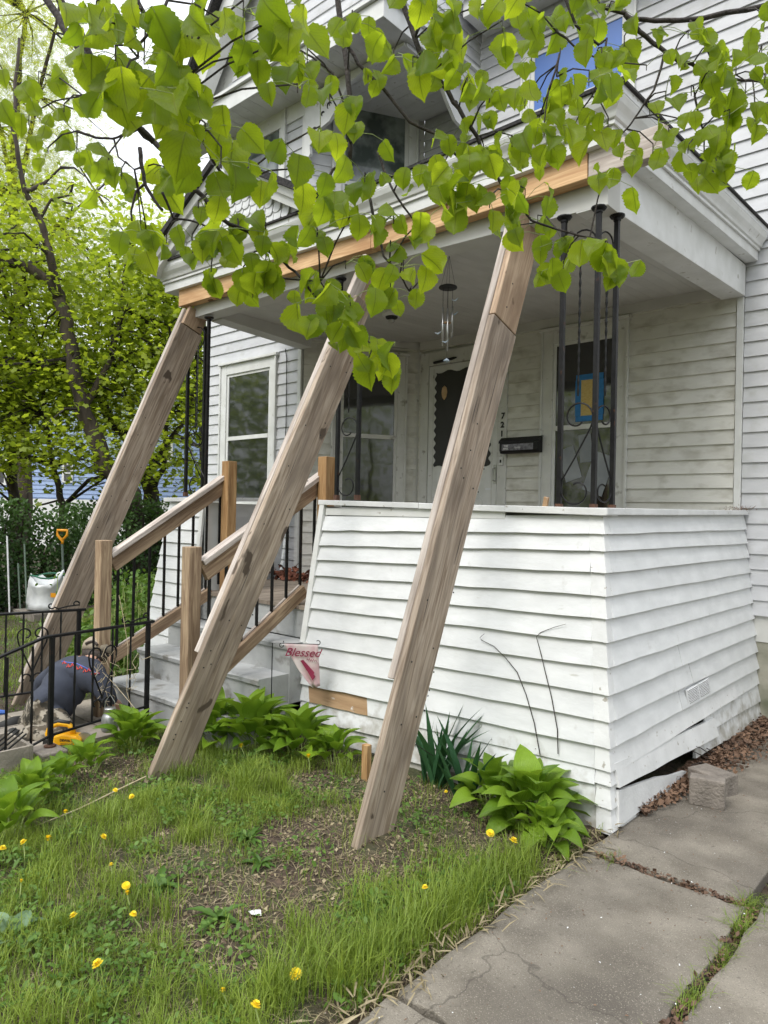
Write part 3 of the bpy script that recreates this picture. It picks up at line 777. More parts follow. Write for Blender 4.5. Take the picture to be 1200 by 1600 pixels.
# blue painter's tape round a paper notice on the right window
pc = wx(921, 620, YB - .012)
MT['tape'] = mk('blue_tape', (.02, .16, .42), (.03, .20, .50), scale=30, rough=.6)
MT['paper'] = mk('tan_paper_notice', (.52, .36, .10), (.66, .52, .22), scale=40, rough=.7, stretch=(1, 1, 5))
nw = thing('window_notice', 'tan paper notice taped with blue painter\'s tape to the upper pane of the porch window', 'notice', (pc.x, YB - .012, pc.z - .2))
MB().box((pc.x - .085, YB - .0145, pc.z - .17), (pc.x + .085, YB - .0125, pc.z + .16)).build('paper', MT['paper'], nw)
for lo, hi in (((-.13, -.215), (.13, -.165)), ((-.13, .155), (.13, .205)), ((-.135, -.163), (-.08, .153)), ((.08, -.163), (.135, .153))):
    MB().box((pc.x + lo[0], YB - .0162, pc.z + lo[1]), (pc.x + hi[0], YB - .0148, pc.z + hi[1])).build('tape', MT['tape'], nw)
# things seen behind the lower pane: folded pale papers leaning
MT['pcloth'] = mk('pale_curtain', (.20, .22, .24), (.32, .34, .36), scale=3, rough=.6)
for k, (x, y, w, h, a) in enumerate([(890, 725, .16, .30, .3), (935, 740, .20, .36, -.35), (915, 700, .12, .25, .1)]):
    p = wx(x, y, YB - .0135); ca, sa = math.cos(a), math.sin(a)
    q = [(p.x + ca * u - sa * v, YB - .0125 - k * .0006, p.z + sa * u + ca * v) for u, v in ((-w / 2, -h / 2), (w / 2, -h / 2), (w / 2, h / 2), (-w / 2, h / 2))]
    MB().prism(q[::-1], (0, -.0004, 0)).build('curtain_fold', MT['pcloth'], house)

# mailbox, bell, number
mb0 = wx(782, 686, YB - .10); mb1 = wx(842, 706, YB - .10)
mt_ = thing('mailbox', 'black wall mailbox with a pale printed label, below the house number', 'mailbox', ((mb0.x + mb1.x) / 2, YB - .03, mb1.z))
b = MB(); pr = [(0, 0), (-.085, .0), (-.10, .03), (-.095, .11), (-.05, .145), (0, .15)]
b.prism([(mb0.x, YB - .02 + y, mb1.z + z) for y, z in pr], (mb1.x - mb0.x, 0, 0)); b.build('box', MT['iron'], mt_, bevel=.004)
b = MB(); pr = [(-.102, .095), (-.099, .118), (-.052, .153), (0, .158), (0, .151), (-.048, .147), (-.094, .114), (-.097, .095)]
b.prism([(mb0.x - .008, YB - .02 + y, mb1.z + z) for y, z in pr], (mb1.x - mb0.x + .016, 0, 0)); b.build('lid', MT['iron'], mt_)
MT['label'] = mk('faded_label', (.10, .10, .12), (.26, .26, .30), scale=30, rough=.5)
MT['white'] = mk('plain_white', (.72, .73, .74), rough=.6)
lb = MB().box((mb0.x + .03, YB - .1225, mb1.z + .025), (mb1.x - .05, YB - .1205, mb1.z + .085)).build('label', MT['label'], mt_)
text_mesh('THE\nMAIL', .026, .0004, mt_, MT['white'], frame_at((mb0.x + .075, YB - .1232, mb1.z + .055), (1, 0, 0), (0, 0, 1)), bold=.001)
text_mesh('family', .028, .0004, mt_, MT['white'], frame_at((mb0.x + .20, YB - .1232, mb1.z + .05), (1, 0, 0), (0, 0, 1)), shear=.3)
hn = thing('house_number', 'black digits 721 set one above the other on the door casing', 'number', (-3.78, YB - .037, 2.30))
for ch, x, y in (('7', 786, 650), ('2', 785, 664), ('1', 784, 678)):
    p = wx(x, y, YB - .039); text_mesh(ch, .078, .002, hn, MT['dark'], frame_at(p, (1, 0, 0), (0, 0, 1)), name='digit', bold=.003)
p = wx(783, 720, YB - .045)
bell = thing('doorbell', 'small white and black doorbell button on the casing under the mailbox', 'doorbell', (p.x, YB - .037, p.z))
MB().box((p.x - .022, YB - .055, p.z - .045), (p.x + .022, YB - .036, p.z + .04)).build('bell_plate', MT['trim'], bell, bevel=.006)
MB().box((p.x - .009, YB - .060, p.z - .02), (p.x + .009, YB - .0552, p.z + .01)).build('button', MT['dark'], bell, bevel=.002)
# cable down the bay wall
MB().tube([ony(446, 545, YY - .03), ony(448, 560, YY - .03), ony(447, 660, YY - .03), ony(443, 760, YY - .03)], .005, 5).build('cable', MT['dark'], house)

# upper storey: eave box round the bay gable, siding above, fretwork in the cut corner
EZ = 6.02
ey = YY - .42
ex1 = ony(599, 25, ey).x; ez = ony(599, 25, ey).z
E0 = BX0 - .35
b = MB(); b.box((E0, ey, ez), (ex1, ey + .03, ez + .17)); b.build('fascia', MT['trim'], house, bevel=.004)
b = MB(); b.box((ex1 - .03, ey + .031, ez), (ex1, YB - .02, ez + .17)); b.build('fascia', MT['trim'], house, bevel=.004)
b = MB(); b.box((E0, ey - .035, ez + .172), (ex1 + .035, ey + .03, ez + .205)); b.box((ex1 - .03, ey + .031, ez + .172), (ex1 + .035, YB - .02, ez + .205)); b.build('gutter_edge', MT['trim'], house)
# soffit strips
def strips(x0, x1, y0, y1, z, w, along, mat, parent, name='soffit_panel', gap=.004, dz=None):
    k = 0
    if along == 'y':
        x = x0
        while x < x1 - .01:
            xe = min(x + w, x1); b = MB(); b.box((x, y0, z), (xe - gap, y1, z + .012)); b.build(name, mat, parent); x += w
    else:
        y = y0
        while y < y1 - .01:
            ye = min(y + w, y1); b = MB(); b.box((x0, y, z), (x1, ye - gap, z + .012)); b.build(name, mat, parent); y += w
strips(E0, ex1 - .032, ey + .032, YY - .03, ez + .012, .155, 'y', MT['trim'], house)
b = MB(); b.box((E0, ey + .03, ez + .03), (ex1 - .03, YY, ez + .16)); b.box((PA.x + .0, YY, ez + .03), (ex1 - .03, YB - .02, ez + .16)); b.build('eave_box', MT['trim'], house)
strips(PA.x, ex1 - .032, YY - .028, YB - .03, ez + .012, .155, 'x', MT['trim'], house)
b = MB(); b.box((BX0, YY - .03, ez - .16), (PA.x + .01, YY - .002, ez + .011)); b.build('frieze', MT['trim'], house)
# gable wall over the eave box
gable = MB().box((E0 + .5, ey + .30, ez + .2), (ex1 - .10, ey + .42, ez + 3)).build('gable_wall', MT['dtrim'], house)
gx = (E0 + ex1) / 2
siding(gable, (0, ey + .30, 0), UY, NYm, ez + .21, ez + 2.6, lambda z: (E0 + .45 + (z - ez) * .75, ex1 - .1 - max(0, (z - ez) - 1.2) * .75), S, MT['grey'])
b = MB(); p0 = Vector((E0 + .30, ey + .14, ez + .22)); p1 = Vector((E0 + 2.7, ey + .14, ez + 3.2)); b.bar(p0, p1, .22, .16, (1, 0, 0)); b.build('rake_board', MT['trim'], house)
b = MB(); b.bar(p0 + Vector((-.11, 0, .1)), p1 + Vector((-.11, 0, .1)), .05, .35, (1, 0, 0)); b.build('roof_edge', MT['shingle'], house)
# fretwork spandrels
def spandrel(o, u, n, L):
    o, u, n = Vector(o), Vector(u), Vector(n)
    prof = [(0, 0), (0, -.62), (.05, -.66), (.09, -.60), (.08, -.52), (.17, -.47), (.22, -.40), (.36, -.37), (.50, -.24), (.62, -.10), (.85, -.045), (L, -.03), (L, 0)]
    q = [o + u * a + up * z for a, z in prof]
    return MB().prism(q, n * .035)
sx = ex1 - .10
sp = spandrel((sx, YB - .03, ez - .0), (0, -1, 0), (1, 0, 0), YB - YY).build('fretwork', MT['trim'], house)
for (a, z, r) in ((.15, -.40, .035), (.27, -.27, .02), (.36, -.22, .03)):
    p = Vector((sx + .036, YB - .03 - a, ez + z)); MB().tube([p + Vector((0, math.cos(t) * r, math.sin(t) * r)) for t in np.linspace(.3, 4.2, 7)], [.003, .009, .011, .010, .008, .006, .003], 5).build('cut_out', MT['dark'], sp)
sp = spandrel((PA.x + .02, YY - .02, ez), (1, 0, 0), (0, -1, 0), sx - PA.x).build('fretwork', MT['trim'], house)
for (a, z, r) in ((.15, -.40, .035), (.27, -.27, .02), (.36, -.22, .03)):
    p = Vector((PA.x + .02 + a, YY - .056, ez + z)); MB().tube([p + Vector((math.cos(t) * r, 0, math.sin(t) * r)) for t in np.linspace(.3, 4.2, 7)], [.003, .009, .011, .010, .008, .006, .003], 5).build('cut_out', MT['dark'], sp)
# siding over the cut corner's side and the main eave over the door wall
bb = MB().box((ex1 - .16, YY - .3, ez + .21), (ex1 - .06, YB, ez + 3)).build('side_gable_wall', MT['dtrim'], house)
siding(bb, (ex1 - .06, 0, 0), (0, 1, 0), (1, 0, 0), ez + .21, ez + 2.8, lambda z: (ey + .3, YB), S, MT['grey'])
mz = 6.30
b = MB(); b.box((ex1 + .02, YB - .42, mz), (3.2, YB - .39, mz + .16)); b.build('fascia', MT['trim'], house, bevel=.003)
strips(ex1 + .02, -1.2, YB - .388, YB - .02, mz + .012, .28, 'y', MT['trim'], house)
b = MB(); b.box((-1.2, YB - .388, mz + .012), (3.2, YB - .02, mz + .024)); b.build('soffit_panel', MT['trim'], house)
b = MB(); b.add([(ex1 - .02, YB - .47, mz + .165), (3.25, YB - .47, mz + .165), (3.25, YB + 4, mz + 2.4), (ex1 - .02, YB + 4, mz + 2.4), (ex1 - .02, YB - .47, mz + .185), (3.25, YB - .47, mz + .185), (3.25, YB + 4, mz + 2.43), (ex1 - .02, YB + 4, mz + 2.43)],
      [(3, 2, 1, 0), (4, 5, 6, 7), (0, 1, 5, 4), (1, 2, 6, 5), (2, 3, 7, 6), (3, 0, 4, 7)]); b.build('roof', MT['shingle'], house)
# back of the house so that no sky shows through
b = MB(); b.box((BX0 + .05, YB + 2.2, -.2), (3.0, YB + 7, 6.4)); b.build('back_wall', MT['dtrim'], house)

# ------------------------------------------------------------------ the porch
porch = thing('porch', 'white wooden front porch with flared clapboard skirt and low roof, sagging forward', 'porch', (-3.5, 3.447, 0))
FY = 3.447
nF = Vector((0, -1.55, -.13)).normalized(); pF = Vector((0, FY, 1.55))          # flared front
nS = Vector((1.55, 0, .13)).normalized() ; nS = Vector((1.55, 0, -.0)).normalized()
nS = Vector((1.55, 0, .13)); nS = Vector((1, 0, .13 / 1.55)).normalized(); pS = Vector((-1.584, 0, 1.55))
nF = Vector((0, -1, .13 / 1.55)).normalized()
F = lambda x, y: onp(x, y, pF, nF)
SD = lambda x, y: onp(x, y, pS, nS)
# corner seen as the meeting line of both flared planes
def corner(z): k = (1.55 - z) * .13 / 1.55; return Vector((-1.584 + k, FY - k, z))
cz_ = []
for y in (809, 834.8, 861.7, 895.3, 931.7, 966.7, 1003.3, 1042.5, 1085.3, 1126.9, 1167.7, 1204, 1229, 1262, 1298):
    # height on the corner line from its picture row
    lo, hi = -.1, 1.7
    for _ in range(40):
        mid = (lo + hi) / 2; q = rot.transposed() @ (corner(mid) - CAM)
        row = 800 - 1113 * q.y / -q.z
        if row > y: lo = mid
        else: hi = mid
    cz_.append((lo + hi) / 2)
left = [(508, 809), (507, 829), (501.6, 852.6), (496.4, 875), (491, 899), (486, 923), (481, 949), (480, 977.5), (475, 1005), (470, 1033.7), (466, 1066), (470, 1093), (474, 1122), (476, 1150)]
wall = MB(); wall.hexa([(-3.60, FY + .02, -.05), (-1.64, FY + .02, -.05), (-1.64, FY + .06, -.05), (-3.60, FY + .06, -.05)], [(-3.60, FY + .02, 1.5), (-1.64, FY + .02, 1.5), (-1.64, FY + .06, 1.5), (-3.60, FY + .06, 1.5)])
front_wall = wall.build('front_wall', MT['trim'], porch)
off = nF * 0
for i in range(len(left) - 1):
    bl, tl = F(*left[i + 1]), F(*left[i])
    br, tr = corner(cz_[i + 1]), corner(cz_[i])
    br = br + Vector((-.062, 0, 0)); tr = tr + Vector((-.062, 0, 0))
    ov = (tl - bl).normalized() * .012
    if i == 10:                                  # bare brown board whose paint has gone
        m1 = bl.lerp(br, .05), tl.lerp(tr, .05); m2 = bl.lerp(br, .30), tl.lerp(tr, .30)
        for (a, at_, c, ct, mm) in ((bl, tl, m1[0], m1[1], 'clap'), (m1[0], m1[1], m2[0], m2[1], 'bare'), (m2[0], m2[1], br, tr, 'clap')):
            b = MB(); clap(b, a, c, ct + ov, at_ + ov, nF, .019, .004, 6, .003); o = b.build('clapboard', MT[mm], front_wall)
            if mm == 'bare': o['label'] = 'clapboard with bare brown wood'
        continue
    b = MB(); clap(b, bl, br, tr + ov, tl + ov, nF, .027, .004, 14, .0035); b.build('clapboard', MT['clap'], front_wall)
bl = F(474, 1140); bl.z = max(bl.z, .0); b = MB(); q0 = Vector((bl.x, FY - .125, -.06)); q1 = corner(-.06) + Vector((-.062, 0, 0))
clap(b, q0, q1, corner(cz_[13]) + Vector((-.062, 0, .02)), bl + up * .02, nF, .018, .004, 8, .003); b.build('clapboard', MT['clap'], front_wall)
# wrapped corner pieces, one to a course
for i in range(len(cz_) - 1):
    z0, z1 = cz_[i + 1], cz_[i] + .008; a, c = corner(z0), corner(z1)
    if i in (11,): a = a.lerp(c, .1)
    b = MB(); clap(b, a + Vector((-.0615 + R.uniform(-.008, .008), 0, 0)), a, c, c + Vector((-.0615 + R.uniform(-.008, .008), 0, 0)), nF, .024, .007)
    e = Vector((.024, 0, 0)); b2 = MB()
    clap(b, a + Vector((0, -.024, 0)), a + Vector((0, .045, 0)), c + Vector((0, .045, 0)), c + Vector((0, -.007, 0)), nS, .024, .007)
    b.build('corner_piece', MT['clapend'], front_wall)
# trim board on the left edge
tb_ = [F(505, 786), F(512, 786), F(477, 1038), F(469, 1036)]
MB().prism(tb_[::-1], nF * .034).build('edge_board', MT['trim'], front_wall, bevel=.002)
tb_ = [F(470, 1036), F(479, 978), F(484, 980), F(462, 1108), F(455, 1108)]
MB().prism([F(479, 1000), F(486, 1004), F(466, 1098), F(452, 1098)][::-1], nF * .030).build('edge_board', MT['trim'], front_wall, bevel=.002)
MB().hexa([(-3.66, FY - .02, 0.1), (-3.60, FY - .02, .1), (-3.60, FY + .12, .1), (-3.66, FY + .12, .1)], [(-3.66, FY + .0, 1.56), (-3.60, FY + .0, 1.56), (-3.60, FY + .12, 1.56), (-3.66, FY + .12, 1.56)]).build('end_board', MT['trim'], porch)
# cap boards
def cap(p, q, n, w=.15, t=.034, ov=.035, name='cap_board'):
    p, q = Vector(p), Vector(q); n = Vector(n)
    b = MB(); b.hexa([p + n * ov - up * t, q + n * ov - up * t, q + n * (ov - w) - up * t, p + n * (ov - w) - up * t], [p + n * ov, q + n * ov, q + n * (ov - w), p + n * (ov - w)])
    return b.build(name, MT['clapend'], porch, bevel=.003)
cT = corner(cz_[0]).z + .048
lT = ony(506, 781, FY - .035).z
m_ = .41
xl = -3.66
zc = lambda x: lT + (cT - lT) * (x - xl) / (-1.58 - xl)
cap((xl, FY, zc(xl)), (-2.76, FY, zc(-2.76)), (0, -1, 0))
cap((-2.757, FY, zc(-2.757) - .002), (-2.14, FY, zc(-2.14) - .002), (0, -1, 0))
cap((-2.137, FY, zc(-2.137) + .001), (-1.545, FY, zc(-1.545) + .001), (0, -1, 0), ov=.042, t=.038)
wT = onx(1160, 797, -1.55).z
cap((-1.584, FY - .04, cT + .002), (-1.584, 4.5, (cT + wT) / 2 - .002), (1, 0, 0), ov=.046, t=.036)
cap((-1.584, 4.503, (cT + wT) / 2 - .003), (-1.584, 5.93, wT), (1, 0, 0), ov=.042, t=.034)
MB().box((-3.60, FY - .016, 1.50), (-2.15, FY + .0, zc(-2.6) - .036)).build('under_cap', MT['trim'], porch)

# side wall courses, right ends as measured
right = [(1160, 804), (1161.5, 827.4), (1163, 849.3), (1166, 871), (1169.6, 894.8), (1172.7, 916.5), (1173.8, 941), (1176, 965.5), (1179.5, 990), (1183.6, 1015.7), (1186, 1040.5), (1188.3, 1064.3), (1190.6, 1091.6), (1191.8, 1119.6), (1194, 1143)]
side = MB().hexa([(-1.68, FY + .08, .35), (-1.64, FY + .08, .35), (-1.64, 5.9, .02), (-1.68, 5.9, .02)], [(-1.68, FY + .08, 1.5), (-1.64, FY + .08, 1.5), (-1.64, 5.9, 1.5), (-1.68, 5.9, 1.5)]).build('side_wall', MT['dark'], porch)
for i in range(12):
    bl, tl = corner(cz_[i + 1]) + Vector((0, .0455, 0)), corner(cz_[i]) + Vector((0, .0455, 0))
    br, tr = SD(*right[i + 1]), SD(*right[i])
    ov = (tl - bl).normalized() * .010
    n = nS
    if i == 10:                                  # cracked course, its left half hangs askew
        m1 = bl.lerp(br, .74), tl.lerp(tr, .74)
        b = MB(); dr = Vector((0, 0, -.012)); clap(b, bl + dr, m1[0], m1[1] + ov, tl + dr + ov, n, .026, .006, 6, .005); b.build('clapboard', MT['clapend'], side)
        b = MB(); clap(b, m1[0], br, tr + ov, m1[1] + ov, n, .019, .004, 5, .003); b.build('clapboard', MT['clap'], side)
        continue
    if i == 11:                                  # gap in the wall: only the far part remains, a loose board above
        m0 = bl.lerp(br, .50), tl.lerp(tr, .50)
        b = MB(); clap(b, m0[0], br, tr + ov, m0[1] + ov, n, .019, .004, 5, .003); b.build('clapboard', MT['clap'], side)
        b = MB(); q0 = tl + up * .012; q1 = tl.lerp(tr, .50) + up * .0
        clap(b, SD(957, 1229), SD(1114, 1148), SD(1111, 1122), SD(954, 1192), n, .036, .022, 7, .004); o = b.build('clapboard', MT['clapend'], side); o['label'] = 'split board hanging loose over the gap'
        continue
    cut = {3: None, 7: .36, 8: .42, 9: .34}.get(i)
    segs = [(0, 1)] if not cut else [(0, cut), (cut + .002, 1)]
    for a, c in segs:
        b = MB(); clap(b, bl.lerp(br, a), bl.lerp(br, c), tl.lerp(tr, c) + ov, tl.lerp(tr, a) + ov, n, .026 + (.002 if a else 0), .004, 8, .003); b.build('clapboard', MT['clap'], side)
# courses near the ground at the far end
for i in (12, 13):
    f0 = .42 if i == 12 else .62
    zl = [cz_[12], cz_[13], cz_[13] - .11]
    bl = corner(zl[i - 11]) + Vector((0, .045, 0)); tl = corner(zl[i - 12]) + Vector((0, .045, 0)); br, tr = SD(*right[i + 1]), SD(*right[i])
    b = MB(); clap(b, bl.lerp(br, f0), br, tr + up * .01, tl.lerp(tr, f0) + up * .01, nS, .019, .004, 5, .003); b.build('clapboard', MT['clap'], side)
# torn skirt board
skp = [(957, 1234), (1000, 1219), (1018, 1213), (1040, 1210), (1062, 1203), (1069, 1207), (1067, 1226), (1040, 1244), (1020, 1250), (996, 1261), (975, 1277), (958, 1290)]
MB().prism([SD(x, y) + nS * .012 for x, y in skp][::-1], nS * .020).build('skirt_board', MT['clapend'], side)
skp = [(940, 1262), (975, 1262), (996, 1263), (992, 1276), (978, 1286), (966, 1289), (965, 1304), (945, 1304)]
b = MB(); c0, c1 = corner(-.01), corner(cz_[12])
clap(b, c0 + Vector((-.06, 0, 0)), c0, c1, c1 + Vector((-.06, 0, 0)), nF, .016, .010); clap(b, c0 + Vector((0, -.016, 0)), c0 + Vector((0, .06, 0)), c1 + Vector((0, .06, 0)), c1 + Vector((0, -.010, 0)), nS, .016, .010)
b.build('corner_post', MT['clapend'], porch)
MB().prism([SD(x, y) + nS * .006 for x, y in [(960, 1262), (996, 1262), (990, 1278), (976, 1288), (962, 1291)]][::-1], nS * .012).build('skirt_board', MT['clapend'], side)
# strip of trim where the skirt meets the house
ws = [onx(x, y, -1.60) for x, y in ((1162, 812), (1180, 990))]
MB().bar(SD(1164, 805) + nS * .01, SD(1182, 992) + nS * .01, .03, .02, (1, 0, 0)).build('edge_board', MT['trim'], porch)
# vent grille
vc = [SD(1065, 1078), SD(1101, 1057), SD(1105, 1079), SD(1069, 1100)]
vent = MB().prism([p + nS * .020 for p in vc][::-1], nS * .006).build('vent', MT['clap'], porch)
for i in range(9):
    f = (i + .8) / 9.6
    for g0, g1 in ((.06, .47), (.53, .94)):
        a = vc[0].lerp(vc[3], f).lerp(vc[1].lerp(vc[2], f), g0) + nS * .0285; c = vc[0].lerp(vc[3], f).lerp(vc[1].lerp(vc[2], f), g1) + nS * .0285
        MB().bar(a, c, .0045, .005, up).build('slat', MT['white'], vent)
        MB().bar(a - up * .0048 - nS * .002, c - up * .0048 - nS * .002, .004, .001, up).build('slot', MT['dark'], vent)

# low wall left of the steps
Lx0, Lx1 = -5.50, -5.03
lw = MB().box((-5.5, FY + .02, 0), (-5.06, FY + .07, 1.52)).build('front_wall', MT['trim'], porch)
zt = 1.575; i = 0
while zt > .05:
    zb_ = zt - S; k = lambda z: (1.575 - z) * .084; sh = lambda z: (1.575 - z) * .36 if z > .3 else 1.275 * .36 + 0
    P = lambda x, z: Vector((x, FY - k(z), z))
    xl0, xl1 = -5.60 - (1.575 - zt) * .16, -5.60 - (1.575 - zb_) * .16
    b = MB(); clap(b, P(xl1, zb_), P(-5.075, zb_), P(-5.075, zt + .01), P(xl0, zt + .01), nF, .020, .004, 4, .002); b.build('clapboard', MT['clap'], lw)
    b = MB(); clap(b, Vector((xl1, 4.8, zb_)), P(xl1, zb_), P(xl0, zt + .01), Vector((xl0, 4.8, zt + .01)), (-1, 0, .1), .02, .004, 3, .002); b.build('clapboard', MT['clap'], lw)
    zt -= S
cap((-5.66, FY, 1.62), (-5.02, FY, 1.625), (0, -1, 0)); 
cap((-5.60, FY - .02, 1.622), (-5.60, 4.80, 1.66), (-1, 0, 0))
MB().prism([Vector((-5.075, FY - .024, 1.585)), Vector((-5.03, FY - .024, 1.585)), Vector((-5.03, FY - .15, .05)), Vector((-5.075, FY - .15, .05))], (0, -.02, 0)).build('edge_board', MT['trim'], porch)
MB().box((-5.028, FY - .03, .85), (-5.0, FY + .12, 1.585)).build('end_board', MT['trim'], porch)
# inner lining of the parapet
MB().box((-5.50, FY + .075, .85), (-5.05, FY + .095, 1.58)).build('lining', MT['dtrim'], porch)
MB().box((-3.60, FY + .09, .85), (-1.72, FY + .11, 1.54)).build('lining', MT['dtrim'], porch)
MB().box((-1.72, FY + .115, .85), (-1.70, YB - .04, 1.54)).build('lining', MT['dtrim'], porch)
# floor boards (run out from the house)
MT['deck'] = mk('worn_grey_deck', (.17, .135, .105), (.27, .23, .185), scale=10, rough=.8, bump=.3, stretch=(1, .12, 1), rand=.12)
x = -5.50
while x < -1.75:
    yb_ = YB - .03 if x > PB.x else YY - .03 + max(0, (x - PA.x)) / (PB.x - PA.x) * (YB - YY)
    MB().box((x, FY - .045, .822), (x + .085, min(yb_, YB - .03), .85 - R.uniform(0, .002))).build('floor_board', MT['deck'], porch); x += .088
MB().box((-5.06, FY - .03, .62), (-3.64, FY - .005, .82)).build('rim_board', MT['steps'], porch)
MB().box((-5.06, FY - .0, .0), (-3.64, FY + .02, .62)).build('rim_board', MT['steps'], porch)

# beams and ceiling; the front sits lower than the back
bzf = lambda x: 3.115 + (.05 if -3.6 < x < -2 else 0)
def beam4(name, p, q, w, n, h0, h1, mat):
    p, q, n = Vector(p), Vector(q), Vector(n)
    return MB().hexa([p, q, q - n * w, p - n * w], [p + up * h0, q + up * h1, q - n * w + up * h1, p - n * w + up * h0]).build(name, mat, porch, bevel=.003)
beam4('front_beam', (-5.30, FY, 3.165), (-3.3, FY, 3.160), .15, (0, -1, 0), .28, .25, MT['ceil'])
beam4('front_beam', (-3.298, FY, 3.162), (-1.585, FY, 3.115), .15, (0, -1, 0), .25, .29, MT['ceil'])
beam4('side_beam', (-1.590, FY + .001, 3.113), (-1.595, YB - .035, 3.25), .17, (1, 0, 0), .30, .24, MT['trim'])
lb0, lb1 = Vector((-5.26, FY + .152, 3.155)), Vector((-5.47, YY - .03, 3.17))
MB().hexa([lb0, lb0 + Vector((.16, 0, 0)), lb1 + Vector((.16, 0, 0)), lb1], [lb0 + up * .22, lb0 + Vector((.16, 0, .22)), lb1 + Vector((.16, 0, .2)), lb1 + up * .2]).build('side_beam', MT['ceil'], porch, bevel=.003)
zce = lambda y: 3.235 + (y - FY) / (YB - FY) * .125
x = -5.5
while x < -1.75:
    xe = x + .0845
    ye = YB - .01 if x > PB.x - .02 else (YY + .02 + max(0, (x - PA.x)) / (PB.x - PA.x) * (YB - YY) if x > PA.x else YY)
    y0 = FY + .15
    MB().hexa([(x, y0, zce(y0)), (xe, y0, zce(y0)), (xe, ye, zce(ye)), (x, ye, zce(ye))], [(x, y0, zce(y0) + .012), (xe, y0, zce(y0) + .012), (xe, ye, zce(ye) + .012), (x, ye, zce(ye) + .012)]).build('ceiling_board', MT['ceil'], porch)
    x += .0865
MB().hexa([(-5.55, FY + .1, 3.27), (-1.62, FY + .1, 3.27), (-1.62, YB - .02, 3.385), (-5.55, YB - .02, 3.385)], [(-5.55, FY + .1, 3.29), (-1.62, FY + .1, 3.29), (-1.62, YB - .02, 3.40), (-5.55, YB - .02, 3.40)]).build('ceiling_backing', MT['dark'], porch)

# cornice swept round the porch roof: outline (out, up) from the soffit's outer edge
EX = -1.455; EYf = 3.27; ELx = -5.62
path_pts = [(Vector((ELx, 4.82, 3.44)), Vector((-1, 0, 0))), (Vector((ELx, EYf, 3.40)), Vector((-1, -1, 0))), (Vector((-3.3, EYf, 3.345)), Vector((0, -1, 0))), (Vector((EX, EYf, 3.375)), Vector((1, -1, 0))), (Vector((EX, YB - .035, 3.505)), Vector((1, 0, 0)))]
def sweep(prof, name, mat, bevel=0):
    b = MB(); k = len(prof)
    for p, m in path_pts:
        for o_, z in prof: b.v.append(tuple(p + m * o_ + up * z))
    for i in range(len(path_pts) - 1):
        for j in range(k):
            b.f.append((i * k + j, i * k + (j + 1) % k, (i + 1) * k + (j + 1) % k, (i + 1) * k + j)[::-1]); b.m.append(0)
    b.f.append(tuple(range(k))); b.m.append(0); b.f.append(tuple(range(len(path_pts) * k - k, len(path_pts) * k))[::-1]); b.m.append(0)
    return b.build(name, mat, porch)
sweep([(-.055, 0), (-.055, .068), (-.085, .068), (-.085, 0)], 'fascia', MT['trim'])
sweep([(-.040, .069), (-.040, .088), (-.085, .088), (-.085, .069)], 'moulding', MT['trim'])
sweep([(-.047, .089), (-.030, .096), (-.024, .110), (-.08, .110), (-.08, .089)], 'moulding', MT['trim'])
sweep([(-.028, .111), (-.020, .125), (.0, .150), (.012, .178), (.012, .184), (-.08, .184), (-.08, .111)], 'crown_moulding', MT['trim'])
sweep([(.014, .185), (.014, .222), (-.08, .222), (-.08, .185)], 'gutter_board', MT['clapend'])
sweep([(.030, .2225), (.030, .236), (-.08, .236), (-.08, .2225)], 'shingle_edge', MT['shingle'])
# soffits
MB().hexa([(ELx + .06, EYf + .06, 3.398), (-3.3, EYf + .06, 3.343), (-3.3, FY + .02, 3.343), (ELx + .06, FY + .02, 3.398)], [(ELx + .06, EYf + .06, 3.408), (-3.3, EYf + .06, 3.353), (-3.3, FY + .02, 3.353), (ELx + .06, FY + .02, 3.408)]).build('soffit', MT['trim'], porch)
MB().hexa([(-3.299, EYf + .06, 3.343), (EX - .06, EYf + .06, 3.373), (EX - .06, FY + .02, 3.373), (-3.299, FY + .02, 3.343)], [(-3.299, EYf + .06, 3.353), (EX - .06, EYf + .06, 3.383), (EX - .06, FY + .02, 3.383), (-3.299, FY + .02, 3.353)]).build('soffit', MT['trim'], porch)
MB().hexa([(-1.60, FY + .021, 3.38), (EX - .06, FY + .021, 3.38), (EX - .06, YB - .035, 3.503), (-1.60, YB - .035, 3.503)], [(-1.60, FY + .021, 3.39), (EX - .06, FY + .021, 3.39), (EX - .06, YB - .035, 3.513), (-1.60, YB - .035, 3.513)]).build('soffit', MT['trim'], porch)
MB().hexa([(ELx + .06, FY + .021, 3.40), (-5.1, FY + .021, 3.40), (-5.1, YY - .02, 3.44), (ELx + .06, YY - .02, 3.44)], [(ELx + .06, FY + .021, 3.41), (-5.1, FY + .021, 3.41), (-5.1, YY - .02, 3.45), (ELx + .06, YY - .02, 3.45)]).build('soffit', MT['trim'], porch)
# roof skin
rz = .238
RA = [p + up * rz for p, _ in path_pts]
rf = MB(); T0 = Vector((-4.85, YB - .04, 4.15)); T1 = Vector((-2.4, YB - .04, 4.2)); T2 = Vector((-5.62, 4.83, 4.0))
rv = [RA[0], RA[1], RA[2], RA[3], RA[4], T1, T0, T2]
rf.add(rv, [(1, 2, 6), (2, 3, 5, 6), (3, 4, 5), (0, 1, 6, 7)]); ob = rf.build('roof', MT['shingle'], porch)
so = ob.modifiers.new('thick', 'SOLIDIFY'); so.thickness = .02; so.offset = 1

# pediment over the steps with fish-scale shingles
GY = 3.285
gl, gr = Vector((-5.45, GY, 3.59)), Vector((-3.71, GY, 3.585))
apx = Vector((-4.577, GY, 4.06))
ped = MB().prism([gl, apx, gr][::-1], (0, .05, 0)).build('pediment', MT['trim'], porch)
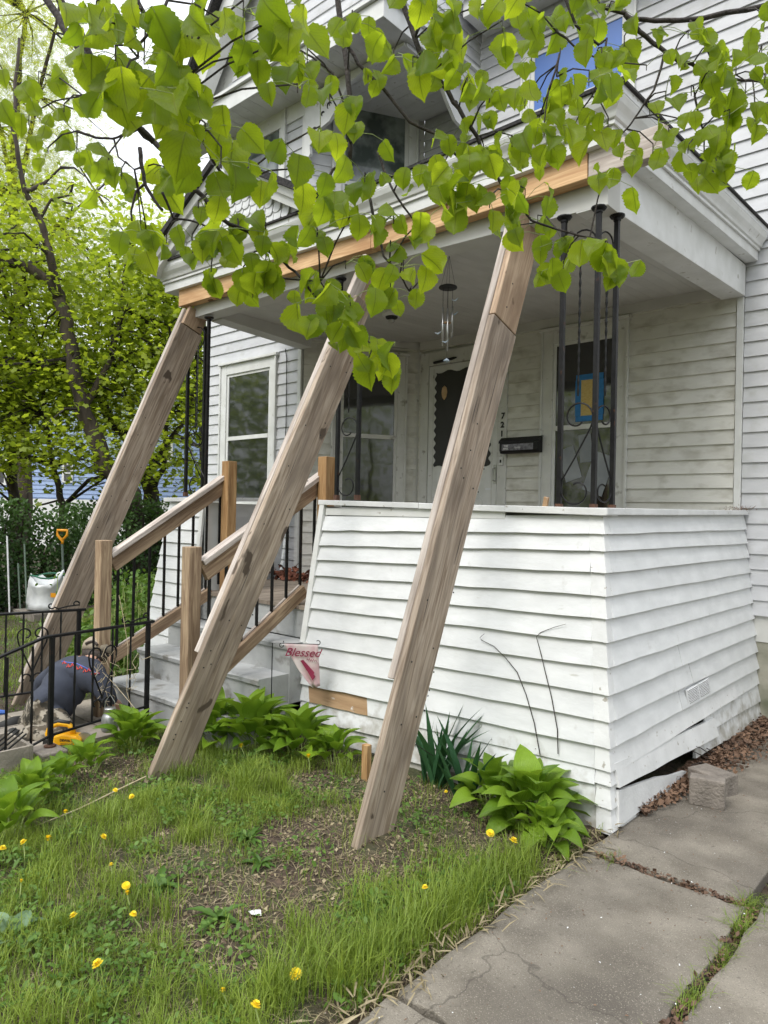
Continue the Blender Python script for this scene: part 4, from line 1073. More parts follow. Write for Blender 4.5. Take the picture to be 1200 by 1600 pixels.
# rakes
for a, c in ((gl, apx), (apx, gr)):
    d = (c - a).normalized(); n_ = Vector((-d.z, 0, d.x)) 
    if n_.z < 0: n_ = -n_
    if a is gl: a = a - d * .16
    else: c = c + d * .14
    o_ = n_ * .055
    MB().hexa([a + Vector((0, -.075, 0)), c + Vector((0, -.075, 0)), c, a], [a + o_ + Vector((0, -.085, 0)), c + o_ + Vector((0, -.085, 0)), c + o_, a + o_]).build('rake_board', MT['trim'], porch)
    MB().hexa([a + o_ + Vector((0, -.105, 0)), c + o_ + Vector((0, -.105, 0)), c + o_, a + o_], [a + o_ * 1.9 + Vector((0, -.12, 0)), c + o_ * 1.9 + Vector((0, -.12, 0)), c + o_ * 1.9, a + o_ * 1.9]).build('rake_board', MT['trim'], porch)
    q = o_ * 1.95
    MB().hexa([a + q + Vector((0, -.15, 0)), c + q + Vector((0, -.15, 0)), c + q + Vector((0, 1.5, .0)), a + q + Vector((0, 1.5, 0))], [a + q + n_ * .045 + Vector((0, -.15, 0)), c + q + n_ * .045 + Vector((0, -.15, 0)), c + q + n_ * .045 + Vector((0, 1.5, 0)), a + q + n_ * .045 + Vector((0, 1.5, 0))]).build('shingle_edge', MT['shingle'], porch)
# scales
sw_, sh_ = .085, .062
proto = None; row = 0; z = 3.60
while z < 4.0:
    f = (z + .03 - 3.60) / .46; x0 = -5.45 + max(0, f) * .87 + .04; x1 = -3.71 - max(0, f) * .87 - .04
    x = x0 + (row % 2) * sw_ / 2
    while x < x1 - .03:
        if proto is None:
            b = MB(); q = [(-.038, .075), (-.038, .02), (-.024, .004), (0, 0), (.024, .004), (.038, .02), (.038, .075)]
            b.prism([(a, 0 if zz > .05 else -.010, zz) for a, zz in q], (0, -.010, 0))
            proto = b.build('scale_shingle', MT['clap'], ped, origin=(0, 0, 0)); proto.location = Vector((x, GY - .001, z)) - wpos(ped)
        else:
            c = copy_to(proto, ped); c.location = Vector((x, GY - .001 + R.uniform(-.002, .002), z + R.uniform(-.003, .003))) - wpos(ped)
        x += sw_
    z += sh_; row += 1

# ------------------------------------------------------------------ concrete steps
steps = thing('concrete_steps', 'four chipped grey painted concrete steps up to the porch', 'steps', (-4.45, 2.9, 0))
for k, (yf, zt, x0, x1) in enumerate(((2.70, .205, -5.24, -3.70), (2.955, .41, -5.24, -3.71), (3.20, .615, -5.22, -3.70))):
    b = MB(); n = 9
    lip = .018
    P_ = []
    for i in range(n + 1):
        x = x0 + (x1 - x0) * i / n; j = R.uniform(-.006, .006)
        for (dy, z) in ((lip, -.05), (lip, zt - .045), (0, zt - .038), (-.004 + j, zt - .010), (.008 + j, zt), (3.40 - yf, zt), (3.40 - yf, -.05)):
            P_.append((x, yf + dy, z))
    b.v = P_; m = 7
    for i in range(n):
        for j in range(m): b.f.append((i * m + j, i * m + (j + 1) % m, (i + 1) * m + (j + 1) % m, (i + 1) * m + j)); b.m.append(0)
    b.f.append(tuple(range(m))[::-1]); b.m.append(0); b.f.append(tuple(n * m + j for j in range(m))); b.m.append(0)
    b.build('step', MT['steps'], steps)
# paved walk between the low railings
walk = link(bpy.data.objects.new('walk', None)); walk['kind'] = 'structure'; walk.location = (-4.9, 1.5, 0)
MT['paver'] = mk('sandy_paver', (.20, .18, .15), (.33, .29, .24), scale=5, rough=.9, bump=.5, bscale=60, rand=.15)
for i, y in enumerate(np.arange(-.6, 2.68, .33)):
    x = -5.42
    for j in range(3):
        MB().box((x, y, -.03), (x + .318, y + .318, .022 + R.uniform(-.004, .004) - max(0, 1.75 - y) * .12)).build('paver', MT['paver'], walk, bevel=.004); x += .325

# ------------------------------------------------------------------ wooden stair railings with iron balusters
def stair_rail(X, X2, nl, pl, label, lowmat):
    """nl newel (y, top z), pl upper post (y, top z)"""
    t = thing('stair_railing', label, 'railing', (X, nl[0], 0), 'stair railings')
    w = .089
    timber('newel', (X, nl[0], -.02), (X, nl[0], nl[1]), w, w, (0, 1, 0), lowmat, t, bevel=.005)
    timber('post', (X2, pl[0], .62), (X2, pl[0], pl[1]), w, w, (0, 1, 0), MT['post'], t, bevel=.004)
    return t
LX, RX = -4.96, -3.85
n1, p1 = (2.50, 1.285), (3.56, 1.925)
tl_ = stair_rail(-4.93, -4.88, n1, (3.545, 1.925), 'left stair railing of brown posts, wooden rails and thin black balusters', MT['postgrey'])
tr_ = stair_rail(-3.87, -3.80, (2.54, 1.285), (3.62, 1.925), 'right stair railing of brown posts and rails, crossed by the middle brace', MT['postgrey'])
def rails(t, X, pts_top, pts_bot, bal_n, Xb=None):
    # pts in the plane x = X given by picture rows
    a, c = onx(*pts_top[0], X), onx(*pts_top[1], X); d, e = onx(*pts_bot[0], X), onx(*pts_bot[1], X)
    timber('top_rail', a, c, .135, .038, (0, -.3, 1), MT['postgrey'], t)
    timber('hand_rail', a + Vector((0.0, -.012, .055)), c + Vector((0, -.012, .055)), .036, .085, (0, -.4, 1), MT['oldedge'], t, bevel=.006)
    timber('bottom_rail', d, e, .085, .038, (0, -.3, 1), MT['postgrey'], t)
    timber('bottom_cleat', d + Vector((-.035, 0, .02)), e + Vector((-.035, 0, .02)), .06, .02, (0, -.3, 1), MT['oldedge'], t)
    proto = None
    for i in range(bal_n):
        f = (i + .6) / bal_n
        y = a.y + (c.y - a.y) * f
        zt_ = a.z + (c.z - a.z) * (y - a.y) / (c.y - a.y) - .0; zb_ = d.z + (e.z - d.z) * (y - d.y) / (e.y - d.y) + .01
        MB().bar((X - .032, y, zb_), (X - .032, y, zt_), .016, .016, (1, 0, 0)).build('baluster', MT['iron'], t)
rails(tl_, -4.93, ((173, 880), (356, 752)), ((172, 1030), (330, 925)), 8)
rails(tr_, -3.87, ((316, 893), (505, 752)), ((330, 1062), (476, 922)), 8)

# ------------------------------------------------------------------ low iron walk railings with scrolls
def spiral(c, u, v, r0, r1, a0, a1, n=14):
    return [Vector(c) + Vector(u) * math.cos(a) * r + Vector(v) * math.sin(a) * r for a, r in zip(np.linspace(a0, a1, n), np.linspace(r0, r1, n))]
def flat_bar(b, pts, w=.011, t=.004):
    b.tube(pts, w * .55, 5, flat=.9)
def walk_rail(p_end, p_mid, p_low, label, feet):
    """end post by the steps, middle post, then the rail dips towards the street"""
    t = thing('walk_railing', label, 'railing', tuple(p_mid), 'black iron walk railings')
    H = .72
    e, m, l = Vector(p_end), Vector(p_mid), Vector(p_low)
    for p in (e, m): MB().bar(p + up * (feet if p is m else -.02), p + up * H, .026, .026, (1, 0, 0)).build('post', MT['iron'], t)
    topE, topM, topL = e + up * (H + .006), m + up * (H + .006), l + up * (H - .02)
    ex = (topE - topM).normalized()
    MB().tube([topE + ex * .05, topM + ex * .0, topM - ex * .05, topL], .011, 6).build('top_rail', MT['iron'], t)
    MB().tube([e + up * .14, m + up * .12, l + up * .09], .009, 6).build('bottom_rail', MT['iron'], t)
    L = (topE - topM).length; u = ex
    # twisted pickets
    for f in (.22, .40, .60, .80):
        p = m.lerp(e, f); MB().tube([p + up * (.12 + .6 * k / 10) for k in range(11)], [.0065 + .0025 * (k % 2) for k in range(11)], 4).build('picket', MT['iron'], t)
    for f in (.2, .45, .7, .95):
        p = m.lerp(l, f); MB().tube([p + up * (.10 + (.615 - .0 * f) * k / 10 - (0.03 * f)) for k in range(11)], [.0065 + .0025 * (k % 2) for k in range(11)], 4).build('picket', MT['iron'], t)
    # heart scroll between the pickets
    c = m.lerp(e, .5) + up * .40
    for s in (1, -1):
        us = u * s
        pts = spiral(c + us * .055 + up * .17, us, up, .022, .052, 2.2, -3.6 + 2.2 - .2, 12)[::-1]
        arc = spiral(c + us * .05 + up * .165, us, up, .024, .055, 4.6, -.2, 14)
        low = [c + us * .095 + up * .10, c + us * .05 + up * .0, c + us * .008 - up * .10, c - us * .0 - up * .13]
        b = MB(); flat_bar(b, arc + low); b.build('scroll', MT['iron'], t)
        b = MB(); flat_bar(b, spiral(c + us * .045 - up * .16, us, up, .015, .042, -1.0, 3.9, 13)); b.build('scroll', MT['iron'], t)
    # S scroll lying on the rail by the end post
    c = topE - u * .10 + up * .045
    b = MB(); flat_bar(b, spiral(c + u * .075, u, up, .010, .030, 4.2, -.2 + .0, 10) + [c + u * .02 - up * .012, c - u * .05 - up * .028] + spiral(c - u * .10, u, up, .028, .010, -.5, -5.0, 10))
    b.build('scroll', MT['iron'], t)
    return t
E1, M1, L1_ = Vector((-4.525, 2.63, 0)), Vector((-4.40, 1.915, 0)), Vector((-4.28, 1.30, -.13))
walk_rail(E1, M1, L1_, 'near black iron walk railing, its post set on a cinder block', .05)
E2, M2, L2_ = Vector((-5.42, 2.56, 0)), Vector((-5.56, 1.93, 0)), Vector((-5.66, 1.20, -.10))
walk_rail(E2, M2, L2_, 'far black iron walk railing behind the kneeling man', -.02)
blk = thing('cinder_block', 'grey cinder block under the near walk railing post', 'block', (-4.38, 1.89, 0))
MB().box((-4.48, 1.81, -.05), (-4.27, 1.97, .052)).build('block', MT['block'], blk, bevel=.01)
MB().lathe((M1.x, M1.y, .050), [(.035, 0), (.035, .012), (.02, .018)], 10).build('base_plate', MT['rust'], blk)

# ------------------------------------------------------------------ iron corner posts of the porch
def iron_post(label, a, c, side, ztop, zbot, three=True):
    """a corner bar, c offset to the bar in the front plane, side offset to the bar running back"""
    t = thing('iron_post', label, 'post', (a[0], a[1], zbot), 'openwork iron porch posts')
    a = Vector((a[0], a[1], 0)); bars = [a, a + Vector(c)] + ([a + Vector(side)] if three else [])
    for p in bars:
        MB().bar((p.x, p.y, zbot), (p.x, p.y, ztop), .025, .025, (1, 0, 0)).build('bar', MT['iron'], t, bevel=.002)
        MB().lathe((p.x, p.y, ztop - .03), [(.020, 0), (.020, .012), (.034, .016), (.040, .024), (.040, .03)], 12).build('flange', MT['iron'], t)
        MB().bar((p.x, p.y, zbot - .0), (p.x, p.y, zbot + .035), .032, .032, (1, 0, 0)).build('foot', MT['rust'], t)
    pan = [(a, Vector(c))] + ([(a, Vector(side))] if three else [])
    for o, v in pan:
        W = v.length; u = v.normalized(); o = Vector((o.x, o.y, 0)); cx = o + u * W / 2
        z0 = zbot
        # twisted thin picket
        n = 30; zs = np.linspace(z0 + .60, ztop - .22, n)
        MB().tube([cx + up * z for z in zs], [.0045 + .0035 * (k % 2) for k in range(n)], 4).build('picket', MT['iron'], t)
        h = W * .46
        b = MB(); arc = spiral(cx + up * (z0 + .50), u, up, .02, h, -2.6, 3.3, 20)
        arc = spiral(cx + up * (z0 + .49) + u * .0, u, up, h * .42, h, -2.4, 3.5, 22)
        flat_bar(b, arc[::1] + [o + u * W * .15 + up * (z0 + .42), o + u * W * .55 + up * (z0 + .28), o + u * W * .93 + up * (z0 + .16)], .009)
        b.build('scroll', MT['iron'], t)
        b = MB(); flat_bar(b, [o + u * W * .93 + up * (z0 + .16)] + spiral(cx + up * (z0 + .105), u, up, h, h * .4, .2, -5.2, 22), .009); b.build('scroll', MT['iron'], t)
        b = MB(); flat_bar(b, spiral(cx + up * (ztop - .17), u, up, h, h * .5, 3.4, -1.2, 14), .009); b.build('scroll', MT['iron'], t)
    return t
cc_ = corner(cz_[0]).z
iron_post('black iron porch post of three bars and scrolls standing on the right front corner', (-1.635, 3.455), (-.195, 0, 0), (.03, .155, 0), 3.118, cc_ + .035)
iron_post('black iron porch post right of the steps, half behind the middle brace', (-3.335, 3.47), (-.20, 0, 0), (0, 0, 0), 3.145, lT + .0, three=False)
iron_post('black iron porch post at the left end, seen against the trees', (-5.42, 3.48), (.30, 0, 0), (0, .17, 0), 3.145, 1.635)

# ------------------------------------------------------------------ new timber header and the three leaning braces
hd = thing('header_beam', 'fresh yellow timber header nailed under the front cornice of the porch', 'beam', (-3.3, 3.36, 3.2))
hy = 3.40
def hz(x): return 3.238 + (.016 if x < -4 else 0)
timber('plank', (-5.40, hy, 3.335), (-3.16, hy, 3.310), .155, .078, (0, 0, 1), MT['fresh'], hd, wob=.001)
timber('plank', (-3.155, hy - .003, 3.308), (-2.55, hy - .003, 3.305), .150, .076, (0, 0, 1), MT['fresh'], hd, wob=.001)
timber('plank', (-2.545, hy, 3.308), (-1.66, hy, 3.315), .15, .078, (0, 0, 1), MT['fresh'], hd, wob=.002)
timber('plank', (-1.655, hy + .002, 3.316), (-1.27, hy + .002, 3.320), .145, .074, (0, 0, 1), MT['oldedge'], hd, wob=.002)['label'] = 'pale weathered end of the header'

def brace(label, base_px, top_px, parts, ywid=.30, top_y=3.345):
    A = onz(*base_px, 0); T = ony(*top_px, top_y); ax = (T - A); L = ax.length; d = ax.normalized()
    t = thing('lumber_brace', label, 'brace', tuple(A), 'lumber braces propping the porch roof')
    hint = Vector((0, 1, 0)); wv = (hint - d * hint.dot(d)).normalized()
    if wv.y < 0: wv = -wv
    tv = d.cross(wv)
    if tv.x < 0: tv = -tv                                   # towards +x
    for (nm, f0, f1, ply, w, shift, mat, lab) in parts:
        c0 = A + d * (L * f0 - (.12 if f0 == 0 else 0)) + wv * (w / 2 + shift) + tv * (.0195 + ply * .0395)
        c1 = A + d * (L * f1) + wv * (w / 2 + shift) + tv * (.0195 + ply * .0395)
        o = timber(nm, c0, c1, w, .0385, tuple(wv), MT[mat], t, wob=.0015, bevel=.005, sk0=.0, sk1=0)
        if lab: o['label'] = lab
    for k in range(5):
        f = R.uniform(.03, .7); o_ = R.uniform(.03, .20); ln = R.uniform(.10, .32)
        q_ = A + d * L * f + wv * o_ + tv * (.0395 * 2 + .0002)
        MB().tube([q_, q_ + d * ln * .5 + wv * R.uniform(-.004, .004), q_ + d * ln], [.0006, .0016, .0004], 4).build('split', MT['dark'], t)
    # nail heads on the broad face
    proto = None
    for i in range(22):
        f = R.uniform(.06, .92); p = A + d * L * f + wv * R.choice((.05, .09, .19, .24)) * 1.0 + tv * (.0395 * 2 + .0005)
        if proto is None:
            b = MB(); b.lathe((0, 0, 0), [(.0045, 0), (.0045, .0012), (.003, .002)], 8); proto = b.build('nail', MT['dark'], t, origin=(0, 0, 0)); o = proto
        else: o = copy_to(proto, t)
        m = frame_at(p, wv, d); z = tv; x = wv; y = z.cross(x)
        m = Matrix((x, y, z)).transposed().to_4x4(); m.translation = p - wpos(t); o.matrix_basis = m
    return t, A, d, wv, tv, L
MT['tanwood'] = wood('tan_offcut', (.38, .26, .17), (.56, .42, .29), (.24, .16, .10))
BW = .238
brace('right leaning brace of weathered planks, its foot in the bare soil near the path', (534, 1331), (793, 338),
      [('plank', 0, .815, 1, BW, 0, 'old', None), ('plank', .235, 1.022, 0, BW, -.002, 'oldedge', None), ('plank', .817, 1.022, 1, BW * .95, .006, 'tanwood', 'tan offcut at the top')], top_y=3.345)
brace('middle leaning brace crossing in front of the steps, with a stepped splice near its head', (218, 1217), (562, 408),
      [('plank', 0, .835, 1, BW, 0, 'old', None), ('plank', .22, 1.015, 0, .10, -.002, 'oldedge', None), ('plank', .22, .86, 0, .13, .10, 'old', None), ('plank', .80, 1.03, 0, .10, .085, 'tanwood', 'tan offcut showing behind the splice'), ('plank', .838, .93, 1.0, .15, .03, 'old', 'short grey block above the splice')], top_y=3.345)
brace('left leaning brace rising behind the iron railings to the left end of the header', (14, 1098), (281, 490),
      [('plank', 0, .975, 1, BW, 0, 'old', None), ('plank', 0.05, 1.015, 0, BW, -.002, 'oldedge', None), ('plank', .977, 1.025, 1, BW * .8, .02, 'tanwood', 'tan block at the top')], top_y=3.345)
st = thing('wooden_stake', 'short pale wooden stake behind the foot of the right brace', 'stake', tuple(onz(573, 1215, 0)))
p = onz(572, 1218, 0); timber('stake', p - up * .05, p + up * .20, .045, .038, (1, 0, 0), MT['post'], st)

# ------------------------------------------------------------------ wind chime and porch light
hk = onz(702, 388, 3.285); 
ch = thing('wind_chime', 'wind chime with a dark disc and silver tubes hanging from the porch ceiling', 'wind chime', tuple(hk))
D_ = (hk - CAM).length
cd = -(rot.transposed() @ (hk - CAM)).z
dd = atd(700, 449, cd)
MB().tube(spiral(hk - up * .02, (1, 0, 0), up, .012, .014, 1.4, -3.4, 9) + [hk - up * .045], .0022, 5).build('hook', MT['dark'], ch)
b = MB()
for k in range(4):
    a = k * math.pi / 2 + .4; b.tube([hk - up * .045, dd + Vector((math.cos(a) * .05, math.sin(a) * .05, .0))], .0011, 4)
b.build('cord', MT['dark'], ch)
MB().lathe(dd - up * .008, [(.058, 0), (.062, .004), (.060, .012), (.03, .024), (.006, .028)], 20).build('disc', MT['dark'], ch, smooth=True)
for k in range(6):
    a = k * math.pi / 3 + .2; L = .17 + .022 * k; top = dd + Vector((math.cos(a) * .036, math.sin(a) * .036, -.13 - .01 * (k % 3)))
    MB().tube([top, top - up * L], .0055, 8).build('tube', MT['metal'], ch, smooth=True)
    MB().tube([dd + Vector((math.cos(a) * .036, math.sin(a) * .036, 0)), top], .001, 4).build('string', MT['dark'], ch)
MB().tube([dd, dd - up * .46], .001, 4).build('string', MT['dark'], ch)
MT['cyan'] = mk('clear_blue_charm', (.25, .33, .40), (.45, .52, .58), rough=.2)
MB().lathe(dd - up * .24, [(.024, 0), (.026, .003), (.024, .008)], 14).build('clapper', MT['bare'], ch)
for k in range(5):
    a = k * 1.3; q = dd + Vector((math.cos(a) * .06, math.sin(a) * .06, -.10 - .07 * k))
    MB().tube([q + Vector((-.03, 0, .012)), q, q + Vector((.03, 0, .015))], [.001, .006, .001], 5).build('bird_charm', MT['cyan'], ch)
MB().lathe(dd - up * .50, [(.001, 0), (.022, .01), (.022, .014), (.001, .03)], 8).build('sail', MT['cyan'], ch)
lp = onz(612, 486, 3.295)
pl_ = thing('porch_light', 'round ceiling light with a dark bulb opening behind the middle brace', 'ceiling light', tuple(lp))
MB().lathe(lp - up * .05, [(.06, 0), (.085, .01), (.09, .055)], 20).build('base', MT['trim'], pl_, smooth=True)
MB().lathe(lp - up * .078, [(.02, 0), (.05, .012), (.055, .027)], 16).build('rim', MT['dark'], pl_, smooth=True)
MB().lathe(lp - up * .11, [(.001, 0), (.025, .012), (.03, .03), (.018, .045)], 14).build('bulb', MT['metal'], pl_, smooth=True)

# ------------------------------------------------------------------ garden flag
fs = onz(437, 1150, .0); fs = Vector((-3.60, 2.98, 0))
fd = -(rot.transposed() @ (fs - CAM)).z
fl = thing('garden_flag', 'pink three cornered garden flag reading Blessed, drooping on a thin black stand', 'flag', tuple(fs))
pA, pB = atd(443, 1005, fd), atd(497, 1007, fd)
MB().tube([fs - up * .05, Vector((fs.x, fs.y, pA.z)), pA + Vector((.0, 0, .0)), pA + up * .015], .0035, 5).build('stake', MT['iron'], fl)
MB().tube([pA, pB] + spiral(pB + up * .012, (pB - pA).normalized(), up, .014, .014, -1.6, 2.4, 8), .003, 5).build('arm', MT['iron'], fl)
MB().tube(spiral(pA + up * -.014 - (pB - pA).normalized() * .012, (pB - pA).normalized(), up, .014, .012, 1.4, 6.5, 10), .003, 5).build('curl', MT['iron'], fl)
pt = atd(493, 1075, fd); u_ = (pB - pA).normalized(); Wf = (pB - pA).length
MT['pink'] = mk('faded_pink_cloth', (.50, .32, .34), (.60, .42, .43), scale=5, rough=.85, c3=(.66, .58, .56), thr=.52, s3=9, soft3=.1)
MT['maroon'] = mk('maroon_print', (.22, .015, .05), (.26, .02, .06), rough=.8)
fb = MB(); nu, nv = 14, 14
toc = Vector((-XA.z, -YA.z, -ZA.z)) * -1
def flagp(i, j, e=0):
    u, v = i / nu, j / nv
    p = (pA + Vector((0, 0, -.005))).lerp(pB - up * .005, u) ; tip = pt
    l = pA.lerp(atd(478, 1062, fd), v); r_ = pB.lerp(atd(500, 1072, fd), v)
    if v > .75: l = atd(466, 1046, fd).lerp(atd(488, 1075, fd), (v - .75) * 4)
    elif True: l = pA.lerp(atd(466, 1046, fd), v / .75)
    q = l.lerp(r_, u)
    return q + toc * (.012 * math.sin(u * 9 + v * 3) * v + e)
for j in range(nv + 1):
    for i in range(nu + 1): fb.v.append(tuple(flagp(i, j)))
for j in range(nv):
    for i in range(nu): a = j * (nu + 1) + i; fb.f.append((a, a + 1, a + nu + 2, a + nu + 1)); fb.m.append(0)
fo = fb.build('cloth', MT['pink'], fl, smooth=True); so = fo.modifiers.new('t', 'SOLIDIFY'); so.thickness = .002
r3 = u_; cen = flagp(7, 4, .010)
text_mesh('Blessed', .076, .0006, fl, MT['maroon'], frame_at(flagp(6.6, 3.2, .014), r3, up - u_ * .02), shear=.4, bold=.0004)
hq = [flagp(i, j, .0135) for i, j in ((4.2, 6.4), (6.0, 5.8), (11.0, 9.6), (10.4, 10.4), (11.2, 11.0), (7.5, 12.2), (6.6, 10.2), (5.2, 8.5))]
MB().prism(hq, toc * .0005).build('boot_print', MT['maroon'], fl)
for k in range(5):
    q = flagp(7.5 + k * 1.1, 5.9 - .2 * (k % 2), .0135); MB().tube([q, q + u_ * .008 + up * .012, q + u_ * .016 - up * .004], [.0008, .003, .0008], 4).build('flourish', MT['maroon'], fl)

# ------------------------------------------------------------------ loose blocks by the path, dead leaves
for k, (x, y, z0, s, a, lab) in enumerate((( -1.225, 4.02, -.01, (.175, .085, .15), .25, 'brown grey cinder block chunk standing by the porch corner, nearer the camera'),
                                      (-1.275, 4.27, -.02, (.21, .16, .12), -.35, 'flat topped cinder block chunk lying behind the nearer block'))):
    t = thing('cinder_block', lab, 'block', (x, y, z0), 'cinder blocks by the path')
    b = MB(); b.box((-s[0] / 2, -s[1] / 2, 0), (s[0] / 2, s[1] / 2, s[2])); o = b.build('block', MT['block'], t, bevel=.008, origin=(0, 0, 0)); o.location = (0, 0, 0); o.rotation_euler = (0, 0, a)
# dead leaves swept against the skirt
n = 4200
yy = NR.uniform(3.6, 6.0, n); xx = -1.47 + NR.beta(1.1, 3.2, n) * (.10 + .22 * np.clip((yy - 3.6) / 1.2, 0, 1))
zz = .005 + NR.random(n) * .05 * np.clip(1 - (xx + 1.47) / .2, 0, 1)
tag(leaf_cloud('leaf_litter', np.stack([xx, yy, zz], 1), NR.normal(size=(n, 3)) * .5 + [0, 0, 1], NR.uniform(.012, .040, n), MT['litter'], shape='oval'), kind='stuff')
n = 500
tt_ = NR.random(n); xx = -1.47 + NR.normal(0, .045, n); yy = 1.2 + tt_ * 2.3
m = (yy > 1.75) | True; zz = .002 + NR.random(n) * .02
tag(leaf_cloud('dry_grass_litter', np.stack([xx, yy, zz], 1), NR.normal(size=(n, 3)) * .4 + [0, 0, 1], NR.uniform(.03, .09, n), MT['dry'], shape='needle'), kind='stuff')
# leaf pile on the porch floor
lp_ = ony(452, 893, 4.8)
lpile = thing('leaf_pile', 'small heap of red brown dead leaves on the porch floor by the bay wall', 'leaf pile', (lp_.x, 4.6, .85))
pc_ = onz(452, 893, .88); n = 260
MT['redleaf'] = mk('red_brown_leaf', (.10, .03, .018), (.22, .08, .045), scale=30, rough=.8)
P_ = np.stack([-5.36 + NR.normal(0, .13, n), 4.66 + NR.normal(0, .07, n), .855 + np.abs(NR.normal(0, .035, n))], 1)
tag(leaf_cloud('leaves', P_, NR.normal(size=(n, 3)) * .8 + [0, 0, 1], NR.uniform(.04, .09, n), MT['redleaf'], lpile, shape='oval'), kind='stuff')
# bird-nest straw under the corner board
q = onz(1150, 792, 1.60); n = 90
stt = thing('straw_tuft', 'tuft of brown straw on the cap where the skirt meets the house', 'straw', (-1.62, 5.88, wT))
P_ = np.stack([-1.60 + NR.normal(0, .06, n), 5.88 + NR.normal(0, .03, n), wT + .004 + np.abs(NR.normal(0, .012, n))], 1)
tag(leaf_cloud('straws', P_, NR.normal(size=(n, 3)) + [0, 0, 1], NR.uniform(.02, .05, n), MT['litter'], stt, shape='needle'), kind='stuff')
# wooden wedge on the cap
q = wx(850, 780, YB); q = ony(851, 792, 3.52); wd = thing('wood_scrap', 'small brown wood scrap leaning on the cap before the window', 'scrap', tuple(q))
timber('scrap', q - up * .01, q + Vector((.012, 0, .055)), .028, .02, (1, 0, 0), MT['bare'], wd)

# ------------------------------------------------------------------ plants
def leaf_mesh(name, L, W, prof, curl, fold, n=7, droop=0.0, mat=None, petiole=0.0, wavy=0.0):
    """one leaf lying along +x, tip at x = L, curved and folded about its midrib"""
    v = []; f = []; uv = []
    for i in range(n + 1):
        t = i / n; w = W * prof(t) / 2; x = L * t; z = -droop * L * t * t + curl * L * math.sin(t * math.pi) * .3
        for k in range(-2, 3):
            s = k / 2; wz = fold * abs(s) * w * 2 - .0 + wavy * math.sin(t * 14 + k) * w * abs(s)
            v.append((petiole + x, s * w, z + wz)); uv.append((s * .5 + .5, t))
    for i in range(n):
        for k in range(4): a = i * 5 + k; f.append((a, a + 5, a + 6, a + 1))
    if petiole:
        b0 = len(v); r = .0022 if petiole < .08 else .0035
        for (x, z) in ((0, -.0), (petiole + .002, 0)):
            for (dy, dz) in ((r, 0), (-r * .6, r), (-r * .6, -r)): v.append((x, dy, z + dz)); uv.append((.5, 0))
        for j in range(3): f.append((b0 + j, b0 + (j + 1) % 3, b0 + 3 + (j + 1) % 3, b0 + 3 + j))
    me = bpy.data.meshes.new(name); me.from_pydata(v, [], f)
    ul = me.uv_layers.new(name='UVMap')
    for l in me.loops: ul.data[l.index].uv = uv[l.vertex_index]
    me.polygons.foreach_set('use_smooth', [True] * len(me.polygons)); me.materials.append(mat); me.update()
    return me
hp_ = lambda t: (math.sin(t ** .60 * math.pi) ** .62) * (1.0 if t < .75 else 1 - (t - .75) * 1.1) if t < 1 else 0.0
hm = [leaf_mesh('hosta_leaf', .175, .135, hp_, .5, .14, 9, .28 + .1 * k, MT['hosta'], petiole=.07, wavy=.06) for k in range(3)]
hm2 = [leaf_mesh('hosta_leaf', .165, .10, hp_, .4, .26, 9, .18 + .1 * k, MT['hosta'], petiole=.06, wavy=.04) for k in range(2)]
def place(me, name, parent, loc, yaw, pitch, roll, sc):
    o = link(bpy.data.objects.new(name, me)); o.parent = parent
    m = Matrix.Rotation(yaw, 4, 'Z') @ Matrix.Rotation(-pitch, 4, 'Y') @ Matrix.Rotation(roll, 4, 'X')
    o.matrix_basis = Matrix.Translation(Vector(loc) - wpos(parent)) @ m @ Matrix.Scale(sc, 4)
    return o
def hosta(x, y, n, sc, label, ms, upright=.0, r0=.05, z=0):
    t = thing('hosta', label, 'plant', (x, y, gz(x, y) + z), 'broad leaved plants along the porch and walk')
    for i in range(n):
        f = (i + .5) / n; yaw = i * 2.39996 + R.uniform(-.3, .3)
        pit = (1.30 - 1.25 * f ** .8) * (1 - upright) + upright * 1.1 + R.uniform(-.12, .12)
        rr = r0 * f ** .5
        zz = gz(x, y) + z + .02 + (1 - f) * .10 * sc
        place(R.choice(ms), 'leaf', t, (x + math.cos(yaw) * rr * .6, y + math.sin(yaw) * rr * .6, zz), yaw, pit, R.uniform(-.3, .3), sc * R.uniform(.8, 1.15))
    b = MB()
    for i in range(10):
        a = i * 2.4; b.tube([(x + math.cos(a) * r0 * .5, y + math.sin(a) * r0 * .5, gz(x, y) + z - .02), (x + math.cos(a) * r0, y + math.sin(a) * r0, gz(x, y) + z + .09 * sc)], .004, 4)
    b.build('stalks', MT['stem'], t)
    return t
hosta(-1.78, 3.13, 38, .98, 'large hosta with many overlapping leaves at the white porch corner', hm, .08, .12)
hosta(-1.62, 3.00, 20, .66, 'hosta crown closest to the white porch corner post', hm, .0, .08)
hosta(-2.02, 3.16, 20, .85, 'hosta growing beside the iris blades', hm, .1, .08)
hosta(-3.62, 2.86, 36, 1.22, 'bushy green hosta under the garden flag', hm2, .25, .13)
hosta(-3.85, 2.72, 32, 1.05, 'hosta beside the concrete steps, right of the middle brace', hm2, .3, .12)
hosta(-3.30, 2.98, 30, 1.05, 'hosta below the bare brown clapboard', hm2, .2, .10)
hosta(-3.05, 3.02, 18, .8, 'small hosta left of the pale wooden stake', hm2, .3, .07)
hosta(-4.12, 2.30, 26, .92, 'hosta left of the foot of the middle brace', hm2, .45, .09)
hosta(-3.96, 1.93, 20, .64, 'hosta in front of the yellow tools', hm2, .45, .08)
hosta(-3.84, 1.72, 16, .60, 'hosta by the cinder block under the railing', hm2, .45, .07)
hosta(-3.70, 1.52, 20, .74, 'hosta at the left edge of the lawn by the walk', hm2, .5, .08)
hosta(-3.40, 1.30, 20, .80, 'hosta cut by the left edge of the picture', hm2, .5, .08)
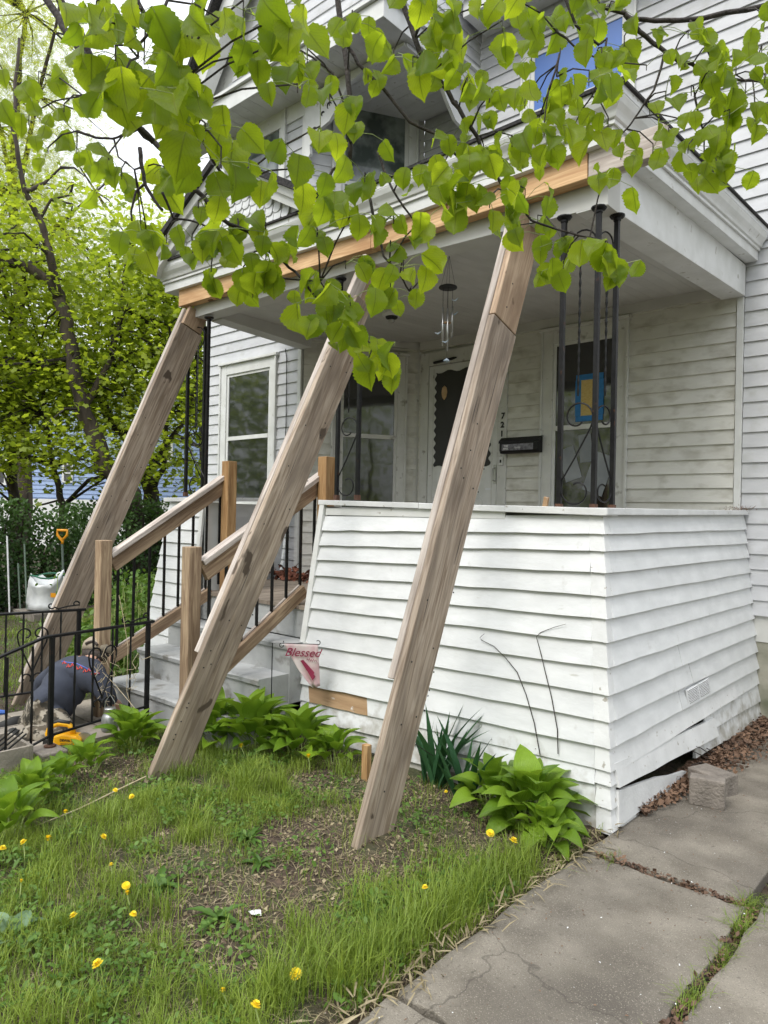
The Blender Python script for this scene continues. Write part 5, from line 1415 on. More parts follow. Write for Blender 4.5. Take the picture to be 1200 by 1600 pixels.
# iris
ip = lambda t: (1 - t ** 3) * (.55 + .9 * t * (1 - t)) if t < 1 else 0
im = [leaf_mesh('iris_blade', .42, .055, ip, .05, .15, 9, dr, MT['iris']) for dr in (.02, .14, .28)]
def iris(x, y, n, label, sc=1.0):
    t = thing('iris', label, 'plant', (x, y, gz(x, y)), 'sword leaved iris clumps')
    for i in range(n):
        yaw = R.choice((0.3, 3.4)) + R.uniform(-.7, .7)
        place(R.choice(im), 'leaf', t, (x + R.uniform(-.05, .05), y + R.uniform(-.04, .04), gz(x, y) - .01), yaw, R.uniform(1.05, 1.5), R.uniform(-1.5, 1.5), sc * R.uniform(.55, 1.1))
    return t
iris(-2.42, 3.20, 22, 'dark green iris with tall sword leaves right of the third brace', 1.15)
iris(-2.20, 3.17, 14, 'shorter iris clump against the large hosta', .95)

# broad weed in the lower left and small rosettes
wpf = lambda t: (math.sin(t ** .8 * math.pi) ** .7) * (1 + .25 * math.sin(t * 22)) if t < 1 else 0
rm = [leaf_mesh('rosette_leaf', .11, .028, wpf, .2, .2, 10, .3, MT['weed']) for _ in range(2)]
vm = leaf_mesh('heart_leaf', .055, .045, lambda t: math.sin(t ** .5 * math.pi) ** .8 if t < 1 else 0, .2, .3, 7, .2, MT['weed'], petiole=.05)
MT['paleweed'] = leafmat('pale_weed_leaf', (.12, .20, .12), (.18, .28, .15), (1, 1, .6, 1.2), tmix=.25)
vm2 = leaf_mesh('burdock_leaf', .10, .065, hp_, .2, .3, 7, .3, MT['paleweed'], petiole=.03)
for k, (px_, py_, n, sc, lab) in enumerate(((20, 1470, 7, 1.1, 'pale leaved weed at the lower left edge'), (66, 1448, 3, .9, 'single heart shaped leaf standing in the lawn at lower left'),
        (388, 1318, 12, 1.0, 'dandelion rosette between the feet of the two braces'), (407, 1355, 10, .8, 'low rosette on the bare soil'), (575, 1420, 9, 1.0, 'rosette at the edge of the soil patch below the right brace'), (800, 1265, 12, .9, 'ragged weed in front of the iris'),
        (340, 1440, 10, 1.0, 'rosette in the middle of the lawn'), (250, 1390, 11, 1.1, 'rosette right of two dandelion flowers'))):
    p = onz(px_, py_, 0); t = thing('weed', lab, 'weed', (p.x, p.y, gz(p.x, p.y)), 'weeds in the lawn')
    for i in range(n):
        place((vm2 if k == 0 else vm if k == 1 else R.choice(rm)), 'leaf', t, (p.x, p.y, gz(p.x, p.y) + .006), i * 2.4 + R.random(), R.uniform(.15, .7), R.uniform(-.4, .4), sc * R.uniform(.7, 1.2))

# dandelions in flower
def dandelion_head():
    v = []; f = []
    for ring, (n, r0, r1, z, tip) in enumerate(((16, .004, .020, .002, -.001), (14, .003, .016, .005, .005), (10, .002, .011, .007, .009))):
        for i in range(n):
            a = 2 * math.pi * (i + .5 * ring) / n; w = .0024; b0 = len(v); ca, sa = math.cos(a), math.sin(a)
            v += [(ca * r0 - sa * w, sa * r0 + ca * w, z), (ca * r0 + sa * w, sa * r0 - ca * w, z), (ca * r1 + sa * w, sa * r1 - ca * w, z + tip), (ca * r1 - sa * w, sa * r1 + ca * w, z + tip)]
            f.append((b0, b0 + 1, b0 + 2, b0 + 3))
    b = MB(); b.v = v; b.f = f; b.m = [0] * len(f); b.lathe((0, 0, -.004), [(.002, -.004), (.006, .0), (.007, .006)], 8)
    me = bpy.data.meshes.new('dandelion_head'); me.from_pydata(b.v, [], b.f); me.materials.append(MT['petal']); return me
dh = dandelion_head()
DN = [(664, 1387, 'dandelion flower beside the path edge, nearest the path'), (802, 1314, 'right one of the pair of dandelions before the hosta'), (766, 1302, 'left one of the pair of dandelions before the hosta'),
      (697, 1237, 'small dandelion in front of the iris'), (462, 1522, 'large open dandelion low in the lawn'), (399, 1571, 'dandelion at the bottom edge of the lawn'), (348, 1548, 'small dandelion near the bottom edge'),
      (153, 1507, 'orange yellow dandelion in the lower left lawn'), (208, 1429, 'lower one of two dandelions in the mid lawn'), (199, 1396, 'upper one of two dandelions in the mid lawn'), (197, 1384, 'closed dandelion just above an open pair'), (115, 1431, 'half hidden dandelion left in the lawn'),
      (33, 1377, 'tiny dandelion near the left edge'), (4, 1326, 'dandelion cut by the left edge'), (37, 1316, 'small dandelion second from the left edge'), (75, 1311, 'dandelion by the hostas at left'), (174, 1351, 'tiny dandelion in long grass at left'),
      (161, 1308, 'half closed dandelion below the walk hostas'), (206, 1245, 'dandelion beside the foot of the middle brace'), (180, 1235, 'small dandelion left of the foot of the middle brace'), (102, 1269, 'dandelion standing under the lawn edge hosta'), (84, 1223, 'tall dandelion against the walk hostas'),
      (377, 1166, 'orange dandelion below the bushy hosta'), (465, 1151, 'dandelion at the foot of the flag hosta'), (482, 1182, 'pale dandelion right of the flag hosta')]
for x, y, lab in DN:
    h = R.uniform(.06, .11) if y > 1200 else .09
    p = onz(x, y, h); g = gz(p.x, p.y); t = thing('dandelion', lab, 'flower', (p.x, p.y, g), 'dandelions in the lawn')
    bx, by = p.x + R.uniform(-.03, .03), p.y + R.uniform(-.03, .03)
    MB().tube([(bx, by, g - .01), ((bx + p.x) / 2 + .006, (by + p.y) / 2, h * .5), (p.x, p.y, h - .006)], .0022, 5).build('stem', MT['stem'], t)
    o = link(bpy.data.objects.new('flower_head', dh)); o.parent = t
    o.matrix_basis = Matrix.Translation(Vector((p.x, p.y, h)) - wpos(t)) @ Matrix.Rotation(R.uniform(-.6, .6), 4, 'X') @ Matrix.Rotation(R.uniform(-.6, .6), 4, 'Y') @ Matrix.Scale(R.uniform(.62, 1.0) * (1.25 if (x, y) == (462, 1522) else .72 if 'tiny' in lab or 'small' in lab else 1), 4)

# grass
def fbm(x, y, s, k=0): return np.array([mnoise.noise((a * s, b * s, k)) for a, b in zip(x, y)])
def soil_mask(x, y):
    """1 where bare soil shows"""
    m = np.zeros_like(x)
    for cx, cy, rx, ry in ((-2.22, 2.36, .40, .36), (-2.2, 1.92, .30, .42), (-2.6, 1.72, .2, .22), (-2.75, 2.75, .35, .2), (-2.3, 2.95, .55, .2), (-3.9, 2.0, .35, .3), (-2.35, 1.62, .35, .12), (-1.72, 2.85, .25, .3), (-1.75, 3.3, .5, .2), (-3.2, 3.2, .9, .25), (-2.5, 2.2, .22, .2), (-2.0, 1.45, .16, .08)):
        d = ((x - cx) / rx) ** 2 + ((y - cy) / ry) ** 2
        m = np.maximum(m, np.clip(1.6 - d, 0, 1))
    return m
def blades(name, x, y, h, w, mat, lean=.35, tone=None, flat=False):
    n = len(x); z = np.array([gz(a, b) for a, b in zip(x, y)]) - .004
    az = NR.uniform(0, 2 * np.pi, n); d = np.stack([np.cos(az), np.sin(az), np.zeros(n)], 1); s = np.stack([-np.sin(az), np.cos(az), np.zeros(n)], 1)
    ln = np.abs(NR.normal(lean, lean * .5, n)); V = np.zeros((n, 7, 3)); base = np.stack([x, y, z], 1)
    for k, t in enumerate((0, .4, .75)):
        c = base + d * (ln * t * t * h)[:, None]; c[:, 2] += h * t * (1 - .35 * ln * t) if not flat else h * .12 * t
        if flat: c = base + d * (t * h)[:, None] + np.array([0, 0, 1]) * (.004 + .012 * np.sin(t * 3))
        ww = (w * (1 - t * .45))[:, None] / 2
        V[:, k * 2] = c - s * ww; V[:, k * 2 + 1] = c + s * ww
    c = base + d * (ln * h)[:, None]; c[:, 2] += h * (1 - .45 * ln)
    if flat: c = base + d * h[:, None]; c[:, 2] += .006
    V[:, 6] = c
    bi = (np.arange(n) * 7)[:, None]; idx = np.concatenate([bi + np.array(f)[None] for f in ((0, 1, 3, 2), (2, 3, 5, 4), (4, 5, 6))], 1)
    me = bpy.data.meshes.new(name); me.vertices.add(n * 7); me.vertices.foreach_set('co', V.reshape(-1)); me.loops.add(n * 11); me.loops.foreach_set('vertex_index', idx.reshape(-1).astype(np.int32))
    me.polygons.add(n * 3); tl = np.tile([4, 4, 3], n); me.polygons.foreach_set('loop_start', np.concatenate([[0], np.cumsum(tl)[:-1]]).astype(np.int32)); me.polygons.foreach_set('loop_total', tl.astype(np.int32)); me.update(calc_edges=True)
    at = me.attributes.new('tone', 'FLOAT', 'POINT'); tn = NR.random(n) if tone is None else tone; at.data.foreach_set('value', np.repeat(tn, 7).astype(np.float32))
    me.materials.append(mat); o = link(bpy.data.objects.new(name, me)); o['kind'] = 'stuff'; return o
def scatter(n, x0, x1, y0, y1): return NR.uniform(x0, x1, n), NR.uniform(y0, y1, n)
def keep_lawn(x, y): return (x < -1.47) & (y < 3.32 - .0) & ~((x < -3.62) & (x > -5.5) & (y > 2.66)) & ~((x > -5.45) & (x < -4.42)) & (x > -5.6) & ~((y > 3.2) & (x < -1.5))
x, y = scatter(105000, -4.4, -1.46, .3, 3.3)
cl = fbm(x, y, 5.0, 4); c2 = fbm(x, y, 14, 9)
pr = np.clip(.70 + 1.1 * cl + .5 * c2, .06, 1) * (1 - .88 * soil_mask(x, y))
k = (NR.random(len(x)) < pr) & keep_lawn(x, y); x, y, cl = x[k], y[k], cl[k]
h = np.clip(.042 + .06 * (cl + .4) + NR.normal(0, .012, len(x)), .015, .14)
blades('grass', x, y, h, NR.uniform(.0016, .0032, len(x)), MT['grass'], .5, tone=np.clip(.5 + cl + NR.normal(0, .25, len(x)), 0, 1))
# long tufts: beside the path, round the braces, in the middle of the lawn
tx, ty, th = [], [], []
tufts = [(-1.56, v, .19, 90) for v in np.arange(1.62, 2.75, .07)] + [(-1.66, v, .17, 80) for v in np.arange(1.5, 2.8, .12)] + [(-1.78, v, .14, 60) for v in np.arange(1.5, 2.5, .16)]
for cx, cy, hh, nn in ((-3.05, 2.35, .20, 150), (-3.15, 2.45, .2, 150), (-2.95, 2.5, .19, 140), (-3.5, 2.25, .15, 90), (-3.62, 2.12, .16, 60), (-2.95, 2.0, .15, 120), (-2.8, 1.85, .13, 100), (-3.2, 1.7, .15, 120), (-3.0, 1.3, .15, 120), (-2.55, 1.45, .13, 90), (-2.9, 2.95, .16, 110), (-2.35, 2.05, .07, 50), (-2.7, 2.15, .1, 60),
        (-2.5, 1.15, .14, 120), (-2.25, 1.05, .14, 120), (-2.0, 1.2, .12, 100), (-1.8, 1.3, .16, 140), (-1.7, 1.45, .17, 150), (-2.45, 2.62, .1, 60), (-3.3, 1.95, .14, 100), (-2.65, 2.6, .12, 60), (-1.65, 2.95, .14, 60), (-3.3, 2.6, .15, 80), (-1.95, 1.75, .11, 70)): tufts.append((cx, cy, hh, nn))
for _ in range(70):
    a_, b_ = R.uniform(-3.9, -1.6), R.uniform(.9, 2.7)
    if soil_mask(np.array([a_]), np.array([b_]))[0] < .5: tufts.append((a_, b_, R.uniform(.11, .2), R.randint(25, 60)))
for cx, cy, hh, nn in tufts:
    tx.append(cx + NR.normal(0, .035, nn)); ty.append(cy + NR.normal(0, .035, nn)); th.append(hh * NR.uniform(.45, 1.1, nn))
x, y, h = map(np.concatenate, (tx, ty, th)); k = x < -1.475
o = blades('grass_tufts', x[k], y[k], h[k], NR.uniform(.0022, .0042, k.sum()), MT['grass'], .45, tone=NR.uniform(.35, 1, k.sum()))
# dead stems lying flat
x, y = scatter(10000, -4.3, -1.48, .6, 3.25); k = keep_lawn(x, y); x, y = x[k], y[k]
blades('dead_grass', x, y, NR.uniform(.03, .12, len(x)), NR.uniform(.0014, .003, len(x)), MT['dry'], .5, flat=True)
x = np.concatenate([-1.52 + NR.normal(0, .04, 1500)]); y = NR.uniform(1.6, 3.2, len(x))
blades('dead_edge_grass', x, y, NR.uniform(.02, .07, len(x)), NR.uniform(.0010, .0020, len(x)), MT['dry'], .8, flat=True)
# grass in the joints of the path
gxs, gys = [], []
for cx, cy, nn, s in ((-.76, 2.35, 160, .05), (-.765, 2.0, 140, .05), (-.755, 2.65, 120, .05), (-.76, 2.9, 200, .04), (-.78, 3.06, 180, .05), (-.70, 3.10, 120, .05), (-1.33, 3.06, 60, .04), (-.76, 1.7, 150, .05)):
    gxs.append(cx + NR.normal(0, .018, nn)); gys.append(cy + NR.normal(0, s, nn))
x, y = np.concatenate(gxs), np.concatenate(gys)
o = blades('joint_grass', x, y, NR.uniform(.02, .085, len(x)), NR.uniform(.0016, .003, len(x)), MT['grass'], .8, tone=NR.uniform(.2, .9, len(x))); o.location.z = .035
x = np.concatenate([-.755 + NR.normal(0, .012, 500), NR.uniform(-1.4, -.8, 500)]); y = np.concatenate([NR.uniform(1.3, 3.1, 500), 3.058 + NR.normal(0, .012, 500)])
tag(leaf_cloud('joint_litter', np.stack([x, y, .0 + NR.uniform(-.02, .012, 1000)], 1), NR.normal(size=(1000, 3)) * .5 + [0, 0, 1], NR.uniform(.01, .03, 1000), MT['litter'], shape='kite'), kind='stuff')
# soil crumbs, pebbles and bark chips
n = 5200; x, y = scatter(n * 3, -4.2, -1.5, 1.0, 3.2); k = (NR.random(len(x)) < (.12 + .88 * soil_mask(x, y))) & keep_lawn(x, y); x, y = x[k], y[k]
MT['crumb'] = mk('soil_crumb', (.055, .036, .024), (.14, .10, .07), scale=4, rough=.95, world=True, c3=(.30, .27, .22), thr=.66, s3=40, soft3=.02)
c = MB(); 
for a, b_ in zip(x[:4200], y[:4200]):
    s = abs(R.gauss(.004, .0035)) + .0015; z = gz(a, b_) + s * .2; q = [Vector((R.uniform(-1, 1), R.uniform(-1, 1), R.uniform(-.6, .6))).normalized() * s * R.uniform(.7, 1.2) for _ in range(3)]
    c.add([(a + s, b_, z), (a + q[0].x * .3, b_ + s, z), (a - s * .9, b_ + q[1].y * .2, z), (a, b_ - s, z), (a + q[2].x * .3, b_ + q[0].y * .3, z + s * .9)], [(0, 1, 4), (1, 2, 4), (2, 3, 4), (3, 0, 4)])
tag(c.build('soil_crumbs', MT['crumb']), kind='stuff')
nn = len(x); tag(leaf_cloud('wood_chips', np.stack([x, y, np.array([gz(a, b_) for a, b_ in zip(x, y)]) + .006], 1)[:2600], NR.normal(size=(2600, 3)) * .35 + [0, 0, 1], NR.uniform(.008, .03, 2600), MT['dry'], shape='kite'), kind='stuff')
# clover and small broad weeds
x, y = scatter(30000, -4.2, -1.5, .5, 3.2); w_ = fbm(x, y, 3.1, 22); k = (w_ > .02) & keep_lawn(x, y) & (NR.random(len(x)) < (1 - .75 * soil_mask(x, y))); x, y = x[k], y[k]
tag(leaf_cloud('ground_cover', np.stack([x, y, np.array([gz(a, b_) for a, b_ in zip(x, y)]) + NR.uniform(.01, .055, len(x))], 1), NR.normal(size=(len(x), 3)) * .45 + [0, 0, 1], NR.uniform(.010, .032, len(x)), MT['weed'], shape='oval'), kind='stuff')
# fallen stick, paper scrap, bare vine stems
p = [onz(330, 1215, .03), onz(250, 1246, .03), onz(150, 1297, .02)]
tag(MB().tube([onz(228, 1213, .05), onz(180, 1236, .03), onz(125, 1263, .03), onz(60, 1289, .01), onz(15, 1305, .02)], [.0035, .004, .004, .003, .002], 5).build('long_twig', MT['straw']), 'long pale dry stem lying along the edge of the lawn', 'twig')
sc_ = onz(400, 1427, .012); tag(MB().prism([sc_ + Vector(v) for v in ((-.03, -.012, 0), (.0, -.022, .004), (.028, .004, .0), (.0, .022, .003), (-.02, .012, 0))], (0, 0, .0015)).build('paper_scrap', MT['white']), 'small white scrap of paper on the bare soil', 'scrap')
def vine(label, pts, r, cat='twig'):
    tag(MB().tube(pts, r, 5).build('vine_stem', MT['bark']), label, cat)
vine('bare vine stem curving up the clapboards above the iris', [onp(x, y, pF - nF * -.03, nF) for x, y in ((844, 1180), (835, 1130), (822, 1085), (808, 1050), (790, 1028), (772, 1010), (752, 1000), (750, 996), (757, 990))], [.003, .003, .0028, .0026, .0024, .002, .0018, .0016, .001])
vine('bare vine stem bent over at the top beside the first one', [onp(x, y, pF + nF * .03, nF) for x, y in ((872, 1178), (871, 1140), (862, 1090), (852, 1050), (845, 1020), (838, 995), (845, 988), (866, 980), (884, 975))], [.003, .003, .0028, .0026, .0024, .002, .0018, .0016, .001])
wl = Vector((-2.16, 0, 0))
vine('thin wire looped over the broad face of the right brace', [onx(x, y, -2.15 + .0) for x, y in ((642, 1105), (635, 1097), (624, 1098), (615, 1110), (614, 1125), (622, 1142), (632, 1150), (645, 1160))] + [onz(690, 1190, .04), onz(740, 1220, .03), onz(780, 1245, .02)], .0022)
cr = [onz(x, y, .03) for x, y in ((1075, 1180),)]
vc2 = lambda x, y: SD(x, y) + nS * .035
for k, pl in enumerate((((1120, 1195), (1105, 1180), (1085, 1167), (1078, 1165)), ((1118, 1193), (1112, 1176), (1095, 1168)), ((1120, 1196), (1100, 1186), (1070, 1194)), ((1072, 1172), (1090, 1180), (1110, 1186)))):
    tag(MB().tube([vc2(*q) for q in pl], .003, 4).build('twig', MT['bark']), 'dry twig against the side skirt, ' + ('the longest, reaching up over the gap' if k == 0 else 'short, pointing straight up' if k == 1 else 'lying lowest, nearest the ground' if k == 2 else 'crossing the others at their middle'), 'twig', 'twigs by the gap in the skirt')

# ------------------------------------------------------------------ hedge, yard, blue house, trees
def stuff_on(name, mat, P_, s, shape, parent, Nn=None, tone=None):
    return tag(leaf_cloud(name, P_, NR.normal(size=(len(P_), 3)) + [0, 0, .3] if Nn is None else Nn, s, mat, parent, shape, tone), kind='stuff')
hx0, hy0, hx1, hy1 = -10.6, .2, -10.9, 10.5
hedge = thing('hedge', 'dark green clipped hedge along the back of the yard, leaf colour lighter towards the top', 'hedge', (-10.8, 5.2, 0))
n = 42000; t = NR.random(n); d = NR.random(n) ** .5; zz = NR.uniform(.02, 1.62, n)
x = hx0 + (hx1 - hx0) * t - .9 * NR.random(n) ** 1.6 + .12 * np.sin(t * 60) + .1 * np.sin(zz * 5 + t * 30); y = hy0 + (hy1 - hy0) * t
zz += .14 * np.sin(t * 25) * zz / 1.6 + .08 * np.sin(t * 83)
stuff_on('foliage', MT['hedge'], np.stack([x, y, zz], 1), NR.uniform(.035, .085, n), 'oval', hedge, NR.normal(size=(n, 3)) * .8 + [.8, -.3, .5], tone=np.clip(zz / 1.9 + NR.normal(0, .2, n), 0, 1))  # leaf tone climbs with height, painting in the brighter lit top
b = MB()
for i in range(60):
    f = i / 60; X = hx0 + (hx1 - hx0) * f - .5; Y = hy0 + (hy1 - hy0) * f
    b.tube([(X, Y, 0), (X + R.uniform(-.1, .1), Y + R.uniform(-.2, .2), .8), (X + R.uniform(-.2, .2), Y + R.uniform(-.3, .3), 1.4)], [.03, .02, .008], 5)
tag(b.build('stems', MT['trunk'], hedge), kind='stuff')
# far lawn and undergrowth
x, y = scatter(30000, -10.4, -5.5, 1.2, 6.2); k = ~((x > -5.62) & (y > 3.3)); x, y = x[k], y[k]
cl = fbm(x, y, 1.2, 5); blades('far_grass', x, y, np.clip(.05 + .05 * cl + NR.normal(0, .02, len(x)), .02, .16), NR.uniform(.004, .008, len(x)), MT['grass'], .5, tone=np.clip(.5 + cl + NR.normal(0, .2, len(x)), 0, 1))
for k, (cx, cy, s, hh, lab) in enumerate(((-7.2, 4.2, .45, .75, 'leafy weeds growing by the left end of the porch'), (-6.3, 3.2, .35, .45, 'green undergrowth behind the left stair railing'), (-8.3, 4.8, .6, .7, 'taller undergrowth between the porch and the hedge'), (-6.0, 3.7, .25, .4, 'weeds against the flared left end of the skirt'))):
    n = 900; P_ = np.stack([cx + NR.normal(0, s, n), cy + NR.normal(0, s * .6, n), NR.random(n) ** .8 * hh], 1); P_ = P_[~((P_[:, 0] > -5.75) & (P_[:, 1] > 3.15))]
    t = thing('undergrowth', lab, 'weeds', (cx, cy, 0)); stuff_on('leaves', MT['weed'], P_, NR.uniform(.04, .09, len(P_)), 'oval', t)
    b = MB(); [b.tube([(a, b_, 0), (a + R.uniform(-.05, .05), b_ + R.uniform(-.05, .05), c_)], .005, 4) for a, b_, c_ in P_[::14]]; tag(b.build('stems', MT['stem'], t), kind='stuff')

# blue house far behind
MT['bluesiding'] = mk('pale_blue_siding', (.26, .36, .60), (.32, .42, .66), scale=3, rough=.6)
bh = thing('blue_house', 'pale blue sided house with white windows, seen between the tree trunks', 'house', tuple(atd(120, 900, 27) * 1.0)); 
q0, q1 = atd(-160, 800, 27), atd(420, 790, 27); q0.z = 0; q1.z = 0
ub = (q1 - q0).normalized(); nb_ = Vector((ub.y, -ub.x, 0)); Lb = (q1 - q0).length
bhP = lambda a, z, d: q0 + ub * a + up * z + nb_ * d
b = MB(); b.hexa([bhP(0, 0, -6), bhP(Lb, 0, -6), bhP(Lb, 0, 0), bhP(0, 0, 0)], [bhP(0, 6, -6), bhP(Lb, 6, -6), bhP(Lb, 6, 0), bhP(0, 6, 0)]); b.build('wall', MT['bluesiding'], bh)
b = MB(); z = 1.9
while z < 6: clap(b, bhP(0, z, .01), bhP(Lb, z, .01), bhP(Lb, z + .17, .01), bhP(0, z + .17, .01), nb_, .03, .004); z += .16
tag(b.build('clapboards', MT['bluesiding'], bh), kind='stuff')
b = MB(); b.hexa([bhP(0, 0, .01), bhP(Lb, 0, .01), bhP(Lb, 0, .06), bhP(0, 0, .06)], [bhP(0, 1.85, .01), bhP(Lb, 1.85, .01), bhP(Lb, 1.85, .06), bhP(0, 1.85, .06)]); b.build('foundation', MT['white'], bh)
pxa = lambda x: (onp(x, 740, q0, nb_) - q0).dot(ub)
pzb = lambda x, y: onp(x, y, q0, nb_).z
for (x0, x1, y0, y1) in ((-6, 12, 712, 758), (27, 46, 690, 750), (98, 115, 724, 754), (-60, -35, 700, 760), (200, 214, 690, 720), (255, 270, 690, 722)):
    a0, a1 = pxa(x0), pxa(x1); z1, z0 = pzb((x0 + x1) / 2, y0), pzb((x0 + x1) / 2, y1)
    b = MB(); b.hexa([bhP(a0, z0, .03), bhP(a1, z0, .03), bhP(a1, z0, .09), bhP(a0, z0, .09)], [bhP(a0, z1, .03), bhP(a1, z1, .03), bhP(a1, z1, .09), bhP(a0, z1, .09)]); w = b.build('window', MT['white'], bh)
    e = (a1 - a0) * .22
    for k in range(2):
        zz0 = z0 + (z1 - z0) * (.08 + .46 * k); zz1 = zz0 + (z1 - z0) * .38
        b = MB(); b.hexa([bhP(a0 + e, zz0, .091), bhP(a1 - e, zz0, .091), bhP(a1 - e, zz0, .10), bhP(a0 + e, zz0, .10)], [bhP(a0 + e, zz1, .091), bhP(a1 - e, zz1, .091), bhP(a1 - e, zz1, .10), bhP(a0 + e, zz1, .10)]); b.build('pane', MT['glass'], w)

def limb_tree(name, label, cat, limbs, crown, leafmat_, n, size, shape, group=None, flat=.5, seed=1, twigs=70, layer=.35):
    """limbs: list of (points, r0, r1); crown: list of (centre, radii) blobs; foliage sits on twigs through the blobs"""
    rr = random.Random(seed); g = np.random.default_rng(seed)
    base = Vector(limbs[0][0][0]); t = thing(name, label, cat, tuple(base), group)
    first = True
    for pts, r0, r1 in limbs:
        k = len(pts); P_ = []
        for i in range(k - 1):
            for j in range(4):
                f = j / 4; p = Vector(pts[i]).lerp(Vector(pts[i + 1]), f); P_.append(p + Vector((rr.uniform(-1, 1), rr.uniform(-1, 1), rr.uniform(-.3, .3))) * r0 * .16)
        P_.append(Vector(pts[-1])); m = len(P_)
        r0, r1 = r0 * .72, r1 * .72
        MB().tube(P_, [r0 + (r1 - r0) * (i / (m - 1)) ** .8 for i in range(m)], 10).build('trunk' if first else 'limb', MT['trunk'], t, smooth=True); first = False
    cl = []; b = MB(); vol = [c[1][0] * c[1][1] * c[1][2] for c in crown]; tv = sum(vol)
    lp_all = [Vector(p) for pts, _, _ in limbs for p in pts[1:]]
    for (c, r), v in zip(crown, vol):
        for _ in range(max(3, int(n / 26 * v / tv))):
            d = Vector((rr.gauss(0, 1), rr.gauss(0, 1), rr.gauss(0, 1))).normalized() * rr.random() ** .45
            p = Vector(c) + Vector((d.x * r[0], d.y * r[1], d.z * r[2])); cl.append(p)
    for p in rr.sample(cl, min(len(cl), twigs)):
        q = min(lp_all, key=lambda a: (a - p).length); mid = q.lerp(p, .5) + Vector((rr.uniform(-.2, .2), rr.uniform(-.2, .2), .15))
        b.tube([q, mid, p], [.03, .018, .006], 5)
    tag(b.build('twigs', MT['bark'], t), kind='stuff')
    C_ = np.array([tuple(p) for p in cl]); idx = g.integers(0, len(C_), n); sp = .42
    P_ = C_[idx] + g.normal(0, sp, (n, 3)) * np.array([1, 1, layer]); cen = np.mean(C_, 0)
    stuff_on('crown', leafmat_, P_, g.uniform(size * .6, size * 1.25, n), shape, t, g.normal(size=(n, 3)) * flat + np.array([.0, -.0, 1]), tone=np.clip(np.repeat(g.random((1, len(C_))), 1, 0)[0][idx] * .6 + g.random(n) * .4, 0, 1))
    return t
A = lambda x, y, d: atd(x, y, d)
def G(x, d): p = atd(x, 800, d); p.z = -.1; return p
limb_tree('maple_tree', 'maple with a thick dark trunk leaning left, its trunk forking above the hedge', 'tree',
    [([G(222, 12), A(205, 770, 12), A(165, 730, 12), A(130, 640, 12), A(112, 560, 12), A(98, 480, 12.2), A(80, 440, 12.3), A(35, 415, 12.5), A(-30, 395, 12.8), A(-150, 300, 13)], .24, .09),
     ([A(92, 470, 12.2), A(78, 400, 12), A(66, 350, 12), A(40, 300, 11.8), A(20, 200, 11.8), A(30, 60, 12)], .12, .03),
     ([A(130, 640, 12), A(175, 560, 12.4), A(190, 480, 12.8), A(200, 380, 13)], .09, .03), ([A(40, 300, 11.8), A(70, 285, 12), A(95, 262, 12)], .06, .02), ([A(60, 345, 12), A(80, 312, 12), A(110, 305, 12)], .04, .02)],
    [(A(150, 590, 13.6), (2.6, 2.0, 1.3)), (A(240, 520, 14), (2.0, 2.4, 1.8)), (A(60, 620, 13.6), (2.0, 1.6, 1.0)), (A(90, 480, 13.8), (2.2, 1.8, 1.6)), (A(-120, 420, 12.5), (2.5, 3, 3)), (A(200, 420, 13), (1.9, 2.4, 1.5)), (A(110, 690, 11.5), (1.6, 1.5, .55))],
    MT['maple'], 22000, .105, 'maple', 'trees behind the hedge', flat=.55, seed=3)
limb_tree('maple_tree', 'maple trunk rising behind the left iron porch post', 'tree',
    [([G(243, 13.5), A(242, 800, 13.5), A(228, 740, 13.5), A(200, 690, 13.5), A(165, 640, 13.8), A(140, 590, 14)], .26, .10), ([A(236, 770, 13.5), A(255, 730, 13.3), A(262, 650, 13), A(270, 560, 13)], .10, .03), ([A(228, 740, 13.5), A(300, 640, 13.5), A(310, 500, 13.5)], .09, .03)],
    [(A(270, 620, 13), (1.6, 2.0, 2.0)), (A(290, 500, 14), (1.8, 2, 1.8)), (A(310, 400, 15), (1.4, 2, 1.4)), (A(270, 730, 13), (1.2, 1.2, .5))],
    MT['maple'], 11500, .105, 'maple', 'trees behind the hedge', flat=.55, seed=5)
limb_tree('maple_tree', 'straight grey trunk at the far left above the hedge', 'tree',
    [([G(28, 14), A(24, 790, 14), A(12, 640, 14), A(14, 560, 14), A(22, 500, 14), A(4, 430, 14), A(-20, 250, 14)], .17, .05), ([A(22, 500, 14), A(40, 470, 14), A(60, 380, 14.3)], .06, .02)],
    [(A(-10, 640, 14), (1.8, 2, 1.6)), (A(10, 520, 14.5), (1.6, 2, 1.6)), (A(-100, 560, 14), (2, 2, 2))],
    MT['maple'], 8000, .11, 'maple', 'trees behind the hedge', flat=.55, seed=8)
limb_tree('maple_tree', 'slim dark trunk between the two thicker trunks, over the hedge', 'tree',
    [([G(102, 13), A(98, 790, 13), A(84, 730, 13), A(70, 650, 13), A(66, 570, 13)], .11, .04), ([A(98, 780, 13), A(60, 790, 13), A(50, 800, 13)], .03, .02)],
    [(A(70, 600, 13), (1.3, 1.5, .8)), (A(20, 700, 12.6), (1.3, 1.3, .5)), (A(150, 735, 12.2), (.9, 1.0, .35))],
    MT['maple'], 4200, .105, 'maple', 'trees behind the hedge', flat=.55, seed=9)
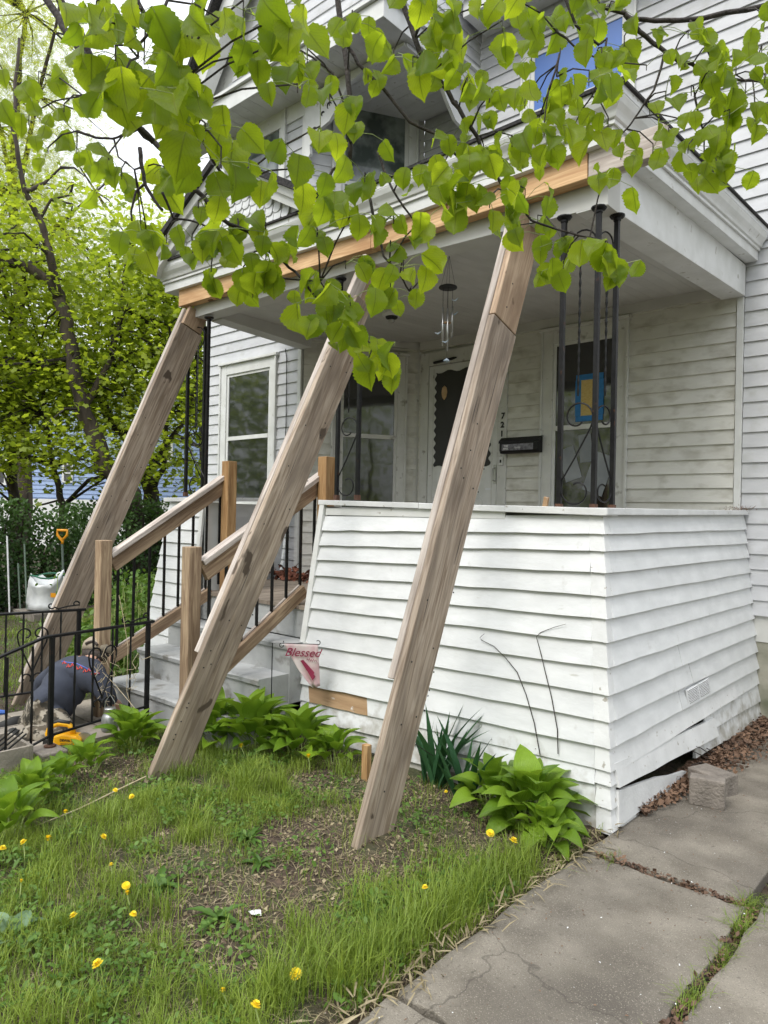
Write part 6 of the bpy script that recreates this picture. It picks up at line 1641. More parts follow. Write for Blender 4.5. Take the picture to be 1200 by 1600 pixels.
limb_tree('locust_tree', 'tall tree in fresh yellow green leaf at the upper left', 'tree',
    [([G(40, 19), A(38, 700, 19), A(30, 500, 19), A(20, 300, 19), A(25, 150, 19), A(40, 20, 19)], .30, .08), ([A(22, 330, 19), A(60, 150, 18.5), A(85, 50, 18), A(110, -80, 18)], .10, .03), ([A(30, 480, 19), A(90, 350, 19), A(150, 300, 19)], .10, .03), ([A(20, 300, 19), A(0, 200, 19), A(-30, 100, 19)], .10, .03)],
    [(A(20, 90, 19), (2.6, 2.4, 2.4)), (A(10, 260, 19), (2.4, 2.4, 1.7)), (A(80, 380, 19.5), (2.6, 2.6, 1.4)), (A(-60, 0, 19), (2.5, 3, 3)), (A(150, 430, 19.5), (2.2, 2.2, 1.2)), (A(120, 250, 20), (1.3, 1.5, 1.0)), (A(-60, 300, 19), (2.5, 3, 3))],
    MT['locust'], 30000, .18, 'spray', 'trees behind the hedge', flat=.9, seed=12, twigs=170, layer=.8)
limb_tree('locust_tree', 'yellow green tree showing just above the porch roof at its left end', 'tree',
    [([G(320, 24), A(318, 700, 24), A(310, 500, 24), A(290, 380, 24)], .22, .06)],
    [(A(290, 380, 24), (2.6, 2.6, 1.6)), (A(250, 520, 22), (2.6, 2.6, 2)), (A(330, 600, 24), (3, 3, 2.5)), (A(180, 620, 22), (3, 3, 2.5)), (A(60, 560, 22), (3, 3, 2.5))],
    MT['locust'], 13000, .18, 'spray', 'trees behind the hedge', flat=.9, seed=14, layer=.8)
# the trees across the street, which the window panes mirror
tl = thing('street_trees', 'row of leafy trees across the street, mirrored in the window panes', 'trees', (8, -14, 0))
n = 80000; ang = NR.uniform(-3.32, .8, n) if n > 9 else None; rad = NR.uniform(13, 17, n)
P_ = np.stack([rad * np.cos(ang), rad * np.sin(ang), .3 + NR.random(n) ** .9 * (6.5 + 2.0 * np.sin(ang * 7) + 1.2 * np.sin(ang * 17 + 1))], 1)
P_ = P_[(P_[:, 1] < 2)]
stuff_on('crown', MT['maple'], P_, NR.uniform(.10, .22, len(P_)), 'oval', tl)
b = MB(); [b.tube([(15 * math.cos(a), 15 * math.sin(a), 0), (15.2 * math.cos(a + .01), 15.2 * math.sin(a), 5)], [.25, .1], 8) for a in np.arange(-2.8, .1, .36)]
tag(b.build('trunks', MT['trunk'], tl), kind='stuff')

# ------------------------------------------------------------------ overhanging linden branches
linden = thing('linden_tree', 'linden tree whose leafy drooping branches hang across the top of the view', 'tree', (-.3, -2.2, 0))
LD = lambda x, y: 1.28 if (x < 470 and y < 330) else 1.5 if (x < 560) else 1.62 if x < 800 else 1.8
limbs = [  # main branches by their sight lines, distance in metres, radius
    ([(20, -330, 1.5), (45, -90, 1.45), (72, 0, 1.42), (100, 43, 1.40), (130, 87, 1.38), (163, 137, 1.38), (205, 190, 1.38), (240, 222, 1.4)], .0085, .006),
    ([(60, -330, 1.5), (80, -90, 1.45), (93, 0, 1.44), (113, 30, 1.44), (140, 87, 1.45), (166, 140, 1.46), (225, 210, 1.5), (260, 240, 1.5), (303, 293, 1.5), (343, 343, 1.52), (390, 362, 1.55), (430, 400, 1.6), (462, 425, 1.62)], .011, .003),
    ([(190, -300, 1.3), (211, -60, 1.3), (215, 5, 1.3), (238, 45, 1.3), (258, 85, 1.3), (290, 150, 1.32), (305, 200, 1.35), (330, 245, 1.4), (360, 290, 1.42)], .006, .003),
    ([(262, 0, 1.3), (248, 35, 1.3), (238, 45, 1.3)], .003, .003), ([(238, 45, 1.3), (216, 70, 1.3), (216, 90, 1.3)], .003, .002),
    ([(500, -300, 1.75), (525, -40, 1.7), (530, 30, 1.7), (545, 110, 1.68), (548, 180, 1.68), (546, 250, 1.68)], .009, .0055),
    ([(546, 248, 1.68), (520, 265, 1.68), (508, 290, 1.68), (500, 330, 1.7), (494, 350, 1.7)], .0045, .002),
    ([(537, 60, 1.7), (560, 100, 1.7), (600, 140, 1.7), (640, 190, 1.7), (690, 215, 1.7), (720, 250, 1.7)], .005, .003),
    ([(575, 290, 1.7), (582, 330, 1.68), (592, 370, 1.66), (600, 400, 1.66), (625, 430, 1.66), (640, 455, 1.68)], .004, .002),
    ([(590, 235, 1.72), (600, 265, 1.72), (615, 300, 1.7), (640, 335, 1.7), (650, 350, 1.7)], .0035, .002),
    ([(590, -300, 1.7), (620, -40, 1.66), (635, 20, 1.66), (655, 80, 1.66), (690, 130, 1.66), (718, 170, 1.66), (745, 215, 1.66), (768, 260, 1.66), (790, 300, 1.66), (806, 310, 1.66)], .009, .003),
    ([(545, 180, 1.68), (520, 115, 1.68), (490, 90, 1.68), (460, 75, 1.68), (430, 55, 1.68)], .003, .002),
    ([(218, 232, 1.55), (222, 262, 1.55), (228, 290, 1.55), (240, 312, 1.55), (254, 328, 1.55)], .005, .003), ([(228, 285, 1.55), (212, 300, 1.55), (205, 330, 1.55), (206, 345, 1.55)], .003, .002),
    ([(254, 300, 1.55), (270, 340, 1.58), (300, 345, 1.6), (340, 360, 1.6)], .003, .002),
    ([(120, 205, 1.7), (150, 215, 1.7), (175, 217, 1.7), (200, 208, 1.65), (225, 200, 1.6)], .0035, .002), ([(178, 218, 1.7), (185, 245, 1.7), (210, 265, 1.7)], .0025, .0015), ([(130, 150, 1.7), (140, 160, 1.7), (165, 166, 1.65)], .003, .002),
    ([(1400, -60, 2.0), (1200, 8, 1.9), (1100, 28, 1.88), (1040, 33, 1.86), (990, 28, 1.85), (975, 22, 1.85), (940, 10, 1.85)], .008, .005),
    ([(975, 22, 1.85), (1000, 50, 1.85), (1030, 75, 1.85), (1062, 95, 1.85), (1090, 105, 1.86), (1120, 120, 1.88), (1160, 125, 1.9), (1210, 130, 1.9)], .0065, .003),
    ([(1038, 85, 1.85), (1030, 115, 1.85), (1022, 140, 1.85), (1005, 165, 1.85), (985, 195, 1.85), (965, 215, 1.85)], .0035, .002),
    ([(1078, 32, 1.86), (1095, 55, 1.86), (1106, 80, 1.86), (1112, 98, 1.86)], .003, .002), ([(1085, 150, 1.85), (1092, 180, 1.85), (1100, 210, 1.85)], .003, .002),
    ([(870, 50, 1.8), (885, 60, 1.8), (900, 75, 1.8), (930, 90, 1.8), (935, 130, 1.8)], .003, .002), ([(880, -10, 1.8), (900, 40, 1.8), (935, 70, 1.82), (948, 60, 1.82), (940, 110, 1.8), (925, 150, 1.8)], .004, .002),
    ([(800, 300, 1.66), (830, 345, 1.68), (870, 358, 1.7), (905, 368, 1.72), (930, 372, 1.72), (945, 380, 1.72)], .003, .0018),
    ([(462, 425, 1.62), (490, 460, 1.6), (540, 520, 1.58), (570, 530, 1.58), (598, 548, 1.58)], .003, .0018), ([(440, 435, 1.6), (500, 440, 1.6), (520, 470, 1.6)], .0025, .0015),
    ([(640, 455, 1.68), (655, 440, 1.68), (660, 420, 1.68)], .002, .0015), ([(870, 120, 1.75), (873, 95, 1.75), (876, 75, 1.75)], .002, .0015), ([(858, 140, 1.75), (868, 110, 1.75), (874, 84, 1.76)], .003, .002)]
nodes = []
FORK = Vector((-.35, -1.6, 3.2))
b = MB(); b.tube([(-.3, -2.2, -.1), (-.32, -2.1, 1.2), (-.35, -1.9, 2.4), tuple(FORK)], [.17, .14, .12, .10], 14); b.build('trunk', MT['trunk'], linden, smooth=True)
for pts, r0, r1 in limbs:
    W = [atd(*p) for p in pts]
    if pts[0][1] <= -60 or pts[0][0] > 1300:                 # carries on up to the fork outside the picture
        W = [FORK, FORK.lerp(W[0], .5) + up * .25] + W
    P_ = []
    for i in range(len(W) - 1):
        for j in range(3):
            p = W[i].lerp(W[i + 1], j / 3); 
            P_.append(p + Vector((R.uniform(-1, 1), R.uniform(-1, 1), R.uniform(-1, 1))) * r0 * .3)
    P_.append(W[-1]); m = len(P_); ext = len(W) > len(pts)
    rs = [(.05 if ext and i == 0 else r0 * 1.6 if ext and i < 6 else r0 + (r1 - r0) * i / (m - 1)) for i in range(m)]
    MB().tube(P_, rs, 7).build('branch', MT['bark'], linden, smooth=True)
    nodes += [p for p in P_[(6 if ext else 0):]]
def heart(t):
    if t >= 1: return 0.0
    w = (t / .36) ** .33 * (1 - .0 * t) if t < .30 else 0
    if t >= .30: w = (.3 / .36) ** .33 + .06 * math.sin((t - .30) / .2 * math.pi / 2) if t < .42 else 0
    if t >= .42: q_ = (t - .42) / .58; w = .99 * (1 - q_ ** 1.9) ** .92 * (1 if q_ < .62 else 1 - (q_ - .62) * 1.9)
    return max(w, .0) * (1 + .055 * (1 if round(t * 18) % 2 else -1))
lm = [leaf_mesh('linden_leaf', .082, .068, heart, cu_, fo_, 18, dr, MT['linden'], wavy=.10) for cu_, fo_, dr in ((.35, .16, .10), (.10, .32, .02), (.5, .05, .25), (.2, .48, .12), (-.3, .25, .30), (.6, .35, -.1))]
# leaf clusters: sight line, reach and number
CL = [(60, 130, 26, 5), (45, 195, 22, 5), (100, 175, 18, 4), (120, 240, 20, 4), (75, 240, 14, 2), (150, 55, 40, 8), (210, 45, 45, 8), (275, 115, 44, 8), (190, 150, 42, 8), (240, 190, 42, 8), (150, 20, 26, 4), (225, 100, 40, 7), (180, 95, 34, 6), (300, 60, 20, 2), (300, 15, 24, 3),
      (300, 160, 36, 5), (380, 25, 36, 6), (350, 55, 30, 4), (385, 95, 16, 3), (420, 90, 26, 5), (450, 35, 26, 4), (480, 100, 34, 6), (465, 145, 20, 2), (500, 215, 26, 4), (515, 165, 26, 3), (550, 40, 34, 6), (575, 125, 16, 3), (565, 215, 16, 3),
      (190, 280, 26, 5), (170, 250, 16, 2), (235, 285, 22, 4), (270, 280, 24, 4), (345, 260, 44, 8), (320, 210, 26, 4), (370, 245, 32, 5), (480, 280, 26, 4), (500, 330, 26, 5), (495, 370, 20, 4), (550, 345, 20, 4), (570, 285, 22, 4),
      (220, 370, 26, 5), (260, 380, 20, 4), (235, 415, 22, 4), (310, 325, 16, 2), (300, 380, 20, 3), (340, 390, 26, 5), (370, 360, 32, 5), (415, 370, 32, 5), (415, 415, 32, 5), (330, 425, 18, 3), (380, 435, 26, 5), (430, 440, 26, 5), (395, 465, 16, 2), (450, 395, 16, 2), (480, 450, 26, 6), (500, 475, 26, 5), (545, 480, 26, 5), (540, 420, 18, 3),
      (615, 95, 24, 4), (645, 105, 24, 4), (675, 30, 28, 5), (685, 60, 24, 4), (665, 8, 24, 4), (705, 115, 28, 5), (730, 135, 20, 4), (765, 160, 18, 3), (725, 200, 18, 3), (785, 50, 26, 4), (775, 15, 22, 3), (820, 25, 26, 4), (830, 95, 18, 4), (870, 50, 30, 4), (890, 15, 26, 4), (920, 15, 30, 4), (960, 20, 24, 3),
      (975, 80, 34, 2), (940, 92, 26, 4), (920, 135, 36, 7), (880, 155, 26, 5), (820, 170, 26, 4), (840, 160, 18, 2), (850, 215, 30, 5), (890, 230, 26, 4), (800, 230, 26, 4), (830, 245, 20, 3), (755, 240, 20, 3), (700, 235, 20, 3), (690, 280, 26, 5), (750, 270, 32, 6), (720, 300, 30, 5), (765, 325, 26, 5), (630, 295, 20, 4), (660, 360, 26, 4), (615, 350, 24, 4), (610, 390, 20, 3), (630, 425, 26, 5), (610, 450, 22, 4), (645, 470, 18, 3),
      (820, 320, 36, 6), (810, 370, 26, 4), (950, 200, 24, 4), (945, 285, 22, 3), (970, 250, 20, 3), (880, 385, 22, 4), (880, 425, 22, 4), (950, 400, 24, 5), (960, 430, 20, 4), (920, 380, 14, 1), (840, 350, 20, 3),
      (1010, 110, 12, 1), (1040, 155, 18, 1), (1015, 180, 14, 1), (1080, 150, 24, 3), (1070, 105, 18, 3), (1075, 60, 18, 3), (1100, 52, 14, 2), (1115, 75, 14, 2), (1120, 110, 20, 3), (1045, 210, 20, 1), (1020, 240, 22, 2), (1065, 200, 20, 3), (1075, 240, 20, 3), (1165, 150, 34, 6), (1150, 115, 26, 4), (1180, 190, 20, 3), (1140, 185, 20, 3), (1120, 220, 20, 4), (1100, 280, 14, 2), (1120, 270, 24, 5), (1140, 250, 16, 3), (1195, 35, 14, 2), (1190, 85, 20, 3), (1195, 130, 20, 3),
      (545, 530, 20, 4), (600, 560, 22, 5), (620, 585, 16, 3), (570, 545, 16, 3), (575, 570, 12, 2), (530, 500, 18, 3), (505, 520, 16, 3)]
leaves = []; tw = MB(); pet = MB()
right_ = Vector((XA.x, YA.x, ZA.x))
for (x, y, r, n) in CL:
    if r > 34: n = round(n * .8)
    d = LD(x, y) + R.uniform(-.10, .10)
    if (x < 130 and y > 90) or (x < 300 and y > 260): d = 1.75 + R.uniform(-.08, .08)
    c = atd(x, y, d)
    top = c + up * (r * .7 * d / 1113)
    q = min(nodes, key=lambda a: (a - top).length)
    if (q - top).length > .012:
        tw.tube([q, q.lerp(top, .5) + up * .012, top, c], [.0022, .0019, .0016, .0012], 5)
    n = max(1, round(n * (1.35 if x > 660 else .95 if (x > 470 or y > 330) else 1.05)))
    for i in range(n):
        f = (i + .5) / n; a = i * 2.4 + R.random()
        rr_ = r * d / 1113 * 1.05 * math.sqrt(f) 
        p = c + right_ * (math.cos(a) * rr_) + up * (math.sin(a) * rr_ * .8 + .020) + Vector((R.gauss(0, .03), R.gauss(0, .03), 0))
        big = (.90 if R.random() < .35 else .66) if (x < 470 and y < 330 and r > 20) else .72 if r > 20 else .58
        leaves.append((p, R.uniform(.75, 1.2) * big, c))
leaves.sort(key=lambda l: -l[1] / (l[0] - CAM).length)
rest = MB()
for i, (p, s, c) in enumerate(leaves):
    dn = Vector((R.gauss(0, .38), R.gauss(0, .38), -1)).normalized()
    nn = (CAM - p).normalized() * R.choice((1, 1, -1)) + Vector((R.gauss(0, .55), R.gauss(0, .55), R.gauss(0, .4)))
    nn = (nn - dn * nn.dot(dn)).normalized(); yv = nn.cross(dn)
    m = Matrix((dn, yv, nn)).transposed().to_4x4(); m.translation = p
    pb = c + up * .01; pet.tube([pb, pb.lerp(p, .5) + up * .006, p, p + dn * .01], [.0009, .0008, .0008, .0006], 4)
    if i < 290:
        o = link(bpy.data.objects.new('leaf', lm[i % 6])); o.parent = linden
        o.matrix_basis = Matrix.Translation(-wpos(linden)) @ m @ Matrix.Scale(s, 4)
    else:
        mm = m @ Matrix.Scale(s, 4); rest.add([mm @ v.co for v in lm[i % 6].vertices], [tuple(f.vertices) for f in lm[i % 6].polygons])
ro = rest.build('leaves', MT['linden'], linden, smooth=True); tag(ro, kind='stuff')
ul = ro.data.uv_layers.new(name='UVMap'); src = [l.uv.copy() for l in lm[0].uv_layers[0].data]; nl = len(src); flat_ = [c_ for uvv in src for c_ in uvv]
ul.data.foreach_set('uv', flat_ * (len(ul.data) // nl))
tag(tw.build('twigs', MT['bark'], linden), kind='stuff'); tag(pet.build('petioles', MT['stem'], linden), kind='stuff')

# ------------------------------------------------------------------ the man kneeling at the foot of the steps
MT['shirt'] = mk('navy_cotton', (.028, .034, .052), (.045, .052, .075), scale=5, rough=.9, bump=.25, bscale=14)
MT['camo'] = mk('camouflage_cloth', (.08, .065, .045), (.28, .25, .20), scale=16, rough=.9, lo=.46, hi=.54, c3=(.03, .026, .018), thr=.54, s3=22, soft3=.02, bump=.2)
MT['skin'] = mk('skin', (.36, .20, .14), (.42, .25, .18), rough=.55)
MT['hair'] = mk('dark_hair', (.025, .018, .014), (.05, .035, .025), scale=60, rough=.7, stretch=(1, 1, .2))
MT['cap'] = mk('faded_tan_cap', (.24, .20, .15), (.33, .28, .21), scale=8, rough=.9)
MT['boot'] = mk('black_rubber', (.012, .012, .012), (.03, .03, .028), rough=.7)
MT['glove'] = mk('green_work_glove', (.012, .06, .04), (.02, .08, .055), rough=.8)
MT['redprint'] = mk('red_print', (.62, .07, .05), rough=.8)
MT['blueprint'] = mk('blue_print', (.08, .12, .40), rough=.8)
V3 = lambda x, y, d: atd(x, y, d)
man = thing('person', 'man in navy t-shirt, camouflage trousers and tan cap crouching over the walk, seen from behind', 'person', tuple(V3(80, 1160, 4.7)))
J = {}
def jt(k, p, r, par, mat): J[k] = (p, r, par, mat)
jt('pelvis', V3(78, 1112, 4.84), .155, None, 1)
jt('waist', V3(93, 1088, 4.88), .150, 'pelvis', 0)
jt('chest', V3(108, 1066, 4.95), .172, 'waist', 0)
jt('upper', V3(124, 1050, 5.02), .150, 'chest', 0)
jt('neck', V3(141, 1036, 5.10), .066, 'upper', 2)
jt('skull', V3(149, 1024, 5.15), .082, 'neck', 2)
jt('crown', V3(153, 1014, 5.19), .078, 'skull', 2)
jt('sh_r', V3(150, 1062, 4.88), .080, 'upper', 0)
jt('el_r', V3(172, 1092, 4.86), .052, 'sh_r', 0)
jt('wr_r', V3(184, 1112, 4.95), .034, 'el_r', 2)
jt('sh_l', V3(86, 1052, 5.12), .080, 'upper', 0)
jt('sle_l', V3(70, 1066, 5.14), .068, 'sh_l', 0)
jt('el_l', V3(58, 1085, 5.16), .050, 'sle_l', 0)
jt('wr_l', V3(66, 1108, 5.20), .034, 'el_l', 2)
jt('hip_r', V3(72, 1124, 4.76), .115, 'pelvis', 1)
jt('kn_r', V3(106, 1148, 4.66), .080, 'hip_r', 1)
jt('sh2_r', V3(66, 1152, 4.62), .075, 'kn_r', 1)
jt('an_r', V3(28, 1153, 4.58), .055, 'sh2_r', 1)
jt('hip_l', V3(60, 1112, 4.95), .115, 'pelvis', 1)
jt('kn_l', V3(100, 1140, 5.02), .080, 'hip_l', 1)
jt('sh2_l', V3(56, 1136, 4.98), .070, 'kn_l', 1)
jt('an_l', V3(22, 1132, 4.92), .055, 'sh2_l', 1)
names = list(J); ix = {k: i for i, k in enumerate(names)}
me = bpy.data.meshes.new('body'); me.from_pydata([tuple(J[k][0]) for k in names], [(ix[k], ix[J[k][2]]) for k in names if J[k][2]], [])
bo = link(bpy.data.objects.new('body', me))
sk = bo.modifiers.new('skin', 'SKIN'); bo.modifiers.new('sub', 'SUBSURF').levels = 2
for i, k in enumerate(names):
    sv = me.skin_vertices[0].data[i]; sv.radius = (J[k][1], J[k][1]); sv.use_root = (k == 'pelvis')
dg = bpy.context.evaluated_depsgraph_get(); m2 = bpy.data.meshes.new_from_object(bo.evaluated_get(dg)); bpy.data.objects.remove(bo)
m2.materials.clear(); [m2.materials.append(MT[k]) for k in ('shirt', 'camo', 'skin')]
segs = [(J[k][0], J[J[k][2]][0], J[k][3], k) for k in names if J[k][2]]
def near(c):
    best = None
    for a, b_, mt__, k in segs:
        d = b_ - a; t = max(0, min(1, (c - a).dot(d) / d.length_squared)); dist = (c - a - d * t).length - J[k][1] * .5
        if best is None or dist < best[0]:
            mtx_ = mt__
            if k in ('wr_r', 'wr_l'): mtx_ = 2 if t < .75 else 0
            if k == 'waist': mtx_ = 0 if t < .80 else 1
            if k == 'neck': mtx_ = 2 if t < .45 else 0
            if k in ('hip_r', 'hip_l'): mtx_ = 1
            best = (dist, mtx_)
    return best[1]
for p in m2.polygons: p.material_index = near(p.center); p.use_smooth = True
# soft cloth creases
for v in m2.vertices:
    c = v.co; n_ = mnoise.noise((c.x * 9, c.y * 9, c.z * 14)); n2_ = 1 - abs(mnoise.noise((c.x * 7 + c.z * 9, c.y * 7, c.z * 5 + 4))) * 2; v.co = c + v.normal * (n_ * .014 + n2_ * .012)
bo = link(bpy.data.objects.new('body', m2)); bo.parent = man; bo.location = -wpos(man)
hc = V3(152, 1018, 5.17); toward = (V3(150, 1030, 4.9) - hc).normalized()
# cap: crown, strap opening and a brim pointing away and down
hx_ = (V3(170, 1030, 5.35) - hc).normalized(); hz_ = (V3(146, 990, 5.10) - hc).normalized(); hz_ = (hz_ - hx_ * hz_.dot(hx_)).normalized(); hyv = hz_.cross(hx_)
HM = Matrix((hx_, hyv, hz_)).transposed().to_4x4(); HM.translation = hc
b = MB(); prof = [(.108, -.01), (.112, .02), (.106, .055), (.084, .085), (.05, .104), (.005, .110)]
b.lathe((0, 0, 0), prof, 20)
b.v = [tuple(HM @ Vector(v)) for v in b.v]; o = b.build('cap', MT['cap'], man, smooth=True)
b = MB(); q = []
for a in np.linspace(-1.0, 1.0, 9): q.append((math.cos(a) * .105, math.sin(a) * .105, -.004))
for a in np.linspace(1.0, -1.0, 9): q.append((math.cos(a) * .105 + .075 * math.cos(a), math.sin(a) * .100, -.020))
b.prism([HM @ Vector(v) for v in q], HM.to_3x3() @ Vector((0, 0, .006))); b.build('cap_brim', MT['cap'], man)
b = MB(); b.lathe((0, 0, 0), [(.090, -.075), (.099, -.045), (.104, -.012)], 18); b.v = [tuple(HM @ Vector(v)) for v in b.v]; b.build('hair', MT['hair'], man, smooth=True)
b = MB(); b.tube([HM @ Vector((-.112, s_, .010 + .03 * math.cos(s_ * 28))) for s_ in np.linspace(-.045, .045, 8)], .010, 6); b.build('strap_gap', MT['hair'], man)
for sg in (1, -1): MB().lathe(HM @ Vector((.01, sg * .098, -.04)), [(.004, -.028), (.016, -.012), (.018, .010), (.006, .026)], 8).build('ear', MT['skin'], man, smooth=True)
MB().tube([HM @ Vector((.088, 0, -.03)), HM @ Vector((.112, 0, -.055)), HM @ Vector((.088, 0, -.065))], [.010, .014, .010], 6).build('nose', MT['skin'], man, smooth=True)
# hands with bent fingers
def hand(w, e, mat):
    w, e = Vector(w), Vector(e); d = (w - e).normalized(); s_ = d.cross(up).normalized(); n_ = s_.cross(d)
    b = MB(); b.bar(w - d * .01, w + d * .085, .082, .03, s_); 
    o = b.build('palm', mat, man, bevel=.012)
    for k, (off_, L) in enumerate(((-.030, .068), (-.010, .078), (.010, .074), (.030, .058))):
        p = w + d * .083 + s_ * off_; q = p + d * L * .5 - n_ * .012; r_ = q + d * L * .28 - n_ * .030
        MB().tube([p, q, r_], [.010, .009, .007], 7).build('finger', mat, man, smooth=True)
    p = w + d * .025 - s_ * .040; MB().tube([p, p + d * .035 - s_ * .022 - n_ * .01, p + d * .06 - s_ * .016 - n_ * .028], [.012, .011, .008], 7).build('thumb', mat, man, smooth=True)
hand(J['wr_r'][0], J['el_r'][0], MT['glove']); hand(J['wr_l'][0], J['el_l'][0], MT['glove'])
def boot(a, toe, label=None):
    a, toe = Vector(a), Vector(toe); d = (toe - a).normalized(); s_ = d.cross(up).normalized()
    b = MB(); b.tube([a - d * .05, a, a + d * .09, a + d * .19, a + d * .24], [.045, .058, .052, .046, .028], 10, flat=.85); o = b.build('boot', MT['boot'], man, smooth=True)
    for k in range(5): MB().bar(a + d * (.0 + .05 * k) - up * .050 - s_ * .04, a + d * (.0 + .05 * k) - up * .050 + s_ * .04, .02, .014, d).build('tread', MT['boot'], man)
boot(J['an_r'][0] + Vector((-.02, -.03, 0)), V3(10, 1185, 4.40)); boot(J['an_l'][0], V3(-12, 1145, 4.8))
# print on the back of the shirt: blue line over red lettering
dgo = bo
pb_ = [V3(x, y, 3) for x, y in ((0, 0),)]
from mathutils.bvhtree import BVHTree
bvh = BVHTree.FromPolygons([v.co.copy() for v in m2.vertices], [tuple(p.vertices) for p in m2.polygons])
def onman(x, y, lift=.004):
    d = ray(x, y).normalized(); h = bvh.ray_cast(CAM, d)
    return (h[0] + h[1] * lift) if h[0] is not None else V3(x, y, 4.85)
MB().tube([onman(x, y) for x, y in ((97, 1026 + 8), (106, 1036), (118, 1037), (132, 1043), (145, 1050), (154, 1053))], [.004] * 6, 5).build('print', MT['blueprint'], man)
for k in range(9):
    x = 98 + k * 6.4; y = 1037 + k * 1.9 + (2 if k % 2 else -1)
    MB().tube([onman(x, y + 2), onman(x + 2.5, y - 2.5), onman(x + 4, y + 1.5), onman(x + 6, y + 1)], [.003, .004, .004, .003], 5).build('print', MT['redprint'], man)

# ------------------------------------------------------------------ power tools on the walk
MT['yellow'] = mk('yellow_tool_plastic', (.75, .36, .005), (.82, .42, .01), rough=.4)
MT['plastic'] = mk('black_tool_plastic', (.012, .012, .012), (.02, .02, .02), rough=.5)
def cam_frame(x, y, d, roll=0):
    """upright local frame: x to the right as seen, y away, z up, at a sight-line point"""
    r_ = Vector((XA.x, YA.x, 0)).normalized(); m = Matrix((r_, up.cross(r_), up)).transposed().to_4x4() @ Matrix.Rotation(roll, 4, 'Y'); m.translation = V3(x, y, d); return m
def place_mb(b, M_): b.v = [tuple(M_ @ Vector(v)) for v in b.v]; return b
M_ = cam_frame(108, 1157, 4.50, math.radians(3))
sw = thing('circular_saw', 'yellow and black cordless circular saw lying on the walk behind the near railing', 'power saw', tuple(V3(108, 1168, 4.5)))
b = MB(); b.prism([(-.085, -.05, -.035), (.055, -.05, -.045), (.085, -.05, -.02), (.09, -.05, .02), (.06, -.05, .045), (-.03, -.05, .05), (-.08, -.05, .035)], (0, .09, 0)); place_mb(b, M_).build('motor_housing', MT['yellow'], sw, bevel=.01)
b = MB(); b.tube([(-.12, 0, -.01), (-.135, 0, .035), (-.12, 0, .085), (-.07, 0, .105), (-.01, 0, .10), (.02, 0, .075), (.02, 0, .04)], [.020, .021, .021, .020, .018, .018, .018], 8); place_mb(b, M_).build('handle', MT['yellow'], sw, smooth=True)
b = MB(); b.tube([(-.115, -.004, .095), (-.07, -.004, .118), (0, -.004, .112)], [.012, .015, .012], 8); place_mb(b, M_).build('grip', MT['plastic'], sw, smooth=True)
b = MB(); b.box((-.16, -.075, -.062), (.16, .06, -.052)); b.box((.08, -.05, -.05), (.15, .04, -.01)); place_mb(b, M_).build('base_plate', MT['plastic'], sw, bevel=.003)
b = MB(); b.prism([(.10 + math.cos(a) * .062, -.012, .0 + math.sin(a) * .062) for a in np.linspace(0, 2 * math.pi, 24, endpoint=False)], (0, .006, 0)); place_mb(b, M_).build('blade_guard', MT['metal'], sw)
b = MB(); b.box((-.15, -.04, -.05), (-.10, .04, .012)); place_mb(b, M_).build('battery', MT['plastic'], sw, bevel=.006)
lab_ = MB(); lab_.box((-.035, -.0525, -.018), (.045, -.0505, .030)); place_mb(lab_, M_).build('label', MT['yellow'], sw)
text_mesh('DEWALT', .020, .0004, sw, MT['plastic'], M_ @ frame_at((.004, -.0535, .016), (1, 0, 0), (0, 0, 1)), bold=.0008)
for k in range(4): place_mb(MB().box((-.03, -.0535, -.006 - .008 * k), (.04, -.0522, -.003 - .008 * k)), M_).build('vent_slot', MT['plastic'], sw)
M_ = cam_frame(112, 1178, 4.40, math.radians(8))
dr_ = thing('cordless_drill', 'black and yellow cordless drill lying in front of the saw, behind the hostas', 'power drill', tuple(V3(112, 1186, 4.4)))
b = MB(); b.tube([(-.10, 0, .01), (-.03, 0, .012), (.0, 0, .012)], [.028, .034, .034], 12); place_mb(b, M_).build('chuck_end', MT['plastic'], dr_, smooth=True)
b = MB(); b.tube([(.0, 0, .012), (.05, 0, .01), (.085, 0, .006), (.095, 0, .0)], [.036, .038, .034, .02], 12); place_mb(b, M_).build('motor_housing', MT['yellow'], dr_, smooth=True)
b = MB(); b.tube([(.02, 0, -.015), (.035, 0, -.06), (.045, 0, -.09)], [.022, .020, .022], 8); place_mb(b, M_).build('handle', MT['plastic'], dr_, smooth=True)
b = MB(); b.tube([(-.14, 0, .01), (-.10, 0, .01)], [.010, .020], 10); place_mb(b, M_).build('chuck', MT['metal'], dr_, smooth=True)
b = MB(); b.box((.10, -.03, -.02), (.16, .03, .0)); place_mb(b, M_).build('battery', MT['plastic'], dr_, bevel=.006)
# jar lantern hanging from the railing
jp = V3(171, 1142, 4.62)
jar = thing('jar_lantern', 'ribbed galvanised jar with a wire loop hanging on the near walk railing', 'lantern', tuple(jp))
MT['galv'] = mk('galvanised_tin', (.30, .31, .32), (.50, .51, .52), scale=14, rough=.35, metallic=.6, bump=.3)
b = MB(); b.lathe(jp, [(.045, 0), (.050, .008), (.050, .085), (.044, .105), (.034, .115), (.034, .122)], 20); b.build('jar', MT['galv'], jar, smooth=True)
b = MB(); b.lathe(jp + up * .122, [(.037, 0), (.038, .006), (.037, .014), (.038, .022), (.036, .028)], 20); b.build('lid', MT['metal'], jar, smooth=True)
for k in range(14):
    a = k * 2 * math.pi / 14; MB().tube([jp + Vector((math.cos(a) * .050, math.sin(a) * .050, .012)), jp + Vector((math.cos(a) * .050, math.sin(a) * .050, .082))], .0022, 4).build('rib', MT['galv'], jar)
r_ = Vector((XA.x, YA.x, 0)).normalized()
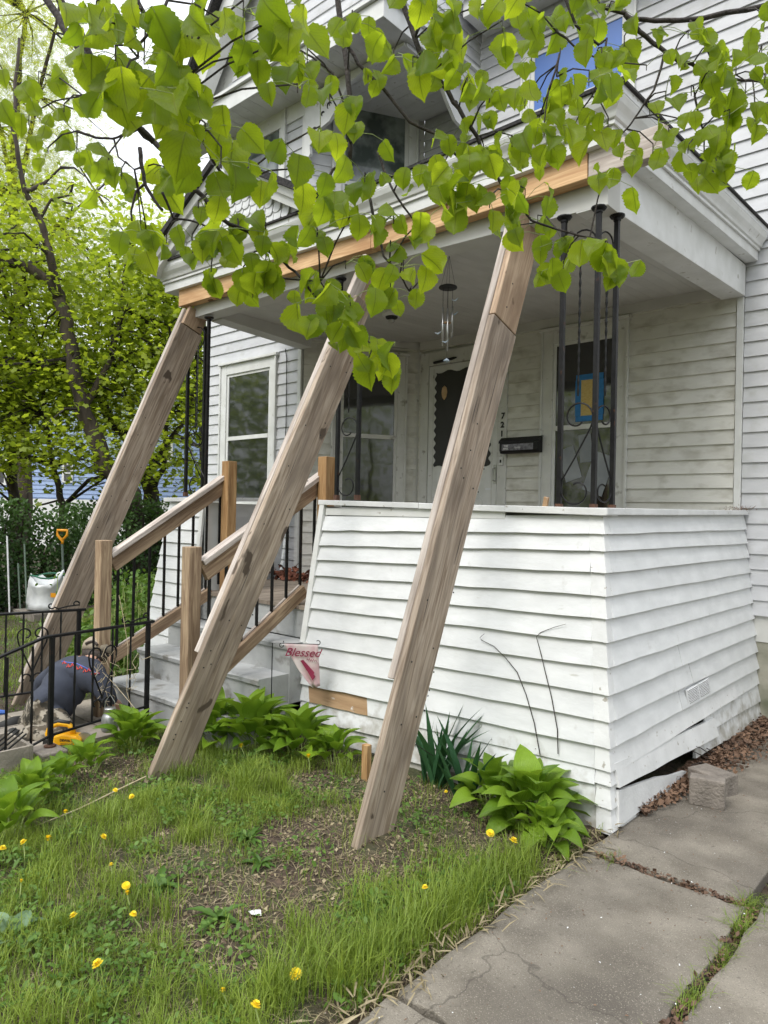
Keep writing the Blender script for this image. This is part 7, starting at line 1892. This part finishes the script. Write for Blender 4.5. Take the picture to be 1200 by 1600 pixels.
MB().tube([jp + up * .14 + r_ * (-.034), jp + up * .19 - r_ * .030, jp + up * .235, jp + up * .19 + r_ * .030, jp + up * .14 + r_ * .034], .0022, 5).build('wire_handle', MT['metal'], jar)
# dry vine tangle on the railing
vt = MB()
for k in range(16):
    x, y = R.uniform(150, 215), R.uniform(1030, 1090); p = V3(x, y, 4.72); pts = [p]
    for j in range(5): p = p + Vector((R.uniform(-.05, .05), R.uniform(-.05, .05), R.uniform(-.06, .06))); pts.append(p)
    vt.tube(pts, .0016, 4)
vt.tube([V3(*q) for q in ((212, 1125, 4.7), (198, 1080, 4.7), (200, 1010, 4.7), (192, 960, 4.72), (186, 930, 4.74))], .002, 4); vt.tube([V3(*q) for q in ((240, 1140, 4.6), (205, 1100, 4.65), (180, 1070, 4.7), (160, 1050, 4.7))], .002, 4)
tag(vt.build('dry_vine', MT['straw']), 'dry tangled vine stems caught on the near walk railing', 'vine')
# wooden box with bars at the very left
bx_ = thing('tool_box', 'grey open box with dark metal bars inside, cut by the left edge', 'box', tuple(onz(15, 1215, 0)))
c = onz(12, 1218, 0); c = Vector((c.x - .12, c.y + .02, -.02))
for lo, hi in (((-.30, -.14, 0), (.06, -.12, .16)), ((-.30, .12, 0), (.06, .14, .16)), ((-.30, -.119, 0), (-.28, .119, .16)), ((.04, -.119, 0), (.06, .119, .16)), ((-.279, -.119, .0), (.039, .119, .015))):
    MB().box(tuple(c + Vector(lo)), tuple(c + Vector(hi))).build('side', MT['paver'], bx_)
for k in range(4): MB().bar(c + Vector((-.24 + .06 * k, -.1, .03)), c + Vector((-.14 + .05 * k, .12, .22)), .012, .006).build('bar', MT['iron'], bx_)
q = c + Vector((-.10, -.08, .163)); MB().prism([q + Vector(v) for v in ((-.06, -.03, 0), (.05, -.04, .0), (.06, .03, .01), (-.05, .035, .01))], (0, 0, .002)).build('card', MT['white'], bx_)
tag(place_mb(MB().tube([(-.10, 0, 0), (-.03, 0, 0), (.02, 0, .0)], [.016, .018, .012], 8), cam_frame(6, 1113, 4.6)).build('screwdriver', mk('blue_plastic', (.01, .08, .35), rough=.4)), 'blue handled screwdriver cut by the left edge above the boot', 'screwdriver')

# ------------------------------------------------------------------ far yard: shovel, bag, stakes, blocks
sp0 = atd(101, 935, 10.4); sp1 = atd(97, 850, 10.4)
sh_ = thing('shovel', 'shovel with a yellow D shaped grip standing against the hedge', 'shovel', tuple(sp0))
MB().tube([sp0 - up * .1, sp1], .017, 8).build('shaft', mk('grey_green_shaft', (.10, .13, .11), rough=.5), sh_)
rr3 = Vector((XA.x, YA.x, 0)).normalized(); MT['dgrip'] = mk('amber_plastic', (.62, .26, .01), rough=.4)
MB().tube([sp1, sp1 + rr3 * .01 + up * .04, sp1 - rr3 * .07 + up * .13, sp1 - rr3 * .07 + up * .20, sp1 + rr3 * .07 + up * .20, sp1 + rr3 * .07 + up * .13, sp1 + up * .05], .020, 8).build('grip', MT['dgrip'], sh_, smooth=True)
bp_ = atd(74, 950, 9.9); bag = thing('woven_bag', 'slumped white woven plastic bag standing before the hedge', 'bag', tuple(bp_))
MT['woven'] = mk('white_woven_plastic', (.48, .50, .52), (.62, .64, .65), scale=7, rough=.5, bump=.6, bscale=9)
b = MB(); n = 18; prof = [(.26, 0), (.28, .08), (.26, .25), (.24, .38), (.22, .45), (.20, .44), (.16, .30)]
b.lathe(bp_, prof, n); 
for i, v in enumerate(b.v):
    d = Vector(v) - bp_; w_ = 1 + .5 * mnoise.noise((d.x * 3.5, d.y * 3.5, d.z * 3)) + .15 * mnoise.noise((d.x * 12, d.y * 12, d.z * 12)); b.v[i] = tuple(bp_ + Vector((d.x * w_, d.y * w_, d.z * (1 + .5 * mnoise.noise((d.x * 5, d.y * 5, 2))))) + Vector((.10 * d.z, 0, 0)))
b.build('sack', MT['woven'], bag, smooth=True)
MB().tube([bp_ + Vector((math.cos(a) * .24 + .04, math.sin(a) * .24, .45 + .02 * math.sin(a * 3))) for a in np.linspace(0, 6.28, 16)], .012, 5).build('hem', mk('green_hem', (.02, .12, .07), rough=.6), bag)
place_mb(MB().box((-.03, -.01, -.03), (.04, .0, .03)), cam_frame(83, 930, 9.6)).build('tag', MT['dgrip'], bag)
for x, y0, y1, d, lab in ((11, 838, 960, 9.8, 'pale garden stake nearest the left edge'), (38, 850, 955, 9.9, 'green garden stake leaning before the hedge'), (28, 880, 955, 9.9, 'short thin garden stake between two taller ones')):
    a, c = atd(x + 4, y1, d), atd(x, y0, d); tag(MB().tube([a, c], .011, 6).build('garden_stake', mk('faded_green_stake', (.14, .19, .15), rough=.6) if x != 11 else MT['white']), lab, 'stake', 'garden stakes by the hedge')
gb = atd(48, 962, 9.7); MB_ = MB().box((gb.x - .35, gb.y - .1, -.05), (gb.x + .35, gb.y + .1, .10)); tag(MB_.build('stone_block', MT['block']), 'grey stone block lying in the grass under the woven bag', 'block')

# nail heads along the skirt boards, leaf and grit litter on the path
b = MB()
for i in range(len(cz_) - 2):
    z0 = cz_[i + 1] + .022
    for f in np.arange(.06, .97, .13):
        a = corner(z0); x = -3.55 + (a.x - .08 + 3.55) * f + R.uniform(-.02, .02); zz = F(*left[min(i + 1, len(left) - 1)]).z * (1 - f) + z0 * f + .012
        k = (1.55 - zz) * .13 / 1.55; b.lathe((x, FY - k - .0185, zz), [(.003, -.001), (.003, .001)], 6)
tag(b.build('nail_heads', MT['rust'], porch), kind='stuff')
x, y = scatter(700, -1.42, .5, 1.0, 4.5)
tag(leaf_cloud('path_litter', np.stack([x, y, .008 + 0 * x], 1), NR.normal(size=(700, 3)) * .2 + [0, 0, 1], NR.uniform(.004, .014, 700), MT['litter'], shape='kite'), kind='stuff')
x, y = scatter(160, -1.42, .5, 1.0, 4.0)
tag(leaf_cloud('blossom_litter', np.stack([x, y, .010 + 0 * x], 1), NR.normal(size=(160, 3)) * .2 + [0, 0, 1], NR.uniform(.004, .009, 160), MT['white'], shape='oval'), kind='stuff')
